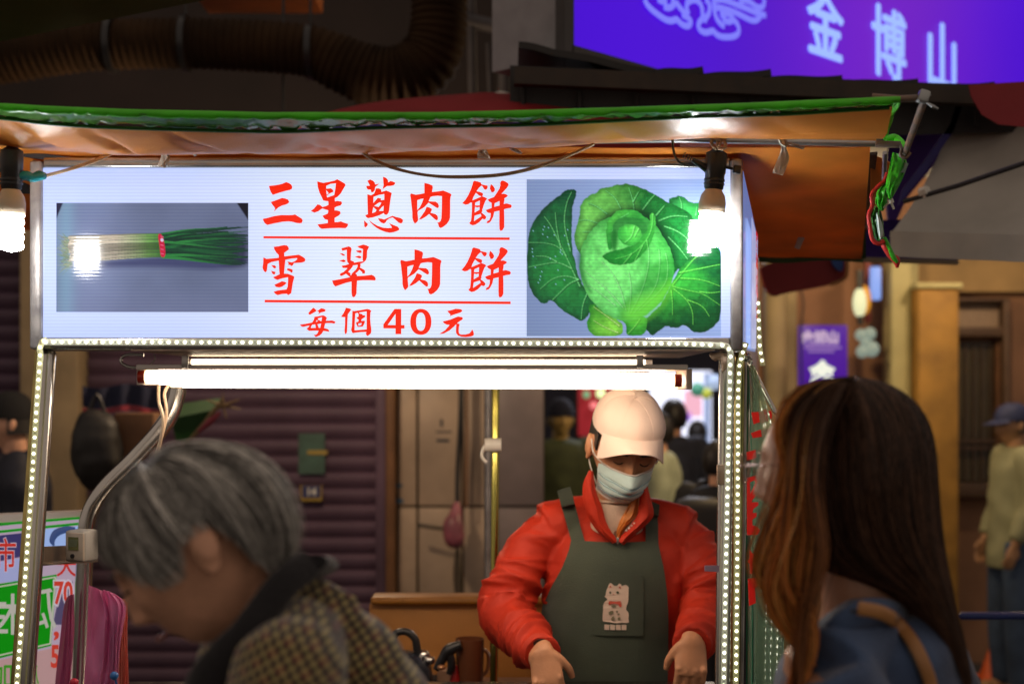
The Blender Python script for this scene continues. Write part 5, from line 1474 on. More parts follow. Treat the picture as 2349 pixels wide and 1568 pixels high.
redp = mat('red_piping', (.6, .02, .015), rough=.5, bump=.4, bscale=300)
m = MB(); m.tube([z3(p, 2.82) for p in [(1362,725),(1335,790),(1280,840),(1235,905),(1240,985),(1212,1060),(1222,1160),(1240,1255),(1290,1290),(1335,1268)]], .0042, 10, smooth=6); part('piping', m, redp, gc)
m = MB(); m.tube([z3(p, 2.83) for p in [(1320,1255),(1345,1310),(1385,1380),(1430,1420),(1440,1482)]], [.004, .008, .007, .008, .003], 10, smooth=5); part('tail', m, redp, gc)
m = MB(); m.tube([z3(p, 2.822) for p in [(1335,1240),(1375,1320),(1410,1400),(1440,1440)]], [.004, .004, .005, .003], 8, smooth=5); part('tail', m, gm, gc)
m = MB(); m.tube([z3(p, 2.83) for p in [(1385,940),(1360,975),(1330,1005)]], .002, 6); m.tube([z3(p, 2.82) for p in [(1385,950),(1400,985),(1412,1015)]], .0025, 6); m.tube([z3((1380, 935), 2.82), z3((1392, 968), 2.82)], .006, 8); part('knot', m, white_pl, gc)
part('film', between([(1490,640),(1480,700),(1440,720)], [(1530,650),(1510,700),(1500,725)], z3, 2.80, .004, n=8), mat('pale_film', (.3, .42, .36)), gc)

# white cloth ties
tie_m = cloth_mat('tie_cloth', (.66, .6, .52), rough=.8, trans=.25, bump=.5, bscale=200, var=.08)
def tie(parts_, label, loc):
    m = MB()
    for L_, R_, Y in parts_:
        mm = between(L_, R_, lambda p, yy: P(p[0], p[1], yy), Y, .004, n=12, nu=6, fold=.0015, thick=.001)
        m.add(mm.v, mm.f)
    return single('cloth_tie', m, tie_m, loc, label, 'tie', 'white cloth ties knotted round the awning pipes')
tie([([(371, 342), (370, 360), (361, 380)], [(386, 342), (391, 364), (379, 386)], 2.79)], 'white cloth tie hanging over the top rail, leftmost of all ties', P(375, 345, 2.79))
tie([([(432, 345), (438, 350), (446, 359)], [(442, 344), (452, 349), (452, 357)], 2.79)], 'tiny white tie end close to the right of the leftmost tie', P(440, 345, 2.79))
tie([([(1098, 345), (1094, 355), (1096, 363)], [(1116, 342), (1122, 356), (1126, 364)], 2.79)], 'short white cloth tie above the onion character, left of its pair', P(1108, 344, 2.79))
tie([([(1168, 342), (1182, 350), (1196, 354)], [(1176, 339), (1190, 343), (1199, 350)], 2.79)], 'short sideways white tie end above the meat character', P(1180, 341, 2.79))
tie([([(1785, 318), (1792, 334), (1790, 350), (1780, 372), (1772, 396)], [(1800, 318), (1802, 336), (1812, 360), (1806, 380), (1796, 403)], 2.80), ([(1796, 330), (1815, 335), (1842, 344)], [(1798, 325), (1820, 328), (1847, 337)], 2.795), ([(1784, 320), (1790, 332), (1798, 338)], [(1804, 319), (1806, 330), (1806, 338)], 2.79)], 'large white cloth tie with long hanging end on the pipe right of the signboard', P(1795, 325, 2.8))
tie([([(1838, 520), (1830, 545), (1822, 568)], [(1858, 518), (1846, 545), (1834, 572)], 3.6), ([(1840, 520), (1850, 528)], [(1860, 514), (1862, 522)], 3.6), ([(1868, 519), (1892, 530)], [(1870, 516), (1894, 524)], 3.6)], 'blurred white cloth tie on the rear pole under the orange awning', P(1845, 518, 3.6))

# ---- clear side curtain with red lettering
bn = thing('clear_side_curtain', P(1745, 1100, 2.95), 'greenish clear plastic curtain with big red 三星蔥 letters hanging beside the right post', 'curtain')
clear, N_, L_, b_ = newmat('clear_plastic')
b_.inputs['Base Color'].default_value = (.12, .2, .14, 1); b_.inputs['Roughness'].default_value = .08
tr = N_.new('ShaderNodeBsdfTransparent'); tr.inputs['Color'].default_value = (.7, .84, .74, 1)
mx_ = N_.new('ShaderNodeMixShader'); fr = N_.new('ShaderNodeFresnel'); fr.inputs['IOR'].default_value = 1.45
ad = N_.new('ShaderNodeMath'); ad.operation = 'MULTIPLY_ADD'; ad.inputs[1].default_value = .9; ad.inputs[2].default_value = .10
L_.new(fr.outputs[0], ad.inputs[0]); L_.new(ad.outputs[0], mx_.inputs['Fac']); L_.new(tr.outputs[0], mx_.inputs[1]); L_.new(b_.outputs[0], mx_.inputs[2])
L_.new(mx_.outputs[0], N_['Material Output'].inputs['Surface'])
def curt(u, v):
    x = lerp(lerp(1716, 1713, v), lerp(1722, 1800, min(1, v * 3 + .05) ** .8), u)
    y = lerp(838, 1680, v)
    p = P(x, y, lerp(2.98, 2.80, u)); p.y += .006 * math.sin(u * 17 + v * 4) + .004 * noise.noise(Vector((u * 5, v * 12, 0)))
    return p
m = MB(); m.grid(curt, 30, 60); part('sheet', m, clear, bn)
m = MB(); m.tube([curt(0, k / 40) for k in range(41)], .0022, 6); m.tube([curt(.12, k / 40) + Vector((0, -.004, 0)) for k in range(41)], .0013, 6); part('sheet_edge', m, mat('green_glass_edge', (.04, .25, .15), rough=.1, spec=.8), bn)
# big red strokes, from the photograph's study (x0=1740,y0=820, 2.704)
def z4(p, yy): return P((1740 + p[0] / 2.704) / 1.06428, (820 + p[1] / 2.704) / 1.06428, yy)
red_c = mat('red_film', (.55, .015, .008), rough=.3, emis=(.75, .012, .006), estr=.28)  # letters glow faintly by emission, with no lamp in the film
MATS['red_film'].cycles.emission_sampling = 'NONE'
polys = [[(255,503),(330,498),(385,492),(393,520),(390,545),(330,560),(270,582)], [(252,640),(330,612),(358,640),(355,655),(300,668),(265,672)], [(223,765),(283,750),(288,800),(262,812),(225,820)],
 [(225,935),(290,918),(325,925),(335,970),(305,1030),(262,1080),(258,1095),(300,1095),(302,1115),(268,1140),(262,1165),(290,1165),(290,1190),(262,1210),(262,1245),(300,1262),(315,1280),(295,1310),(226,1312)],
 [(243,1405),(262,1432),(285,1440),(288,1452),(270,1470),(268,1500),(262,1568),(245,1568),(243,1500),(228,1490),(244,1462)],
 [(232,1600),(300,1590),(300,1640),(280,1660),(285,1760),(240,1780)]]
holes = {3: [[(245,965),(275,950),(282,970),(262,1010),(248,1040)]]}
for i, pl in enumerate(polys):
    m = MB(); m.poly([z4(p, 2.885) for p in pl], [[z4(p, 2.885) for p in h] for h in holes.get(i, [])], thick=.0008); part('letter', m, red_c, bn, smooth=False)

# ---- small digital clock on the bracket
ck = thing('digital_timer', P(182, 1285, 3.1), 'grey plastic digital timer with small lcd fixed to the angle bracket', 'timer')
body = mat('timer_grey', (.42, .4, .37), rough=.5, var=.06)
Mr = Matrix.Rotation(math.radians(-22), 3, 'Z')
c = P(188, 1250, 3.08)
m = MB(); m.box(c, (.052, .05, .068), Mr, bev=.006); part('case', m, body, ck)
m = MB(); m.box(c + Mr @ Vector((.004, -.027, 0)), (.046, .006, .06), Mr, bev=.002); part('bezel', m, mat('timer_beige', (.55, .45, .35), rough=.45), ck)
m = MB(); m.box(c + Mr @ Vector((.002, -.0308, .007)), (.026, .002, .028), Mr); part('lcd', m, mat('lcd_green', (.16, .17, .06), rough=.2), ck)
m = MB()
for k in range(7): m.bar(c + Mr @ Vector((-.008 + k * .003, -.0322, .0)), c + Mr @ Vector((-.004 + k * .003, -.0322, .016)), .0008, .0006)
part('lcd_digits', m, mat('lcd_dark', (.25, .3, .25)), ck)
m = MB(); m.tube([c + Mr @ Vector((0, -.03, -.02)), c + Mr @ Vector((0, -.033, -.02))], .005, 10); part('button', m, black_pl, ck)
# ================================================================= PEOPLE
def gauss(x, z, cx, cz, sx, sz): return math.exp(-((x - cx) / sx) ** 2 - ((z - cz) / sz) ** 2)
def head_mb(M, nu=72, nv=56, nose=1.0, ears=True, ear_y=.0):
    """face looks along -Y, crown along +Z, origin at the middle of the head"""
    m = MB(); vs = []
    for j in range(nv + 1):
        ph = math.pi * (j / nv - .5)
        for i in range(nu):
            th = 2 * math.pi * i / nu
            d = Vector((math.cos(ph) * math.sin(th), -math.cos(ph) * math.cos(th), math.sin(ph)))
            x, y, z = .076 * d.x, .095 * d.y, .116 * d.z
            t = max(0, (-.015 - z) / .1)
            x *= 1 - .36 * t ** 1.4
            if y > 0: y *= 1 - .45 * min(1, t) ; 
            if z > 0: y *= 1 + .02 * z / .116
            if y < 0:
                y = -abs(y) ** .8 * (.095 ** .2) * .985
                w = min(1, -d.y * 1.6)
                b = 0
                b += .010 * gauss(x, z, 0, .012, .008, .02) + .020 * gauss(x, z, 0, -.018, .009, .022) * nose + .014 * gauss(x, z, 0, -.032, .013, .010) * nose
                b += .006 * (gauss(x, z, .011, -.035, .006, .006) + gauss(x, z, -.011, -.035, .006, .006)) * nose
                b += .006 * gauss(x, z, 0, .034, .045, .012)
                b -= .011 * (gauss(x, z, .031, .012, .015, .013) + gauss(x, z, -.031, .012, .015, .013))
                b += .0065 * (gauss(x, z, .031, .009, .011, .008) + gauss(x, z, -.031, .009, .011, .008))
                b += .005 * (gauss(x, z, .046, -.014, .016, .014) + gauss(x, z, -.046, -.014, .016, .014))
                b += .006 * gauss(x, z, 0, -.058, .02, .005) + .0065 * gauss(x, z, 0, -.068, .017, .005) - .004 * gauss(x, z, 0, -.063, .02, .002)
                b += .009 * gauss(x, z, 0, -.095, .022, .016)
                y -= b * w
            vs.append(Vector((x, y, z)))
    fs = [(j * nu + i, j * nu + (i + 1) % nu, (j + 1) * nu + (i + 1) % nu, (j + 1) * nu + i) for j in range(nv) for i in range(nu)]
    m.add(vs, fs)
    if ears:
        for s in (-1, 1):
            R = Matrix.Rotation(s * .35, 3, 'Z') @ Matrix.Rotation(-.15, 3, 'X')
            m.ball((s * .081, .008 + ear_y, -.012), (.0075, .018, .032), R)
            m.ball((s * .087, .015 + ear_y, -.004), (.006, .017, .026), R)
            m.ball((s * .085, .004 + ear_y, -.032), (.005, .008, .012), R)
    m.xform(M)
    return m
def basis(fwd, up):
    """matrix whose -Y is fwd and Z is up"""
    f = Vector(fwd).normalized(); u = Vector(up); u = (u - f * u.dot(f)).normalized()
    y = -f; x = y.cross(u)
    return Matrix((x, y, u)).transposed()
def hand(m, wrist, fwd, back, sc=1.0, curl=.5, side=1, spread=.12, root=None):
    """fwd: towards the fingertips, back: normal of the hand's back"""
    f = Vector(fwd).normalized(); b = Vector(back); b = (b - f * b.dot(f)).normalized(); s = f.cross(b) * side
    w = Vector(wrist)
    m.tube([w + (root if root is not None else -f * .04) * sc, w, w + f * .03 * sc, w + f * .065 * sc, w + f * .092 * sc], [(.026 * sc, .02 * sc), (.027 * sc, .0185 * sc), (.037 * sc, .0175 * sc), (.041 * sc, .0155 * sc), (.037 * sc, .011 * sc)], 16, smooth=4, up=tuple(b))
    for k, L in enumerate((.074, .083, .077, .060)):
        o = (-.030 + .020 * k) * sc
        p = w + f * (.086 - .004 * abs(k - 1.3)) * sc + s * o + b * .002
        m.ball(p - f * .004 + b * .004 * sc, .0095 * sc)
        ang = 0; pts = [p - f * .015 * sc, p]
        q = p.copy()
        for seg, fr in ((0, .46), (1, .3), (2, .24)):
            ang += curl * (0.75 if seg == 0 else .95) * (1 + .12 * k)
            dd = (f * math.cos(ang) - b * math.sin(ang) + s * (o / sc) * spread * 6).normalized()
            q = q + dd * L * fr * sc
            pts.append(q.copy())
        m.tube(pts, [.0088 * sc, .0088 * sc, .0082 * sc, .0076 * sc, .0062 * sc], 10, smooth=4)
    p = w + f * .025 * sc - s * .03 * sc
    d1 = (f * .75 - s * .6 - b * .35).normalized(); d2 = (f * .85 - s * .15 - b * .6).normalized()
    m.tube([w + f * .01 * sc - s * .012 * sc, p, p + d1 * .035 * sc, p + d1 * .035 * sc + d2 * .03 * sc], [.015 * sc, .0145 * sc, .0105 * sc, .0075 * sc], 10, smooth=4)

# ------------------------------------------------------------------ VENDOR
vd = thing('person', (P(1415, 0, 3.5).x, 3.5, 0), 'man in white cap, face mask, red jacket and dark green apron working behind the stall', 'person')
Cv = P(1433, 1024, 3.42)
Mh = Matrix.Translation(Cv) @ (Matrix.Rotation(math.radians(9), 4, 'Z') @ Matrix.Rotation(math.radians(5), 4, 'Y') @ Matrix.Rotation(math.radians(28), 4, 'X'))
shL, elL, wrL = P(1252, 1215, 3.53), P(1168, 1400, 3.46), P(1244, 1512, 3.20)
shR, elR, wrR = P(1576, 1228, 3.53), P(1618, 1392, 3.44), P(1589, 1486, 3.20)
bm_ = MB()
hm = head_mb(Mh); bm_.add(hm.v, hm.f)
bm_.tube([Cv + Vector((-.003, .04, -.02)), Cv + Vector((-.010, .06, -.11)), P(1418, 1200, 3.5), P(1415, 1240, 3.52)], [(.05, .055), (.056, .058), (.06, .06), (.09, .07)], 20, smooth=5)
tor = [P(1415, 1210, 3.52), P(1413, 1300, 3.52), P(1410, 1450, 3.52), P(1408, 1600, 3.53), P(1408, 1700, 3.53)]
bm_.tube(tor, [(.11, .07), (.16, .09), (.15, .09), (.15, .1), (.15, .1)], 24, smooth=4)
for a, b, c, hf in ((shL, elL, wrL, Vector((.10, -.35, -.95))), (shR, elR, wrR, Vector((-.05, -.3, -.97)))):
    bm_.tube([a, b, c], [.036, .036, .028], 14, smooth=6)
hand(bm_, wrL + Vector((0, .006, .020)), (.18, -.42, -.9), (-.25, -.9, .45), .94, .75, 1, root=(elL - wrL).normalized() * .06)
hand(bm_, wrR + Vector((0, .006, .020)), (-.10, -.38, -.92), (.05, -.95, .40), .94, .6, -1, root=(elR - wrR).normalized() * .06)
for s in (-1, 1):
    bm_.tube([Vector((P(1408, 0, 3.5).x + s * .08, 3.53, .78)), Vector((P(1408, 0, 3.5).x + s * .1, 3.54, .42)), Vector((P(1408, 0, 3.5).x + s * .1, 3.56, .06))], [.075, .055, .04], 12, smooth=3)
    bm_.ball((P(1408, 0, 3.5).x + s * .1, 3.5, .035), (.045, .12, .034))
part('body', remeshed(bm_, .0032, 2, 'body'), skin, vd)
red_j = mat('red_jacket', (.56, .036, .012), rough=.62, var=.08, nscale=7, bump=.22, bscale=120, spec=.3, col2=(.42, .024, .009))
def torso_mb():
    m = MB()
    m.tube([P(1415, 1205, 3.56), P(1415, 1232, 3.54), P(1413, 1300, 3.52), P(1410, 1450, 3.52), P(1408, 1600, 3.53), P(1408, 1720, 3.53)], [(.10, .05), (.155, .095), (.185, .125), (.175, .125), (.178, .13), (.185, .135)], 32, smooth=6)
    m.tube([shL, P(1330, 1190, 3.555), P(1415, 1190, 3.60), P(1498, 1195, 3.555), shR], [.066, .060, .048, .060, .066], 18, smooth=5)
    return m
tm = torso_mb()
tbv = bvh_of(remeshed(torso_mb(), .008, 6, 'tmp'))
jm = torso_mb()
jm.tube([shL + Vector((.03, 0, .0)), shL + Vector((-.015, 0, -.03)), shL.lerp(elL, .5) + Vector((-.016, 0, .01)), elL + Vector((-.006, 0, 0)), elL.lerp(wrL, .5) + Vector((-.0, 0, -.004)), wrL + Vector((0, .01, .01))], [.062, .063, .059, .062, .055, .045], 22, smooth=6)
jm.tube([shR + Vector((-.03, 0, .0)), shR + Vector((.012, 0, -.03)), shR.lerp(elR, .5) + Vector((.01, 0, .01)), elR + Vector((.004, 0, 0)), elR.lerp(wrR, .5), wrR + Vector((0, .006, .006))], [.062, .062, .057, .058, .053, .046], 22, smooth=6)
jme = remeshed(jm, .0045, 5, 'jacket')
cxv = P(1412, 0, 3.5).x
def arm_param(c):
    pl = (shL, elL, wrL) if c.x < cxv else (shR, elR, wrR)
    best = (9, 0)
    acc = 0
    for a, b in zip(pl, pl[1:]):
        d = b - a; t = max(0, min(1, (c - a).dot(d) / d.length_squared))
        q = (c - a - d * t).length
        if q < best[0]: best = (q, acc + t * d.length, (c - a - d * t))
        acc += d.length
    return best
def wrinkle2(c, n):
    q, s, rv = arm_param(c)
    arm = min(1, max(0, (abs(c.x - cxv) - .12) / .06))
    k = Vector((rv.x * 4.5 + 2, rv.y * 4.5, s * 12 + rv.x * 5))
    w = 0
    for sc, am in ((1.0, .015), (1.8, .008)):
        v = abs(noise.noise(k * sc + Vector((sc * 7, 0, 3))))
        w += am * (max(0, 1 - v * 3.4) ** 1.5 - .25)
    w += .006 * noise.noise(k * .55)
    el = (elL - shL).length if c.x < cxv else (elR - shR).length
    near = .55 + .75 * math.exp(-((s - el) / .09) ** 2) + .3 * (s > el + .12)
    return w * near * arm + (.0035 * noise.noise(c * 16)) * (1 - arm * .5) + .0007 * noise.noise(c * 70)
def wrinkle(c, n):
    arm = min(1, max(0, (abs(c.x - cxv) - .13) / .05))
    k = 1 if c.x > cxv else -1
    q = Vector((c.x * 5 , c.y * 5, (c.z + k * (c.x - cxv) * .55) * 17))
    r = noise.noise(q)
    rd = (1 - abs(noise.noise(q * .7 + Vector((3, 1, 7)))) * 2.4)
    f = .0135 * arm + .003
    return f * (r * .9 + max(0, rd) * 1.0) + .001 * noise.noise(c * 60)
displace(jme, wrinkle2)
part('jacket', jme, red_j, vd)
m = MB()
for w_, e_ in ((wrL, elL), (wrR, elR)):
    d = (w_ - e_).normalized()
    m.tube([w_ - d * .02 + Vector((0, .01, .01)), w_ + Vector((0, .009, .01)) - d * .008], [.038, .034], 24)
part('cuff_lining', m, mat('dark_lining', (.04, .01, .01), rough=.7), vd, kind='stuff')
pv = lambda p, yy: P(p[0], p[1], yy)
part('collar', between([(1351,1078),(1335,1110),(1338,1165),(1368,1220),(1405,1246)], [(1361,1080),(1366,1125),(1384,1168),(1390,1200),(1417,1240)], pv, 3.40, .018, fold=.002, thick=.004), red_j, vd)
part('collar', between([(1468,1120),(1466,1150),(1464,1180),(1440,1212),(1416,1238)], [(1483,1106),(1492,1140),(1502,1176),(1494,1194),(1430,1250)], pv, 3.395, .02, fold=.002, thick=.004), red_j, vd)
part('collar_lining', between([(1446,1150),(1432,1172),(1422,1192),(1414,1216),(1414,1236)], [(1466,1122),(1467,1160),(1462,1182),(1440,1204),(1418,1236)], pv, 3.405, .012, fold=.003, thick=.003), mat('orange_lining', (.62, .2, .03), rough=.5, bump=.2), vd)
part('undershirt', between([(1380,1188),(1390,1212),(1412,1244)], [(1452,1185),(1440,1212),(1418,1244)], pv, 3.425, .012, thick=.002), mat('brown_shirt', (.26, .12, .08), rough=.8), vd)
m = MB(); m.tube([P(1416, 1205, 3.475), P(1417, 1180, 3.465), P(1418, 1158, 3.458), P(1419, 1148, 3.456)], [(.066, .062), (.064, .06), (.060, .058), (.058, .056)], 28, smooth=4); m.tube([P(1419, 1150, 3.456) + Vector((.0595 * math.cos(a), .0575 * math.sin(a), -.004 * math.sin(a))) for a in [k * math.pi / 14 for k in range(29)]], .004, 8)
part('turtleneck', m, mat('cream_knit', (.72, .55, .42), rough=.8, bump=.5, bscale=200), vd, kind=None)
m = MB()
for k in range(4): m.ball(P(1437 + k * 6, 1216 - k * 5.5, 3.385), .0028)
part('snap_buttons', m, white_pl, vd, kind='stuff')
m = MB(); m.box(P(1417, 1240, 3.372), (.006, .004, .016), bev=.001); part('zip_pull', m, steel, vd)
# apron, draped on the chest
apr = mat('apron_green', (.055, .07, .045), rough=.85, var=.12, nscale=5, bump=.3, bscale=300, sheen=.2, col2=(.035, .045, .032))
le = [(1240, 1312), (1262, 1306), (1300, 1291), (1350, 1266), (1400, 1247), (1470, 1236), (1568, 1234), (1800, 1236)]
re_ = [(1240, 1509), (1262, 1512), (1300, 1520), (1350, 1527), (1400, 1531), (1470, 1531), (1568, 1530), (1800, 1530)]
def drapefn(px, py, off):
    p = P(px, py, 3.42)
    y = drape(tbv, p.x, p.z, off, 2.5)
    if y is None: y = 3.50
    return Vector((p.x, y, p.z))
rows_, N1, N2 = [], 56, 70
for j in range(N2 + 1):
    y = lerp(1240, 1690, j / N2)
    rows_.append([drapefn(lerp(interp(le, y), interp(re_, y), i / N1), y + (2.0 * math.sin(i / N1 * math.pi) if j == 0 else 0), .013) for i in range(N1 + 1)])
YY = np.array([[p.y for p in r] for r in rows_])
for _ in range(14):
    Z_ = YY.copy(); Z_[1:-1, 1:-1] = (YY[:-2, 1:-1] + YY[2:, 1:-1] + YY[1:-1, :-2] + YY[1:-1, 2:]) / 4; YY = np.minimum(Z_, YY + .004)
for j in range(N2 + 1):
    for i in range(N1 + 1):
        rows_[j][i].y = float(YY[j, i]) - .003 * noise.noise(Vector((i * .1, j * .035, 3))) - .002
m = MB(); m.grid(lambda u, v: rows_[int(v * N2 + .5)][int(u * N1 + .5)], N1, N2, thick=-.0016)
part('apron', m, apr, vd)
def on_apron(px, py, off=.004):
    j = (py - 1240) / 450 * N2; y_ = 1240 + 450 * int(j) / N2
    i = (px - interp(le, py)) / (interp(re_, py) - interp(le, py)) * N1
    j = min(max(int(j), 0), N2); i = min(max(int(i), 0), N1)
    p = P(px, py, 3.42); return Vector((p.x, rows_[j][i].y - off, p.z))
for (a0, a1, b0, b1) in (((1279, 1128), (1310, 1118), (1313, 1246), (1343, 1246)), ((1489, 1148), (1517, 1160), (1480, 1246), (1510, 1246))):
    def sf(u, v):
        t, b = (lerp(a0[0], a1[0], u), lerp(a0[1], a1[1], u)), (lerp(b0[0], b1[0], u), lerp(b0[1], b1[1], u))
        q = drapefn(lerp(t[0], b[0], v), lerp(t[1], b[1], v), .012)
        q.y = min(q.y, 3.46 if v < .3 else q.y)
        return q
    m = MB(); m.grid(sf, 6, 24, thick=-.002); part('apron_strap', m, apr, vd)
# pocket with printed lucky cat
m = MB(); m.grid(lambda u, v: on_apron(lerp(1358, 1472, u), lerp(1312, 1450, v), .0045), 12, 14, thick=-.001); part('apron_pocket', m, apr, vd)
cream = mat('print_cream', (.72, .55, .44), rough=.7, var=.03)
pinkish = mat('print_red', (.62, .10, .06), rough=.7); darkp = mat('print_dark', (.09, .1, .05), rough=.7)
def cz(p, off): return on_apron((1440 + p[0] / 9.8) / 1.06428, (1390 + p[1] / 9.8) / 1.06428, off)
def cpoly(name, pts, mm, off, sm_=2):
    pts = chaikin(pts, sm_) if sm_ else pts
    q = [cz(p, off) for p in pts]
    yv = min(p.y for p in q)
    m = MB(); m.poly(q, thick=.0004); part(name, m, mm, vd, smooth=False)
def dense(p, n=5):
    o = []
    for i in range(len(p)):
        a, b = p[i], p[(i + 1) % len(p)]
        o += [(lerp(a[0], b[0], k / n), lerp(a[1], b[1], k / n)) for k in range(n)]
    return o
cpoly('cat_print', [(410,330),(440,262),(480,255),(545,320),(620,322),(655,275),(695,262),(735,325),(790,300),(840,300),(890,340),(888,420),(885,560),(880,700),(835,800),(828,890),(880,930),(892,1010),(885,1110),(900,1160),(880,1195),(700,1185),(640,1198),(520,1190),(440,1170),(290,1165),(275,1130),(280,1010),(292,880),(290,770),(330,690),(400,650),(360,600),(320,578),(350,545),(360,450)], cream, .0075, 1)
cpoly('cat_ear_print', [(425,360),(460,305),(492,360)], pinkish, .0085, 0); cpoly('cat_ear_print', [(650,365),(690,318),(708,380)], pinkish, .0085, 0)
cpoly('cat_eye_print', sup(455, 478, 24, 30, 2, 12), darkp, .0085, 0); cpoly('cat_eye_print', sup(630, 472, 32, 28, 2, 12), darkp, .0085, 0)
cpoly('cat_nose_print', sup(535, 520, 16, 12, 2, 10), pinkish, .0085, 0)
cpoly('cat_bow_print', [(425,668),(560,690),(705,668),(712,735),(725,800),(680,830),(650,750),(560,735),(470,745),(430,780),(415,740)], pinkish, .0085, 1)
for pl in ([(480,790),(545,765),(605,795),(590,825),(490,825)], [(420,930),(520,890),(535,960),(470,1000),(420,990)], [(480,1060),(540,1020),(560,1130),(480,1140)], [(590,905),(635,900),(640,950),(590,945)], [(625,975),(680,965),(670,1010),(630,1010)], [(630,1060),(700,1050),(690,1130),(635,1130)]):
    cpoly('cat_mark_print', pl, mat('print_olive', (.2, .18, .1), rough=.7), .0085, 1)
for k in range(4):
    x0 = 320 + k * 134
    cpoly('print_character', dense([(x0, 1232), (x0 + 116, 1238), (x0 + 114, 1362), (x0 + 2, 1358)], 2), cream, .0075, 0)
# cap
cap_m = mat('white_cap', (.83, .64, .54), rough=.75, var=.03, bump=.15, bscale=300)
m = MB()
def capf(u, v):
    th = u * 2 * math.pi; ph = (v ** .9) * math.pi / 2
    r = math.cos(ph) ** .8
    pf = 1 + .045 * (abs(math.cos(3 * th)) - .5) * math.sin(min(1.5, 1.3 * ph) * 1.0 + .3) + .02 * noise.noise(Vector((math.sin(th) * 2, math.cos(th) * 2, ph * 2)))
    low = .026 if v == 0 else 0
    return Mh @ Vector((.087 * r * math.sin(th) * pf, -.104 * r * math.cos(th) * pf + .006, .054 + .082 * math.sin(ph) * (1 - .06 * math.cos(th)) - .022 * (1 - v) * max(0, -math.cos(th)) * 0))
m.grid(capf, 72, 20)
cap = part('cap', m, cap_m, vd)
m = MB()
for k in range(6):
    m.tube([capf(k / 6 + 1 / 12, v / 16) + Vector((0, -.0004, .0003)) for v in range(17)], .0008, 6)
m.ball(capf(0, 1), (.007, .007, .004)); part('cap_seams', m, cap_m, cap, kind='stuff')
m = MB()
def brim(u, v):
    a = lerp(-1.0, 1.0, u)
    r = v * .054 * math.cos(a * .95) ** .55
    x = (.087 + r * .25) * math.sin(a); y = -(.104 + r) * math.cos(a) + .006
    z = .073 - .002 * v - 12.0 * max(0, abs(x) - .008) ** 2 * (.25 + .75 * v) - .004 * v * v
    return Mh @ Vector((x, y, z))
m.grid(brim, 40, 12, thick=.0025); part('cap_brim', m, cap_m, cap)
# hair at the temples
m = MB()
for s in (-1, 1):
    m.grid(lambda u, v: Mh @ Vector((s * (.0785 - .006 * u * (1 - u)) , lerp(-.035, .06, u), lerp(.045, .004 - .05 * (u > .45), v))), 10, 8, thick=.004 * s)
part('hair', m, mat('black_hair', (.012, .009, .008), rough=.5), vd, kind='stuff')
for s in (-1, 1):
    m = MB(); m.tube([Mh @ Vector((s * (.018 + .026 * k / 8), -.0925 + .0022 * (k - 4) ** 2 / 4 - .0005, .0065 - .0014 * (1 - ((k - 4) / 4) ** 2) * 2)) for k in range(9)], [.0004, .0012, .0015, .0016, .0016, .0016, .0015, .0012, .0005], 6); part('eyelashes', m, mat('black_hair', (0, 0, 0)), vd)
    m = MB(); m.tube([Mh @ Vector((s * (.014 + .036 * k / 8), -.0975 + .0018 * (k / 8) ** 2 * 5, .030 + .003 * math.sin(k / 8 * 3))) for k in range(9)], [.001, .0025, .003, .003, .003, .0025, .002, .0015, .0008], 6); part('eyebrow', m, mat('black_hair', (0, 0, 0)), vd)
# mask
mask_m = mat('mask_blue', (.62, .80, .78), rough=.8, var=.05, bump=.15, bscale=200)
m = MB()
def maskf(u, v):
    s = 2 * u - 1
    th = s * 1.25
    z = lerp(-.010 - .004 * abs(s), -.106, v)
    w = .067 * (1 - .16 * max(0, v - .3) / .7)
    x = w * math.sin(th) / math.sin(1.25)
    yb = -.098 * (math.cos(th) ** .75 if abs(th) < 1.5 else 0)
    tent = .024 * math.exp(-(s / .28) ** 2) * math.exp(-((v - .28) / .35) ** 2) + .010 * math.sin(math.pi * v) * (1 - s * s)
    y = yb - .004 - tent + (.02 * (v - .7) / .3 if v > .7 else 0)
    pl = 0
    for c in (.33, .55, .76): pl += max(0, 1 - abs(v - c + .03 * s * s) / .045) * .0045
    y += pl * (1 - .3 * abs(s))
    y += .0025 * noise.noise(Vector((s * 3, v * 5, 1)))
    return Mh @ Vector((x, y, z))
m.grid(maskf, 44, 50, thick=.0014)
mk_ = part('face_mask', m, mask_m, vd)
m = MB()
for c in (.35, .57, .78): m.tube([maskf(k / 30, c) + Vector((0, -.0012, 0)) for k in range(1, 30)], .0011, 6)
part('mask_pleats', m, mat('mask_fold', (.2, .34, .42), rough=.8), mk_, kind='stuff')
m = MB(); m.tube([maskf(k / 30, .012) + Vector((0, -.001, 0)) for k in range(0, 31)], .0022, 6); m.tube([maskf(k / 30, .99) + Vector((0, -.001, 0)) for k in range(0, 31)], .002, 6)
part('mask_hem', m, mat('mask_white', (.75, .66, .6), rough=.8), mk_, kind='stuff')
for s in (-1, 1):
    m = MB(); m.tube([maskf(.5 + s * .5, .04), Mh @ Vector((s * .0815, -.03, -.004)), Mh @ Vector((s * .084, .002, .012)), Mh @ Vector((s * .082, .02, -.01)), Mh @ Vector((s * .078, .0, -.05)), maskf(.5 + s * .5, .8)], .0016, 6, smooth=6); part('ear_loop', m, white_pl, mk_)

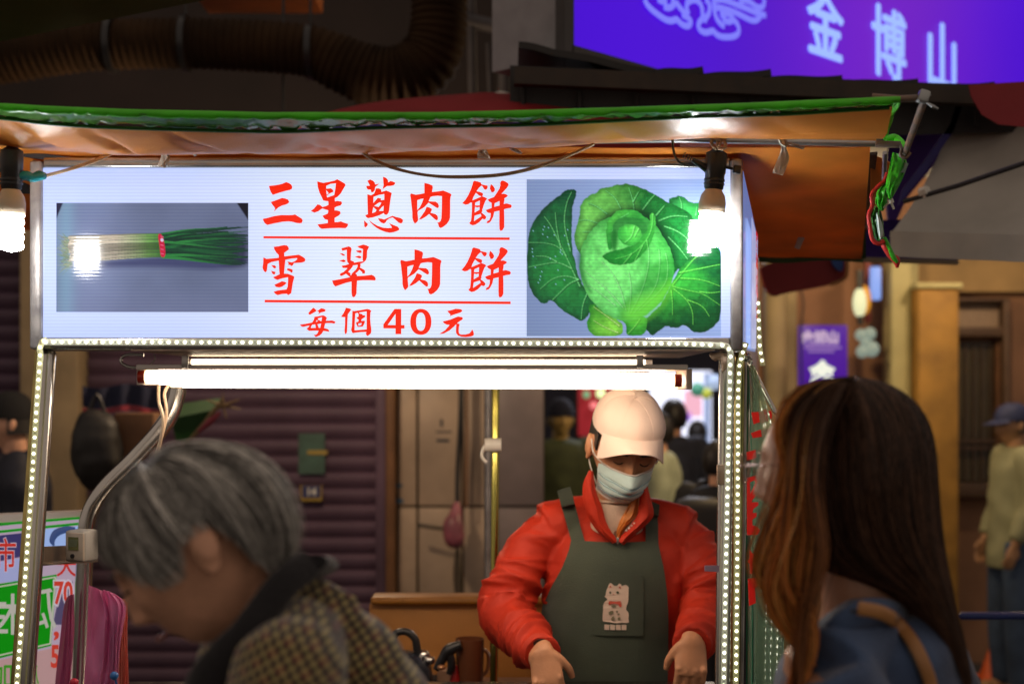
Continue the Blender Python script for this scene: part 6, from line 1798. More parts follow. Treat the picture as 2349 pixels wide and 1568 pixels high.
# ------------------------------------------------------------------ WOMAN WITH GREY HAIR
lw = thing('person', (P(640, 0, 1.7).x, 1.72, 0), 'elderly woman with short grey hair and checked coat bending forward at the left', 'person')
Cl = P(444, 1262, 1.62)
Bl = basis((-.80, 0.02, -.60), (-.60, 0, .80))
Ml = Matrix.Translation(Cl) @ Bl.to_4x4() @ Matrix.Diagonal((.95, .90, .90, 1))
b = MB(); hm = head_mb(Ml, ears=True, ear_y=.026); b.add(hm.v, hm.f)
b.tube([P(520, 1290, 1.63), P(575, 1380, 1.65), P(650, 1470, 1.69)], [(.055, .05), (.05, .05), (.07, .07)], 18, smooth=5)
sN, sF = P(680, 1520, 1.56), P(700, 1500, 1.86)
b.tube([P(650, 1460, 1.70), P(690, 1590, 1.72), P(710, 1780, 1.74), P(720, 2050, 1.78), P(720, 2400, 1.82)], [(.05, .06), (.05, .08), (.07, .10), (.09, .12), (.11, .13)], 20, smooth=4)
hN, hF = P(330, 1990, 1.66), P(360, 1960, 1.86)
for s0, h0 in ((sN, hN), (sF, hF)):
    el_ = (s0 + h0) / 2 + Vector((.06, 0, -.11)); b.tube([s0, el_, h0], [.045, .038, .027], 12, smooth=5)
    hand(b, h0, (-.8, .1, -.4), (-.3, -.1, .9), .92, .45, 1)
for s in (-1, 1):
    b.tube([Vector((P(790, 0, 1.8).x, 1.80 + s * .09, .85)), Vector((P(700, 0, 1.8).x, 1.80 + s * .1, .45)), Vector((P(740, 0, 1.8).x, 1.80 + s * .1, .05))], [.08, .055, .04], 12, smooth=3)
    b.ball((P(720, 0, 1.8).x - .04, 1.80 + s * .1, .035), (.11, .045, .034))
skin2 = mat('aged_skin', (.78, .42, .27), rough=.5, var=.12, nscale=30, bump=.35, bscale=90, spec=.4)
part('body', remeshed(b, .0032, 2, 'body'), skin2, lw)
# coat
ct, N, L, bs = newmat('checked_wool')
bs.inputs['Roughness'].default_value = .9; bs.inputs['Specular IOR Level'].default_value = .15; bs.inputs['Sheen Weight'].default_value = .5
tc = N.new('ShaderNodeTexCoord'); mp = N.new('ShaderNodeMapping'); mp.inputs['Rotation'].default_value = (0, math.radians(32), 0)
L.new(tc.outputs['Object'], mp.inputs['Vector'])
sp = N.new('ShaderNodeSeparateXYZ'); L.new(mp.outputs[0], sp.inputs[0])
def sw_(out, per, ph=0.0):
    a = N.new('ShaderNodeMath'); a.operation = 'MULTIPLY_ADD'; a.inputs[1].default_value = 2 * math.pi / per; a.inputs[2].default_value = ph; L.new(out, a.inputs[0])
    c = N.new('ShaderNodeMath'); c.operation = 'SINE'; L.new(a.outputs[0], c.inputs[0])
    r = N.new('ShaderNodeMapRange'); r.inputs['From Min'].default_value = -.5; r.inputs['From Max'].default_value = .5; L.new(c.outputs[0], r.inputs['Value']); return r.outputs[0]
xy = N.new('ShaderNodeMath'); xy.operation = 'ADD'; L.new(sp.outputs['X'], xy.inputs[0]); 
yy_ = N.new('ShaderNodeMath'); yy_.operation = 'MULTIPLY'; yy_.inputs[1].default_value = .8; L.new(sp.outputs['Y'], yy_.inputs[0]); xy.inputs[1].default_value = 0.0
fx, fz = sw_(xy.outputs[0], .0095), sw_(sp.outputs['Z'], .0095)
big = sw_(xy.outputs[0], .019, 1.0); bigz = sw_(sp.outputs['Z'], .019, 2.0)
mul = N.new('ShaderNodeMath'); mul.operation = 'MULTIPLY'; L.new(fx, mul.inputs[0]); L.new(fz, mul.inputs[1])
def mixc(f, a, b):
    x = N.new('ShaderNodeMix'); x.data_type = 'RGBA'
    if hasattr(f, 'is_linked') or not isinstance(f, float): L.new(f, x.inputs['Factor'])
    for q, k in ((a, 'A'), (b, 'B')):
        if isinstance(q, tuple): x.inputs[k].default_value = (*q, 1)
        else: L.new(q, x.inputs[k])
    return x.outputs['Result']
dark = mixc(big, (.018, .02, .014), (.13, .035, .03))
dark2 = mixc(bigz, dark, (.05, .035, .025))
lightc = (.46, .37, .14)
colr = mixc(mul.outputs[0], dark2, lightc)
L.new(colr, bs.inputs['Base Color'])
nz = N.new('ShaderNodeTexNoise'); nz.inputs['Scale'].default_value = 400; bp = N.new('ShaderNodeBump'); bp.inputs['Strength'].default_value = .5; bp.inputs['Distance'].default_value = .002
L.new(nz.outputs['Fac'], bp.inputs['Height']); L.new(bp.outputs[0], bs.inputs['Normal'])
c_ = MB()
c_.tube([P(733, 1312, 1.68), P(708, 1375, 1.68), P(704, 1460, 1.70), P(710, 1580, 1.72), P(735, 1800, 1.74), P(765, 2100, 1.78), P(760, 2450, 1.8)], [(.016, .06), (.050, .085), (.078, .13), (.102, .16), (.125, .17), (.135, .18), (.15, .17)], 28, smooth=6)
c_.tube([P(700, 1420, 1.64), P(672, 1510, 1.59), P(650, 1600, 1.55), (sN + hN) / 2 + Vector((.06, 0, -.11)), hN + Vector((.03, 0, .02))], [.045, .06, .066, .058, .045], 20, smooth=6)
c_.tube([P(700, 1430, 1.78), P(690, 1520, 1.86), (sF + hF) / 2 + Vector((.06, 0, -.11)), hF + Vector((.03, 0, .02))], [.05, .07, .06, .045], 20, smooth=6)
cme = remeshed(c_, .0055, 6, 'coat')
displace(cme, lambda c, n: .007 * noise.noise(Vector((c.x * 9 + c.z * 9, c.y * 6, (c.z - c.x) * 4))) + .003 * noise.noise(c * 24))
part('coat', cme, ct, lw)
m = MB(); pts = [P(712, 1292, 1.60), P(660, 1330, 1.575), P(612, 1390, 1.56), P(570, 1450, 1.55), P(520, 1510, 1.56), P(478, 1580, 1.57), P(470, 1700, 1.6)]
m.tube(pts, [(.017, .009), (.018, .010), (.019, .011), (.020, .011), (.024, .012), (.027, .013), (.026, .013)], 16, smooth=8, up=(0, 1, 0))
m.tube([P(712, 1292, 1.60), P(735, 1300, 1.68), P(712, 1310, 1.77), P(640, 1380, 1.80), P(540, 1500, 1.8)], [(.020, .010), (.022, .012), (.022, .012), (.022, .012), (.022, .012)], 16, smooth=8, up=(0, 1, 0))
part('collar', m, mat('black_collar', (.008, .007, .010), rough=.9, bump=.6, bscale=150, sheen=.3, var=.1), lw, kind=None)
m = MB()
for s in (-1, 1):
    m.tube([Vector((P(790, 0, 1.8).x, 1.80 + s * .09, .95)), Vector((P(700, 0, 1.8).x, 1.80 + s * .1, .45)), Vector((P(740, 0, 1.8).x, 1.80 + s * .1, .07))], [.1, .08, .065], 14, smooth=3)
part('trousers', remeshed(m, .012, 3, 'trousers'), mat('dark_trousers', (.02, .02, .025), rough=.9), lw)
# hair: strands over a cap of hair
def zend(a):   # a: 0 at the face, pi at the nape
    return interp([(0, .050), (.5, .046), (.85, .020), (1.15, -.016), (1.45, -.020), (1.62, .010), (1.98, .008), (2.15, -.050), (2.4, -.080), (math.pi, -.088), (7, -.088)], a)
def hair_pt(a, t, lift=1.0):
    """a: azimuth from the face (signed), t: 0 crown .. 1 tip"""
    ze = zend(abs(a)) / .106
    pe = math.acos(max(-.86, min(.98, ze)))
    ph = lerp(.0, pe, t)
    ex, ey, ez = .087 * lift, .103 * lift, .102 * lift
    d = Vector((math.sin(ph) * math.sin(a) * ex, -math.sin(ph) * math.cos(a) * ey + .012, math.cos(ph) * ez + .004))
    bulge = 1 + .05 * math.sin(min(1, t) * math.pi)
    d.x *= bulge; d.y *= bulge
    swirl = .03 * math.sin(t * 3)
    return d
def strands(n, M, fn, seed, r=.0006, cols=None, seg=10):
    rs = random.Random(seed); m = MB()
    for k in range(n):
        a = rs.uniform(-math.pi, math.pi); t0 = .06 + rs.random() ** 2 * .5; t1 = min(1.06, t0 + rs.uniform(.5, 1.0)); lf = rs.uniform(.99, 1.055) if rs.random() > .07 else rs.uniform(1.05, 1.13); ph = rs.uniform(0, 9)
        c = cols(rs, a)
        w = rs.uniform(.02, .07)
        pts = []
        da = rs.uniform(-.25, .25)
        for i in range(seg + 1):
            t = lerp(t0, t1, i / seg)
            aa = a + da * t + w * math.sin(t * 5 + ph)
            p = fn(aa, min(t, 1.0), lf + .02 * math.sin(a * 9 + t * 3))
            if t > 1: p = p + Vector((0, 0, -.12 * (t - 1)))
            pts.append(M @ p)
        m.tube(pts, [r * (1 - .6 * i / seg) for i in range(seg + 1)], 3, caps=False, col=c)
    return m
Mlh = Matrix.Translation(Cl) @ Bl.to_4x4()
m = MB(); m.grid(lambda u, v: Mlh @ hair_pt(-math.pi + 2 * math.pi * u, v * .97, .985 + .02 * noise.noise(Vector((math.cos(6.283 * u) * 5, math.sin(6.283 * u) * 5, v * 1.5)))), 120, 40)
greyh = mat('grey_hair_mass', (.2, .19, .17), rough=1.0, spec=.0, var=.3, nscale=24, col2=(.035, .035, .04), stretch=(1, 1, 1), bump=.5, bscale=60)
hs = part('hair', m, greyh, lw)
def gcol(rs, a):
    g_ = rs.choice([.07, .13, .26, .6, .95]) * rs.uniform(.8, 1.2)
    g_ *= .6 + .8 * max(0, math.sin(a * 11 + 1.3)) ** 2
    return (g_ * 1.0, g_ * .97, g_ * .9)
m = strands(4200, Mlh, hair_pt, 5, .00055, gcol)
part('hair_strands', m, attr_mat('hair_strand', .5, .22), hs, kind='stuff', smooth=False)
m = MB(); m.tube([Mlh @ Vector((.0 + .072, -.06, -.0)), Mlh @ Vector((.069, -.072, .0))], .001, 4)
for (dx, dz, w) in ((-.003, -.060, .0),):
    pass
m = MB(); m.tube([Ml @ Vector((x, -.103 + abs(x) ** 1.5 * 4, -.0635)) for x in [-.022 + k * .0055 for k in range(9)]], [.001, .002, .003, .0034, .0036, .0034, .003, .002, .001], 8); part('lips', m, mat('lips', (.35, .12, .09), rough=.45), lw)
m = MB(); m.tube([Ml @ Vector((.016 + .004 * k, -.0985 + .0016 * k, .031 + .004 * math.sin(k * .4))) for k in range(9)], .0022, 6); part('eyebrow', m, mat('brow_grey', (.08, .07, .06), rough=.8), lw)
m = MB(); m.tube([Ml @ Vector((.018 + .0032 * k, -.0945 + .0006 * (k - 4) ** 2, .007 - .002 * math.sin(k * .4))) for k in range(9)], .0012, 6); part('eyelashes', m, mat('black_hair', (0, 0, 0)), lw)

# ------------------------------------------------------------------ YOUNG WOMAN WITH LONG HAIR
gw = thing('person', (P(2010, 0, 1.92).x, 1.95, 0), 'young woman with long dark brown hair, glasses and navy jacket at the right', 'person')
Cg = P(1904, 1078, 1.92)
Bg = basis((-.86, .5, -.06), (0, 0, 1))
Mg = Matrix.Translation(Cg) @ Bg.to_4x4() @ Matrix.Diagonal((.93, .95, .97, 1))
b = MB(); hm = head_mb(Mg); b.add(hm.v, hm.f)
b.tube([Cg + Vector((.02, 0, -.05)), Cg + Vector((.035, -.01, -.15)), P(1990, 1440, 1.92), P(2010, 1500, 1.93)], [(.05, .05), (.048, .05), (.07, .06), (.1, .08)], 18, smooth=5)
b.tube([P(2005, 1490, 1.93), P(2010, 1700, 1.94), P(2010, 1950, 1.96), P(2010, 2250, 1.98)], [(.12, .09), (.13, .1), (.12, .1), (.14, .12)], 20, smooth=4)
g1, g2 = P(1905, 1530, 1.80), P(2130, 1500, 2.06)
for s0, h0 in ((g1, P(1880, 2000, 1.86)), (g2, P(2080, 2000, 2.1))):
    b.tube([s0, (s0 + h0) / 2 + Vector((.05, -.02, 0)), h0], [.042, .035, .024], 12, smooth=5); hand(b, h0, (-.6, .3, -.7), (-.3, -.6, .3), .88, .4, 1)
for s in (-1, 1):
    b.tube([Vector((P(2010, 0, 1.95).x + s * .07, 1.95 + s * .03, .82)), Vector((P(2010, 0, 1.95).x + s * .08, 1.96 + s * .03, .45)), Vector((P(2010, 0, 1.95).x + s * .08, 1.98 + s * .03, .05))], [.08, .055, .038], 12, smooth=3)
    b.ball((P(2010, 0, 1.95).x + s * .08, 1.95 + s * .03, .035), (.05, .1, .034))
skin3 = mat('young_skin', (.62, .34, .22), rough=.45, var=.05, nscale=20, bump=.08, bscale=200)
part('body', remeshed(b, .0034, 2, 'body'), skin3, gw)
jk = MB()
jk.tube([P(1985, 1436, 1.93), P(2000, 1480, 1.93), P(2005, 1600, 1.94), P(2010, 1800, 1.95), P(2010, 2050, 1.97)], [(.075, .065), (.13, .10), (.155, .125), (.15, .125), (.16, .13)], 28, smooth=6)
jk.tube([g1 + Vector((0, 0, 0)), P(1960, 1475, 1.85), P(2060, 1460, 1.97), g2], [.055, .055, .055, .055], 16, smooth=5)
for s0, h0 in ((g1, P(1880, 2000, 1.86)), (g2, P(2080, 2000, 2.1))):
    jk.tube([s0, (s0 + h0) / 2 + Vector((.05, -.02, 0)), h0 + Vector((0, 0, .02))], [.06, .055, .042], 16, smooth=5)
jm_ = remeshed(jk, .006, 5, 'jacket')
displace(jm_, lambda c, n: .008 * noise.noise(Vector((c.x * 12 + c.z * 6, c.y * 8, (c.z - c.x) * 7))) + .002 * noise.noise(c * 30))
navy = mat('navy_cotton', (.06, .11, .23), rough=.8, var=.15, nscale=8, bump=.4, bscale=250, sheen=.3, col2=(.025, .035, .075))
gbv = bvh_of(jm_)
part('jacket', jm_, navy, gw)
m = MB(); m.tube([P(1905, 1452, 1.80), P(1940, 1424, 1.79), P(1990, 1404, 1.80), P(2050, 1408, 1.84), P(2090, 1430, 1.92)], [(.012, .006), (.016, .008), (.018, .008), (.018, .008), (.014, .006)], 14, smooth=6, up=(0, 1, 0)); part('jacket_collar', m, navy, gw)
def dr(x, y, off):
    o_ = Vector((0, 0, CAMZ)); d_ = (P(x, y, 1.0) - o_).normalized(); h = gbv.ray_cast(o_, d_)
    q_ = (h[0] - d_ * (off - .003)) if h[0] else P(x, y, 1.83)
    yc = interp([(1900, 1.76), (2020, 1.765), (2060, 1.79), (2100, 1.83), (2200, 1.9)], x)
    return q_ if q_.y < yc or y > 1420 else P(x, y, yc)
sp_ = resamp(chaikin([(1968, 1394), (2010, 1400), (2045, 1414), (2075, 1445), (2098, 1478), (2118, 1520), (2136, 1570), (2146, 1650)], 2, False), 40)
sq = [dr(x, y, .008) for x, y in sp_]
m = MB(); m.tube(sq, [(.009, .0035)] * 41, 12, up=(0, 1, 0)); part('bag_strap', m, mat('tan_leather', (.45, .21, .07), rough=.45), gw)
m = MB(); m.tube([p + Vector((-.009, -.001, -.003)) for p in sq], .0022, 8); part('strap_edge', m, black_pl, gw)
m = MB(); m.ball(P(2046, 1414, 1.79), .008); part('strap_buckle', m, steel_dull, gw)
m = MB()
for s in (-1, 1): m.tube([Vector((P(2010, 0, 1.95).x + s * .07, 1.95, .86)), Vector((P(2010, 0, 1.95).x + s * .08, 1.96, .45)), Vector((P(2010, 0, 1.95).x + s * .08, 1.98, .07))], [.1, .075, .06], 14, smooth=3)
part('trousers', remeshed(m, .012, 3, 'trousers'), mat('dark_trousers', (0, 0, 0)), gw)
# hair
L1 = [(1959,862),(1900,872),(1848,915),(1824,985),(1816,1090),(1826,1200),(1858,1280),(1910,1322),(1985,1345),(2050,1372),(2110,1425),(2170,1500),(2205,1570)]
R1_ = [(1960,862),(2040,878),(2105,925),(2140,1000),(2148,1100),(2156,1210),(2176,1320),(2200,1420),(2218,1490),(2230,1560),(2232,1590)]
NH = 60
Lh, Rh = resamp(chaikin(L1, 2, False), NH), resamp(chaikin(R1_, 2, False), NH)
def ghair(s, t, out=1.0, sgn=1):
    i = t * NH; i0 = min(int(i), NH - 1); f = i - i0
    l = (lerp(Lh[i0][0], Lh[i0 + 1][0], f), lerp(Lh[i0][1], Lh[i0 + 1][1], f)); r = (lerp(Rh[i0][0], Rh[i0 + 1][0], f), lerp(Rh[i0][1], Rh[i0 + 1][1], f))
    hb = .125 * min(1, math.sin(min(1, t * 2.6) * math.pi / 2)) * (1 - .42 * max(0, t - .4))
    a = math.pi * s
    xs = (1 - math.cos(a)) / 2
    xs = .5 + (xs - .5) * out
    return P(lerp(l[0], r[0], xs), lerp(l[1], r[1], xs), 1.92 - sgn * hb * math.sin(a) * out + .02 * max(0, t - .5))
dkh = mat('dark_brown_hair', (.035, .018, .011), rough=1.0, spec=.0, var=.3, nscale=14, bump=.4, bscale=80, stretch=(3, 3, .3))
m = MB(); m.grid(lambda u, v: ghair((u * 2) if u <= .5 else 2 - u * 2, v, .965 + .02 * noise.noise(Vector((u * 22, v * 2, 0))), 1 if u <= .5 else -1), 90, 70)
hg = part('hair', m, dkh, gw)
rs = random.Random(11); m = MB()
for k in range(3000):
    s = rs.random() ** 1.0; s2 = s + rs.uniform(-.05, .05); t0 = rs.random() * .5; t1 = min(1, t0 + rs.uniform(.3, .7)); o = rs.uniform(.985, 1.035); ph = rs.uniform(0, 6)
    base = rs.choice([.012, .022, .036, .065, .11])
    warm = max(0, .35 - s) * 1.4  # strands facing the lamps tinted warmer, light put into colour
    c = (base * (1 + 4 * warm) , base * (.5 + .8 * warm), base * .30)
    pts = [ghair(min(.995, max(.005, lerp(s, s2, i / 12) + .012 * math.sin(i * .6 + ph))), lerp(t0, t1, i / 12), o + .008 * math.sin(s * 60 + i * .3)) for i in range(13)]
    m.tube(pts, [.0006 * (1 - .5 * i / 12) for i in range(13)], 3, caps=False, col=c)
part('hair_strands', m, attr_mat('hair_strand', .5, .22), hg, kind='stuff', smooth=False)
locks = [([(1950,864),(1880,872),(1826,902),(1796,950),(1788,1000),(1800,1050),(1812,1100),(1816,1160)], 1.86, 10, .014, 240),
         ([(1915,874),(1858,912),(1826,965),(1826,1050),(1812,1130),(1772,1215),(1742,1290),(1762,1350),(1806,1398),(1850,1420)], 1.86, 20, .019, 500),
         ([(1925,876),(1868,920),(1846,1000),(1840,1110),(1818,1200),(1780,1290),(1768,1370),(1800,1440),(1850,1490),(1880,1540)], 1.83, 20, .020, 520),
         ([(1915,880),(1860,940),(1838,1040),(1842,1150),(1852,1240),(1835,1320),(1846,1400),(1862,1470),(1838,1568),(1820,1660)], 1.80, 14, .015, 380),
         ([(1930,880),(1880,960),(1856,1080),(1868,1180),(1882,1260),(1862,1340),(1842,1430),(1832,1540),(1830,1660)], 1.78, 14, .014, 300),
         ([(1900,885),(1840,930),(1822,1010),(1818,1100),(1812,1180),(1800,1250),(1798,1330),(1826,1380),(1852,1430),(1835,1500),(1800,1600)], 1.80, 12, .012, 260)]
for li, (pth, Yl, wpx, dep, cnt) in enumerate(locks):
    pth = resamp(chaikin(pth, 3, False), 26)
    m = MB(); rs = random.Random(40 + li)
    for k in range(cnt):
        ox, oy = rs.gauss(0, .5), rs.gauss(0, .5); ox *= 2.0 if rs.random() < .1 else 1; ph = rs.uniform(0, 6); t0 = rs.choice([0, 0, 1, 3, 6]); t1 = 26 - rs.choice([0, 0, 1, 2, 4, 7])
        w_ = rs.choice([.12, .3, .6, 1.0, 1.7])
        pts = []
        for i in range(t0, t1 + 1):
            fr = .45 + .75 * math.sin(math.pi * min(1, i / 26 * .8 + .12)) - .3 * (i / 26) ** 3
            x, y = pth[i]
            pts.append(P(x + wpx * ox * fr + 3 * math.sin(i * .5 + ph), y, Yl + .035 * (1 - min(1, i / 8)) + dep * oy * 2 * fr))
        c = (min(.95, .75 * w_), min(.6, .27 * w_), .07 * w_) if li != 4 else (.26 * w_, .1 * w_, .035 * w_)  # auburn of the front locks, brightened in colour for the lamp light behind
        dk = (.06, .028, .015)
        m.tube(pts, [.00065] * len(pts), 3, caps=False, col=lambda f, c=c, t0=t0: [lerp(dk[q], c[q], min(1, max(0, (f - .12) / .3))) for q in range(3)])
    part('hair_lock', m, attr_mat('hair_strand', .5, .22), gw, smooth=False)
# glasses
gl_ = thing('eyeglasses', Mg @ Vector((.03, -.115, .012)), 'thin metal framed eyeglasses worn by the woman with long hair', 'glasses')
wire_m = mat('glasses_metal', (.45, .25, .2), rough=.25, metal=1.0)
lens_m, N, L, bb = newmat('lens_glass')
trn = N.new('ShaderNodeBsdfTransparent'); mxs = N.new('ShaderNodeMixShader'); mxs.inputs['Fac'].default_value = .25
bb.inputs['Base Color'].default_value = (.1, .1, .1, 1); bb.inputs['Roughness'].default_value = .03; bb.inputs['Specular IOR Level'].default_value = 1.0
L.new(trn.outputs[0], mxs.inputs[1]); L.new(bb.outputs[0], mxs.inputs[2]); L.new(mxs.outputs[0], N['Material Output'].inputs['Surface'])
for s in (-1, 1):
    ring = [Mg @ Vector((s * .034 + .025 * math.cos(a), -.118 + .006 * abs(math.cos(a)) * (1 if math.cos(a) * s > 0 else 0), .008 + .021 * math.sin(a))) for a in [k * math.pi / 14 for k in range(29)]]
    m = MB(); m.tube(ring, .0011, 8, caps=False); part('rim', m, wire_m, gl_)
    m = MB(); m.poly(ring[:-1], thick=.001, back=Vector((.9, -.42, 0)).normalized()); part('lens', m, lens_m, gl_)
    m = MB(); m.tube([Mg @ Vector((s * .058, -.113, .012)), Mg @ Vector((s * .076, -.105, .013)), Mg @ Vector((s * .084, -.05, .012)), Mg @ Vector((s * .086, .01, .008))], .0011, 8, smooth=4); part('temple_arm', m, wire_m, gl_)
m = MB(); m.tube([Mg @ Vector((-.01, -.119, .012)), Mg @ Vector((0, -.123, .014)), Mg @ Vector((.01, -.119, .012))], .0011, 8); part('bridge', m, wire_m, gl_)

# ------------------------------------------------------------------ PASSERS-BY
def passer(x, ytop, Y, face, coat, legs, head, label, hairm=None, wide=1.0, pack=None, cx_off=0, arms_fwd=0.0, skinm=None):
    top = P(x, ytop, Y); s = top.z / 1.70
    t = thing('person', (top.x, Y, 0), label, 'person')
    B = basis((face[0], face[1], face[2] if len(face) > 2 else 0), (0, 0, 1))
    fw = Vector((face[0], face[1], 0)).normalized(); sd = Vector((-fw.y, fw.x, 0))
    o = Vector((top.x, Y, 0))
    def Q(f, l, z): return o + fw * (f * s) + sd * (l * s) + Vector((0, 0, z * s))
    Mh_ = Matrix.Translation(Q(0, 0, 1.575)) @ B.to_4x4() @ Matrix.Diagonal((s, s, s, 1))
    b = MB(); hm = head_mb(Mh_, 36, 28); b.add(hm.v, hm.f)
    b.tube([Q(-.02, 0, 1.5), Q(-.03, 0, 1.38)], .055 * s, 14)
    b.tube([Q(-.03, 0, 1.42), Q(-.02, 0, 1.2), Q(-.02, 0, .95)], [(.1 * s, .1 * s), (.13 * s, .1 * s), (.13 * s, .1 * s)], 16)
    hands = []
    for k in (-1, 1):
        sh = Q(-.02, k * .2 * wide, 1.38); el = Q(-.03 + arms_fwd * .1, k * .25 * wide, 1.1); wr = Q(.05 + arms_fwd * .22, k * .23 * wide, .86 + arms_fwd * .15)
        hands.append((sh, el, wr))
        b.tube([sh, el, wr], [.045 * s, .038 * s, .026 * s], 10, smooth=3); hand(b, wr, fw * .3 + Vector((0, 0, -1)), sd * k, .95 * s, .35, 1)
        b.tube([Q(0, k * .09, .92), Q(.02, k * .1, .48), Q(0, k * .1, .06)], [.08 * s, .055 * s, .04 * s], 10)
        b.ball(Q(.05, k * .1, .04), (.05 * s, .05 * s, .035 * s)); b.ball(Q(.11, k * .1, .035), (.045 * s, .045 * s, .03 * s))
    part('body', remeshed(b, .008, 2, 'body'), skinm or skin2, t)
    c = MB()
    rot = abs(fw.x) > .7
    R_ = lambda a, d: ((d * s, a * s) if rot else (a * s, d * s))
    c.tube([Q(-.03, 0, 1.45), Q(-.03, 0, 1.40), Q(-.02, 0, 1.28), Q(-.02, 0, 1.05), Q(-.01, 0, .80), Q(-.01, 0, .74)], [R_(.08, .08), R_(.17 * wide, .12), R_(.2 * wide, .15), R_(.19 * wide, .155), R_(.19 * wide, .16), R_(.19 * wide, .16)], 22, smooth=4)
    for sh, el, wr in hands: c.tube([sh.lerp(Q(-.02, 0, 1.38), .3), sh, el, wr + Vector((0, 0, .03))], [.06 * s, .075 * s, .065 * s, .048 * s], 14, smooth=4)
    cm = remeshed(c, .012, 3, 'coat'); displace(cm, lambda q, n: .012 * noise.noise(Vector((q.x * 7, q.y * 7, q.z * 11))))
    part('coat', cm, coat, t)
    m = MB()
    for k in (-1, 1): m.tube([Q(0, k * .08, .9), Q(.02, k * .1, .48), Q(0, k * .1, .05)], [.105 * s, .08 * s, .07 * s], 14, smooth=4)
    part('trousers', remeshed(m, .014, 3, 'trousers'), legs, t)
    hm_ = hairm or mat('black_hair', (0, 0, 0))
    m = MB()
    if head == 'hair':
        m.grid(lambda u, v: Mh_ @ (lambda a, p: Vector((.09 * math.sin(p) * math.sin(a), -.106 * math.sin(p) * math.cos(a) + .014, .118 * math.cos(p) + .012)))(-math.pi + 2 * math.pi * u, v * lerp(2.25, .95, max(0, math.cos(-math.pi + 2 * math.pi * u)) ** .7)), 36, 14, thick=-.004)
        part('hair', m, hm_, t)
    else:
        m.grid(lambda u, v: Mh_ @ Vector((.092 * math.cos(v * math.pi / 2) ** .8 * math.sin(u * 6.2832), -.108 * math.cos(v * math.pi / 2) ** .8 * math.cos(u * 6.2832) + .006, (.02 if head == 'beanie' else .03) + (.122 if head == 'beanie' else .1) * math.sin(v * math.pi / 2))), 32, 10, thick=-.003)
        capo = part('cap' if head == 'cap' else 'beanie', m, hairm, t)
        if head == 'cap':
            m = MB(); m.grid(lambda u, v: Mh_ @ Vector(((.092 + .02 * v) * math.sin(lerp(-1.1, 1.1, u)), -(.104 + v * .075 * math.cos(lerp(-1, 1, u)) ** .6) * math.cos(lerp(-1.1, 1.1, u)), .04 - .018 * v)), 20, 6, thick=.003); part('cap_brim', m, hairm, capo)
        m = MB(); m.grid(lambda u, v: Mh_ @ Vector((.083 * math.sin(lerp(1.4, 4.88, u)), -.098 * math.cos(lerp(1.4, 4.88, u)) + .004, lerp(.04, -.05, v))), 20, 6, thick=-.004); part('hair', m, mat('black_hair', (0, 0, 0)), t)
    if pack:
        m = MB(); m.box(Q(-.25, 0, 1.18), (.3 * s, .3 * s, .42 * s), bev=.06); pk = thing('backpack', Q(-.25, 0, 1.0), pack[1], 'backpack'); part('bag', m, pack[0], pk)
        for k in (-1, 1):
            m = MB(); m.tube([Q(-.12, k * .1, 1.38), Q(0, k * .11, 1.47), Q(.13, k * .12, 1.36), Q(.1, k * .14, 1.1)], [(.02, .006)] * 4, 8, smooth=4); part('strap', m, pack[0], pk)
    return t
olive = mat('olive_jacket', (.3, .3, .17), rough=.75, var=.12, nscale=5, bump=.3, bscale=60)
jeans = mat('jeans', (.05, .085, .16), rough=.85, var=.25, nscale=6, bump=.3)
navyc = mat('navy_cap', (.02, .03, .10), rough=.7)
passer(2322, 925, 7.55, (-1, -.15, -.12), olive, jeans, 'cap', 'man in navy cap, olive jacket and jeans walking left at the right edge', navyc, wide=.78, arms_fwd=.15, skinm=mat('tan_skin', (.45, .24, .12), rough=.5))
passer(1287, 918, 8.6, (.15, -1), mat('dark_green_coat', (.07, .085, .03), rough=.8, var=.2, bump=.3), mat('dark_trousers', (0, 0, 0)), 'beanie', 'passer-by in dark beanie and dark green coat left of the vendor', mat('navy_beanie', (.01, .012, .03), rough=.9), skinm=mat('yellow_lit_skin', (.5, .33, .11), rough=.5))
passer(1546, 916, 8.8, (.2, 1), mat('navy_coat', (.025, .03, .06), rough=.8, var=.2, bump=.3), jeans, 'hair', 'dark haired passer-by in navy coat seen from behind right of the vendor cap', wide=.9)
passer(1503, 945, 8.0, (-1, .1), mat('pale_green_coat', (.46, .5, .34), rough=.8, var=.1, bump=.3), jeans, 'hair', 'passer-by in pale green coat half hidden behind the vendor', wide=.8)
passer(1652, 1010, 6.6, (.5, .8), mat('black_coat', (.012, .012, .014), rough=.7, var=.2, bump=.3), mat('dark_trousers', (0, 0, 0)), 'hair', 'person in black coat close behind the vendor beside the right post', pack=(mat('black_bag', (.018, .015, .014), rough=.6), 'black backpack on the person in the black coat'))
passer(22, 905, 5.9, (-.8, -.3), mat('black_navy_coat', (.012, .014, .03), rough=.7, var=.2, bump=.3), mat('dark_trousers', (0, 0, 0)), 'beanie', 'person in black hat and dark navy coat at the left frame edge', mat('black_beanie', (.006, .006, .007), rough=.9))
passer(1400, 948, 11.5, (0, -1), mat('maroon_coat', (.16, .03, .03), rough=.8), jeans, 'hair', 'far passer-by in maroon coat below the red light box', wide=.9)
passer(1600, 965, 11.0, (.3, 1), mat('grey_coat', (.08, .085, .1), rough=.8), jeans, 'hair', 'far passer-by in grey coat before the white lit panel', wide=.9)
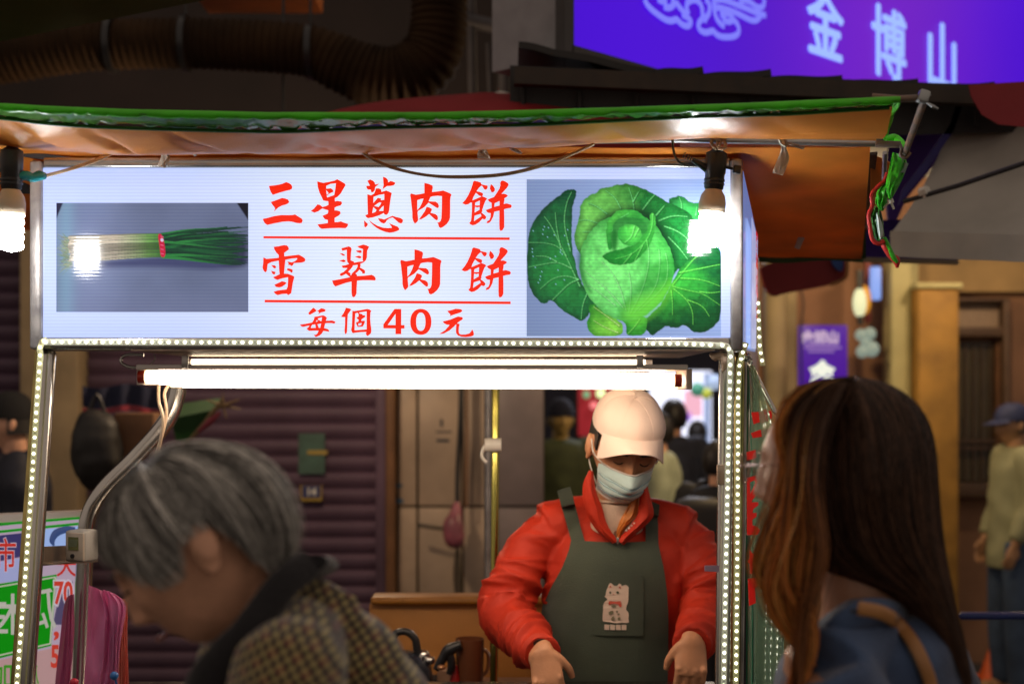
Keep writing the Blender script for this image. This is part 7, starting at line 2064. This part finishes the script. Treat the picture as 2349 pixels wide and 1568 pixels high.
# ================================================================= NEIGHBOUR'S SIGN, BAGS, KITCHEN THINGS
YN = 3.42
def zn(x, y): return (x / 3.715, 1146.3 + y / 3.715)
def PN(x, y, off=0.0):
    q = zn(x, y); return P(q[0], q[1], YN - off)
ns = thing('fruit_stall_sign', PN(200, 1700), 'neighbouring stall sign with green stripes and white 木瓜 on a green panel', 'sign')
m = MB(); m.poly([PN(-350, 262), PN(-350, 1800), PN(760, 1800), PN(735, 150)], thick=.03)
part('lit_face', m, print_mat('n_face', srgb(180, 160, 180), .75, depth=0, bump=False, glow=False), ns, smooth=False)
def npoly(name, pts, col, off, st=.7, par=None):
    m = MB(); m.poly([PN(x, y, off) for x, y in pts], thick=.001); return part(name, m, print_mat('n_%d_%d_%d' % col, srgb(*col), st, depth=0, bump=False, glow=False, rough=.3), ns, smooth=False)
m = MB(); m.poly([PN(-350, 140), PN(-350, 215), PN(735, 148), PN(735, 95)], thick=.06); part('top_rail', m, lamp_w, ns, smooth=False)
npoly('stripe', [(-350, 222), (-350, 245), (735, 158), (735, 138)], (10, 150, 20), .002)
npoly('stripe', [(-350, 292), (-350, 316), (735, 205), (735, 184)], (10, 150, 20), .002)
npoly('printed_picture', [(-350, 330), (-350, 540), (0, 520), (190, 480), (190, 280), (0, 300)], (55, 50, 100), .002, .8)
npoly('printed_picture', [(345, 250), (345, 420), (735, 400), (735, 215)], (150, 175, 225), .002, .85)
m = MB(); m.tube([PN(x, y, .004) for x, y in [(460, 390), (445, 340), (480, 280), (560, 250), (640, 240)]], [(.002, .001), (.007, .001), (.009, .001), (.008, .001), (.003, .001)], 8, smooth=4, up=(0, 1, 0)); part('printed_picture', m, print_mat('n_dark', srgb(60, 80, 130), .7, depth=0, bump=False, glow=False), ns)
npoly('printed_picture', [(-350, 540), (-350, 730), (160, 690), (340, 655), (345, 560), (190, 490), (0, 525)], (165, 170, 215), .0025)
npoly('printed_picture', [(490, 700), (485, 900), (450, 1060), (600, 1060), (620, 690)], (85, 75, 110), .002)
npoly('printed_picture', [(-350, 1440), (-350, 1800), (430, 1800), (700, 1500), (600, 1250), (440, 1260)], (190, 150, 150), .002)
npoly('printed_picture', [(-350, 1620), (-350, 1800), (400, 1800), (300, 1600), (100, 1560)], (190, 95, 45), .003)
npoly('green_panel', [(-350, 770), (-350, 1430), (435, 1240), (482, 632)], (5, 145, 10), .003)
for a, b_ in (((-350, 795), (472, 655)), ((472, 655), (428, 1222)), ((428, 1222), (-350, 1400))):
    m = MB(); m.bar(PN(*a, .005), PN(*b_, .005), .0035, .001, up=(0, 1, 0)); part('panel_border', m, print_mat('n_border', srgb(190, 190, 170), .7, depth=0, bump=False, glow=False), ns)
def ntext(ch, x, y, h, col, bold=.002, off=.006, sx=1.0, out=None):
    if out:
        t = text_mb(ch, h, bold * 3.2); t.xform(Matrix.Translation(PN(x, y, off - .0015)) @ Matrix.Diagonal((sx, 1, 1, 1))); part('letter_outline', t, print_mat('n_%d_%d_%d' % out, srgb(*out), .7, depth=0, bump=False, glow=False), ns)
    t = text_mb(ch, h, bold); t.xform(Matrix.Translation(PN(x, y, off)) @ Matrix.Diagonal((sx, 1, 1, 1))); part('letter', t, print_mat('n_%d_%d_%d' % col, srgb(*col), .7, depth=0, bump=False, glow=False), ns)
ntext('市', 50, 490, .085, (200, 50, 40), .0008, sx=.62, out=(205, 195, 210))
ntext('木', 108, 1000, .105, (190, 185, 175), .001, sx=.8)
ntext('瓜', 338, 950, .105, (190, 185, 175), .001, sx=.8)
ntext('生', -70, 1000, .105, (190, 185, 175), .001, sx=.8)
ntext('大', 565, 580, .05, (200, 50, 40), .0008)
ntext('70', 540, 800, .075, (205, 65, 50), .002, sx=.62, out=(205, 195, 210))
ntext(',', 480, 1080, .07, (205, 65, 50), .002)
ntext('5', 470, 1340, .075, (205, 65, 50), .002, sx=.62)
ntext('加', 20, 1510, .07, (70, 150, 40), .001, sx=.8)
ntext('瓜', 280, 1500, .05, (70, 150, 40), .0008, sx=.6)

# pink plastic bags
pink = cloth_mat('pink_plastic', (.95, .42, .72), rough=.3, trans=.6, bump=.4, bscale=40, var=.12)
pinkr = cloth_mat('coral_plastic', (1.0, .42, .36), rough=.3, trans=.6, bump=.3, bscale=40, var=.1)
bg1 = thing('plastic_bag_bundle', P(245, 1355, 3.18), 'bundle of pink plastic bags hanging beside the bent steel tube', 'plastic bags')
pv3 = lambda p, yy: P(p[0], p[1], yy)
part('bag', between([(203,1342),(200,1450),(192,1568),(188,1690)], [(240,1356),(262,1400),(258,1500),(252,1600),(250,1690)], pv3, 3.17, .03, fold=.006, n=30), pink, bg1)
part('bag', between([(236,1352),(250,1400),(254,1500),(248,1690)], [(262,1360),(294,1382),(284,1430),(272,1500),(268,1690)], pv3, 3.15, .012, fold=.005, n=30, seed=3), pink, bg1)
for k in range(4):
    part('bag', between([(268 + k * 5,1372),(262 + k * 6,1450),(258 + k * 9,1568),(256 + k * 10,1690)], [(286 + k * 3,1376),(276 + k * 5,1450),(272 + k * 8,1562),(272 + k * 9,1690)], pv3, 3.16 + .012 * k, .008, fold=.004, n=24, seed=k), pinkr, bg1)
m = MB(); m.tube([P(296, 1362, 3.15), P(291, 1378, 3.15)], [.001, .004], 6); part('bag_hook', m, steel, bg1)
bg2 = thing('plastic_bag', P(150, 1372, 3.2), 'single pink plastic bag hanging left of the steel tube before the neighbour sign', 'plastic bag')
part('bag', between([(156,1365),(146,1385),(136,1480),(126,1563),(118,1690)], [(170,1362),(172,1450),(160,1568),(158,1690)], pv3, 3.24, .02, fold=.004, n=24, seed=9), cloth_mat('lilac_pink_plastic', (.75, .25, .5), rough=.3, trans=.6, bump=.3, bscale=40), bg2)
for (x, y, c, lab, Y) in ((262, 1549, (.02, .13, .4), 'blue ball headed pin standing at the lower left below the pink bags', 2.86), (170, 1564, (.5, .01, .04), 'red ball headed pin standing at the lower left beside the steel tube', 2.9)):
    t = thing('ball_pin', P(x, y + 190, Y), lab, 'pin')
    m = MB(); m.ball(P(x, y, Y), .0088, nu=20, nv=14); part('ball', m, mat('ball%d' % x, c, rough=.3, var=.03), t)
    m = MB(); m.tube([P(x + 2, y + 6, Y), P(x + 10, y + 40, Y), P(x + 22, y + 190, Y)], .002, 6); part('stem', m, mat('ball%d' % x, c), t)

# rear counter with ochre splash board and cooking things
rc = thing('rear_counter', (P(1050, 0, 4.0).x, 4.0, 0), 'ochre board counter behind the stall next to the vendor', 'counter')
och = mat('ochre_board', (.45, .19, .03), rough=.55, var=.12, nscale=4, bump=.1)
a, b_ = P(846, 1384, 4.05), P(1300, 1700, 4.05)
m = MB(); m.box(((a.x + b_.x) / 2, 4.08, (a.z + .0) / 2), (b_.x - a.x, .05, a.z), bev=.006); part('board', m, och, rc)
a2, b2_ = P(850, 1368, 4.03), P(1300, 1385, 4.03)
m = MB(); m.box(((a2.x + b2_.x) / 2, 4.07, (a2.z + b2_.z) / 2), (b2_.x - a2.x, .1, a2.z - b2_.z), bev=.008); part('board_rim', m, mat('ochre_dark', (.36, .15, .02), rough=.5), rc)
zt = P(0, 1600, 3.72).z
m = MB(); m.box(((a.x + b_.x) / 2 + .1, 3.82, zt - .02), (b_.x - a.x + .2, .4, .03), bev=.004); part('shelf', m, mat('shelf_wood', (.42, .25, .16), rough=.6, var=.15), rc)
def zpx(y): return P(0, y, 3.75).z
def xpx(x): return P(x, 0, 3.75).x
kt = thing('kettle', (xpx(940), 3.75, zt), 'dark kettle with looped black handle on the rear counter', 'kettle')
m = MB(); m.lathe((xpx(925), 3.75, zt), [(.07, 0), (.082, .02), (.075, .075), (.05, .105), (.03, .115)], 28); part('vessel', m, mat('dark_enamel', (.03, .035, .05), rough=.25, var=.1), kt)
m = MB(); m.tube([P(900, 1474, 3.75), P(908, 1452, 3.75), P(932, 1448, 3.75), P(952, 1464, 3.75), P(958, 1492, 3.75), P(972, 1510, 3.75)], [.008, .0095, .0095, .010, .011, .008], 12, smooth=6); part('handle', m, black_pl, kt)
m = MB(); m.ball(P(985, 1514, 3.74), (.016, .012, .012)); m.ball(P(972, 1505, 3.75), (.018, .014, .018)); part('glint_balls', m, steel, kt)  # small steel balls added for a glint beside the kettle
pn_ = thing('frying_pan', (xpx(1000), 3.72, zt), 'dark pan with thick black handle pointing up right on the rear counter', 'pan')
m = MB(); m.lathe((xpx(990), 3.72, zt), [(.05, .0), (.07, .012), (.085, .045), (.08, .046), (.066, .018)], 28); part('vessel', m, mat('dark_pan', (.05, .02, .015), rough=.35), pn_)
m = MB(); m.tube([P(1000, 1535, 3.7), P(1014, 1512, 3.7), P(1030, 1490, 3.7), P(1058, 1478, 3.7)], [.009, .012, .016, .012], 14, smooth=6); m.tube([P(1028, 1492, 3.7), P(1036, 1520, 3.7), P(1030, 1545, 3.7)], [.012, .011, .008], 12, smooth=4); part('handle', m, black_pl, pn_)
m = MB(); m.ball(P(1012, 1530, 3.69), (.011, .01, .008)); part('rivet', m, mat('copper_dot', (.6, .3, .15), rough=.3, metal=.6), pn_)
rb = MB(); rb.lathe((xpx(1045), 3.72, zt), [(.012, 0), (.013, .05), (.009, .07), (.006, .085)], 18)
single('red_bottle', rb, mat('red_bottle', (.45, .02, .02), rough=.3), (xpx(1045), 3.72, zt), 'small red bottle between the pan and the brown jug', 'bottle')
jg = thing('brown_jug', (xpx(1078), 3.74, zt), 'amber brown plastic jug with sauce on the rear counter', 'jug')
m = MB(); m.lathe((xpx(1078), 3.74, zt), [(.03, 0), (.034, .01), (.037, .10), (.038, .152), (.0345, .152), (.033, .02)], 28); part('vessel', m, mat('amber_plastic', (.26, .09, .04), rough=.2, trans=.4, var=.05), jg)
m = MB(); m.lathe((xpx(1078), 3.74, zt + .008), [(.029, 0), (.0325, .02), (.0335, .095)], 24); part('sauce', m, mat('dark_sauce', (.12, .02, .008), rough=.2), jg)
m = MB(); m.tube([P(1106, 1486, 3.74), P(1120, 1500, 3.74), P(1118, 1535, 3.74), P(1104, 1550, 3.74)], .005, 8, smooth=5); part('handle', m, mat('amber_plastic', (.26, .09, .04)), jg)
bxx = MB(); bxx.box((xpx(1032), 3.8, zt + .03), (.07, .05, .06), bev=.003)
single('paper_box', bxx, mat('pink_beige_card', (.55, .32, .2), rough=.7), (xpx(1032), 3.8, zt), 'pale pinkish carton behind the red bottle on the rear counter', 'box')

# left background heap: black bag, carton, folded umbrella
hp = thing('black_bag', P(225, 1080, 5.6), 'large dark rounded bag hanging before the shutter at the left', 'bag')
m = MB(); m.ball(P(222, 1030, 5.6), (.105, .09, .165)); m2 = remeshed(m, .01, 2, 'bag'); displace(m2, lambda c, n: .012 * noise.noise(c * 14)); part('bag', m2, mat('black_bag2', (.012, .01, .009), rough=.6), hp)
m = MB(); m.tube([P(205, 945, 5.6), P(222, 905, 5.6), P(240, 945, 5.6)], .008, 8, smooth=4); part('handle', m, black_pl, hp)
m = MB(); m.box(P(318, 998, 5.7), (.155, .14, .18), bev=.004)
single('brown_carton', m, mat('brown_card', (.17, .08, .035), rough=.8, var=.15), P(318, 1045, 5.7), 'brown carton between the dark bag and the bent steel tube', 'carton')
fu = thing('furled_umbrella', P(440, 960, 5.5), 'furled umbrella with dark green cloth and red trim leaning across the shutter', 'umbrella')
m = MB(); m.add([P(385, 930, 5.5), P(505, 912, 5.5), P(498, 938, 5.45), P(432, 1018, 5.48), P(405, 1012, 5.5), P(390, 960, 5.42)], [(0, 5, 1), (5, 2, 1), (5, 3, 2), (5, 4, 3), (0, 4, 5)]); 
part('cloth', m, cloth_mat('dark_green_cloth', (.02, .07, .02), rough=.7, trans=.15), fu)
m = MB(); m.tube([P(512, 915, 5.45), P(470, 968, 5.44), P(425, 1022, 5.45)], .009, 8); part('shaft', m, mat('umbrella_wood', (.2, .13, .05), rough=.5), fu)
m = MB(); m.tube([P(505, 945, 5.44), P(480, 968, 5.43), P(455, 990, 5.43)], [.006, .014, .006], 8); part('trim', m, mat('red_trim', (.25, .02, .04)), fu)
m = MB()
for k in range(6): m.tube([P(512, 930, 5.44), P(512 + 42 * math.cos(k * 1.1 + .3), 930 + 30 * math.sin(k * 1.1 + .3), 5.44)], [.006, .0025], 6)
part('rib_ends', m, mat('umbrella_wood', (0, 0, 0)), fu, kind='stuff')
vl = thing('blue_red_valance', P(270, 915, 5.8), 'strip of dark blue cloth with red edge hanging above the dark bag', 'cloth')
m = MB(); m.grid(lambda u, v: P(lerp(190, 385, u), lerp(885, 932, v) + 5 * math.sin(u * 9), 5.8 + .01 * math.sin(u * 25)), 30, 4, thick=.004); part('cloth', m, cloth_mat('night_blue_cloth', (.015, .02, .06), rough=.7), vl)
m = MB(); m.grid(lambda u, v: P(lerp(190, 385, u), lerp(934, 946, v) + 5 * math.sin(u * 9), 5.79 + .01 * math.sin(u * 25)), 30, 2, thick=.004); part('red_edge', m, mat('red_trim', (.25, .02, .04)), vl)
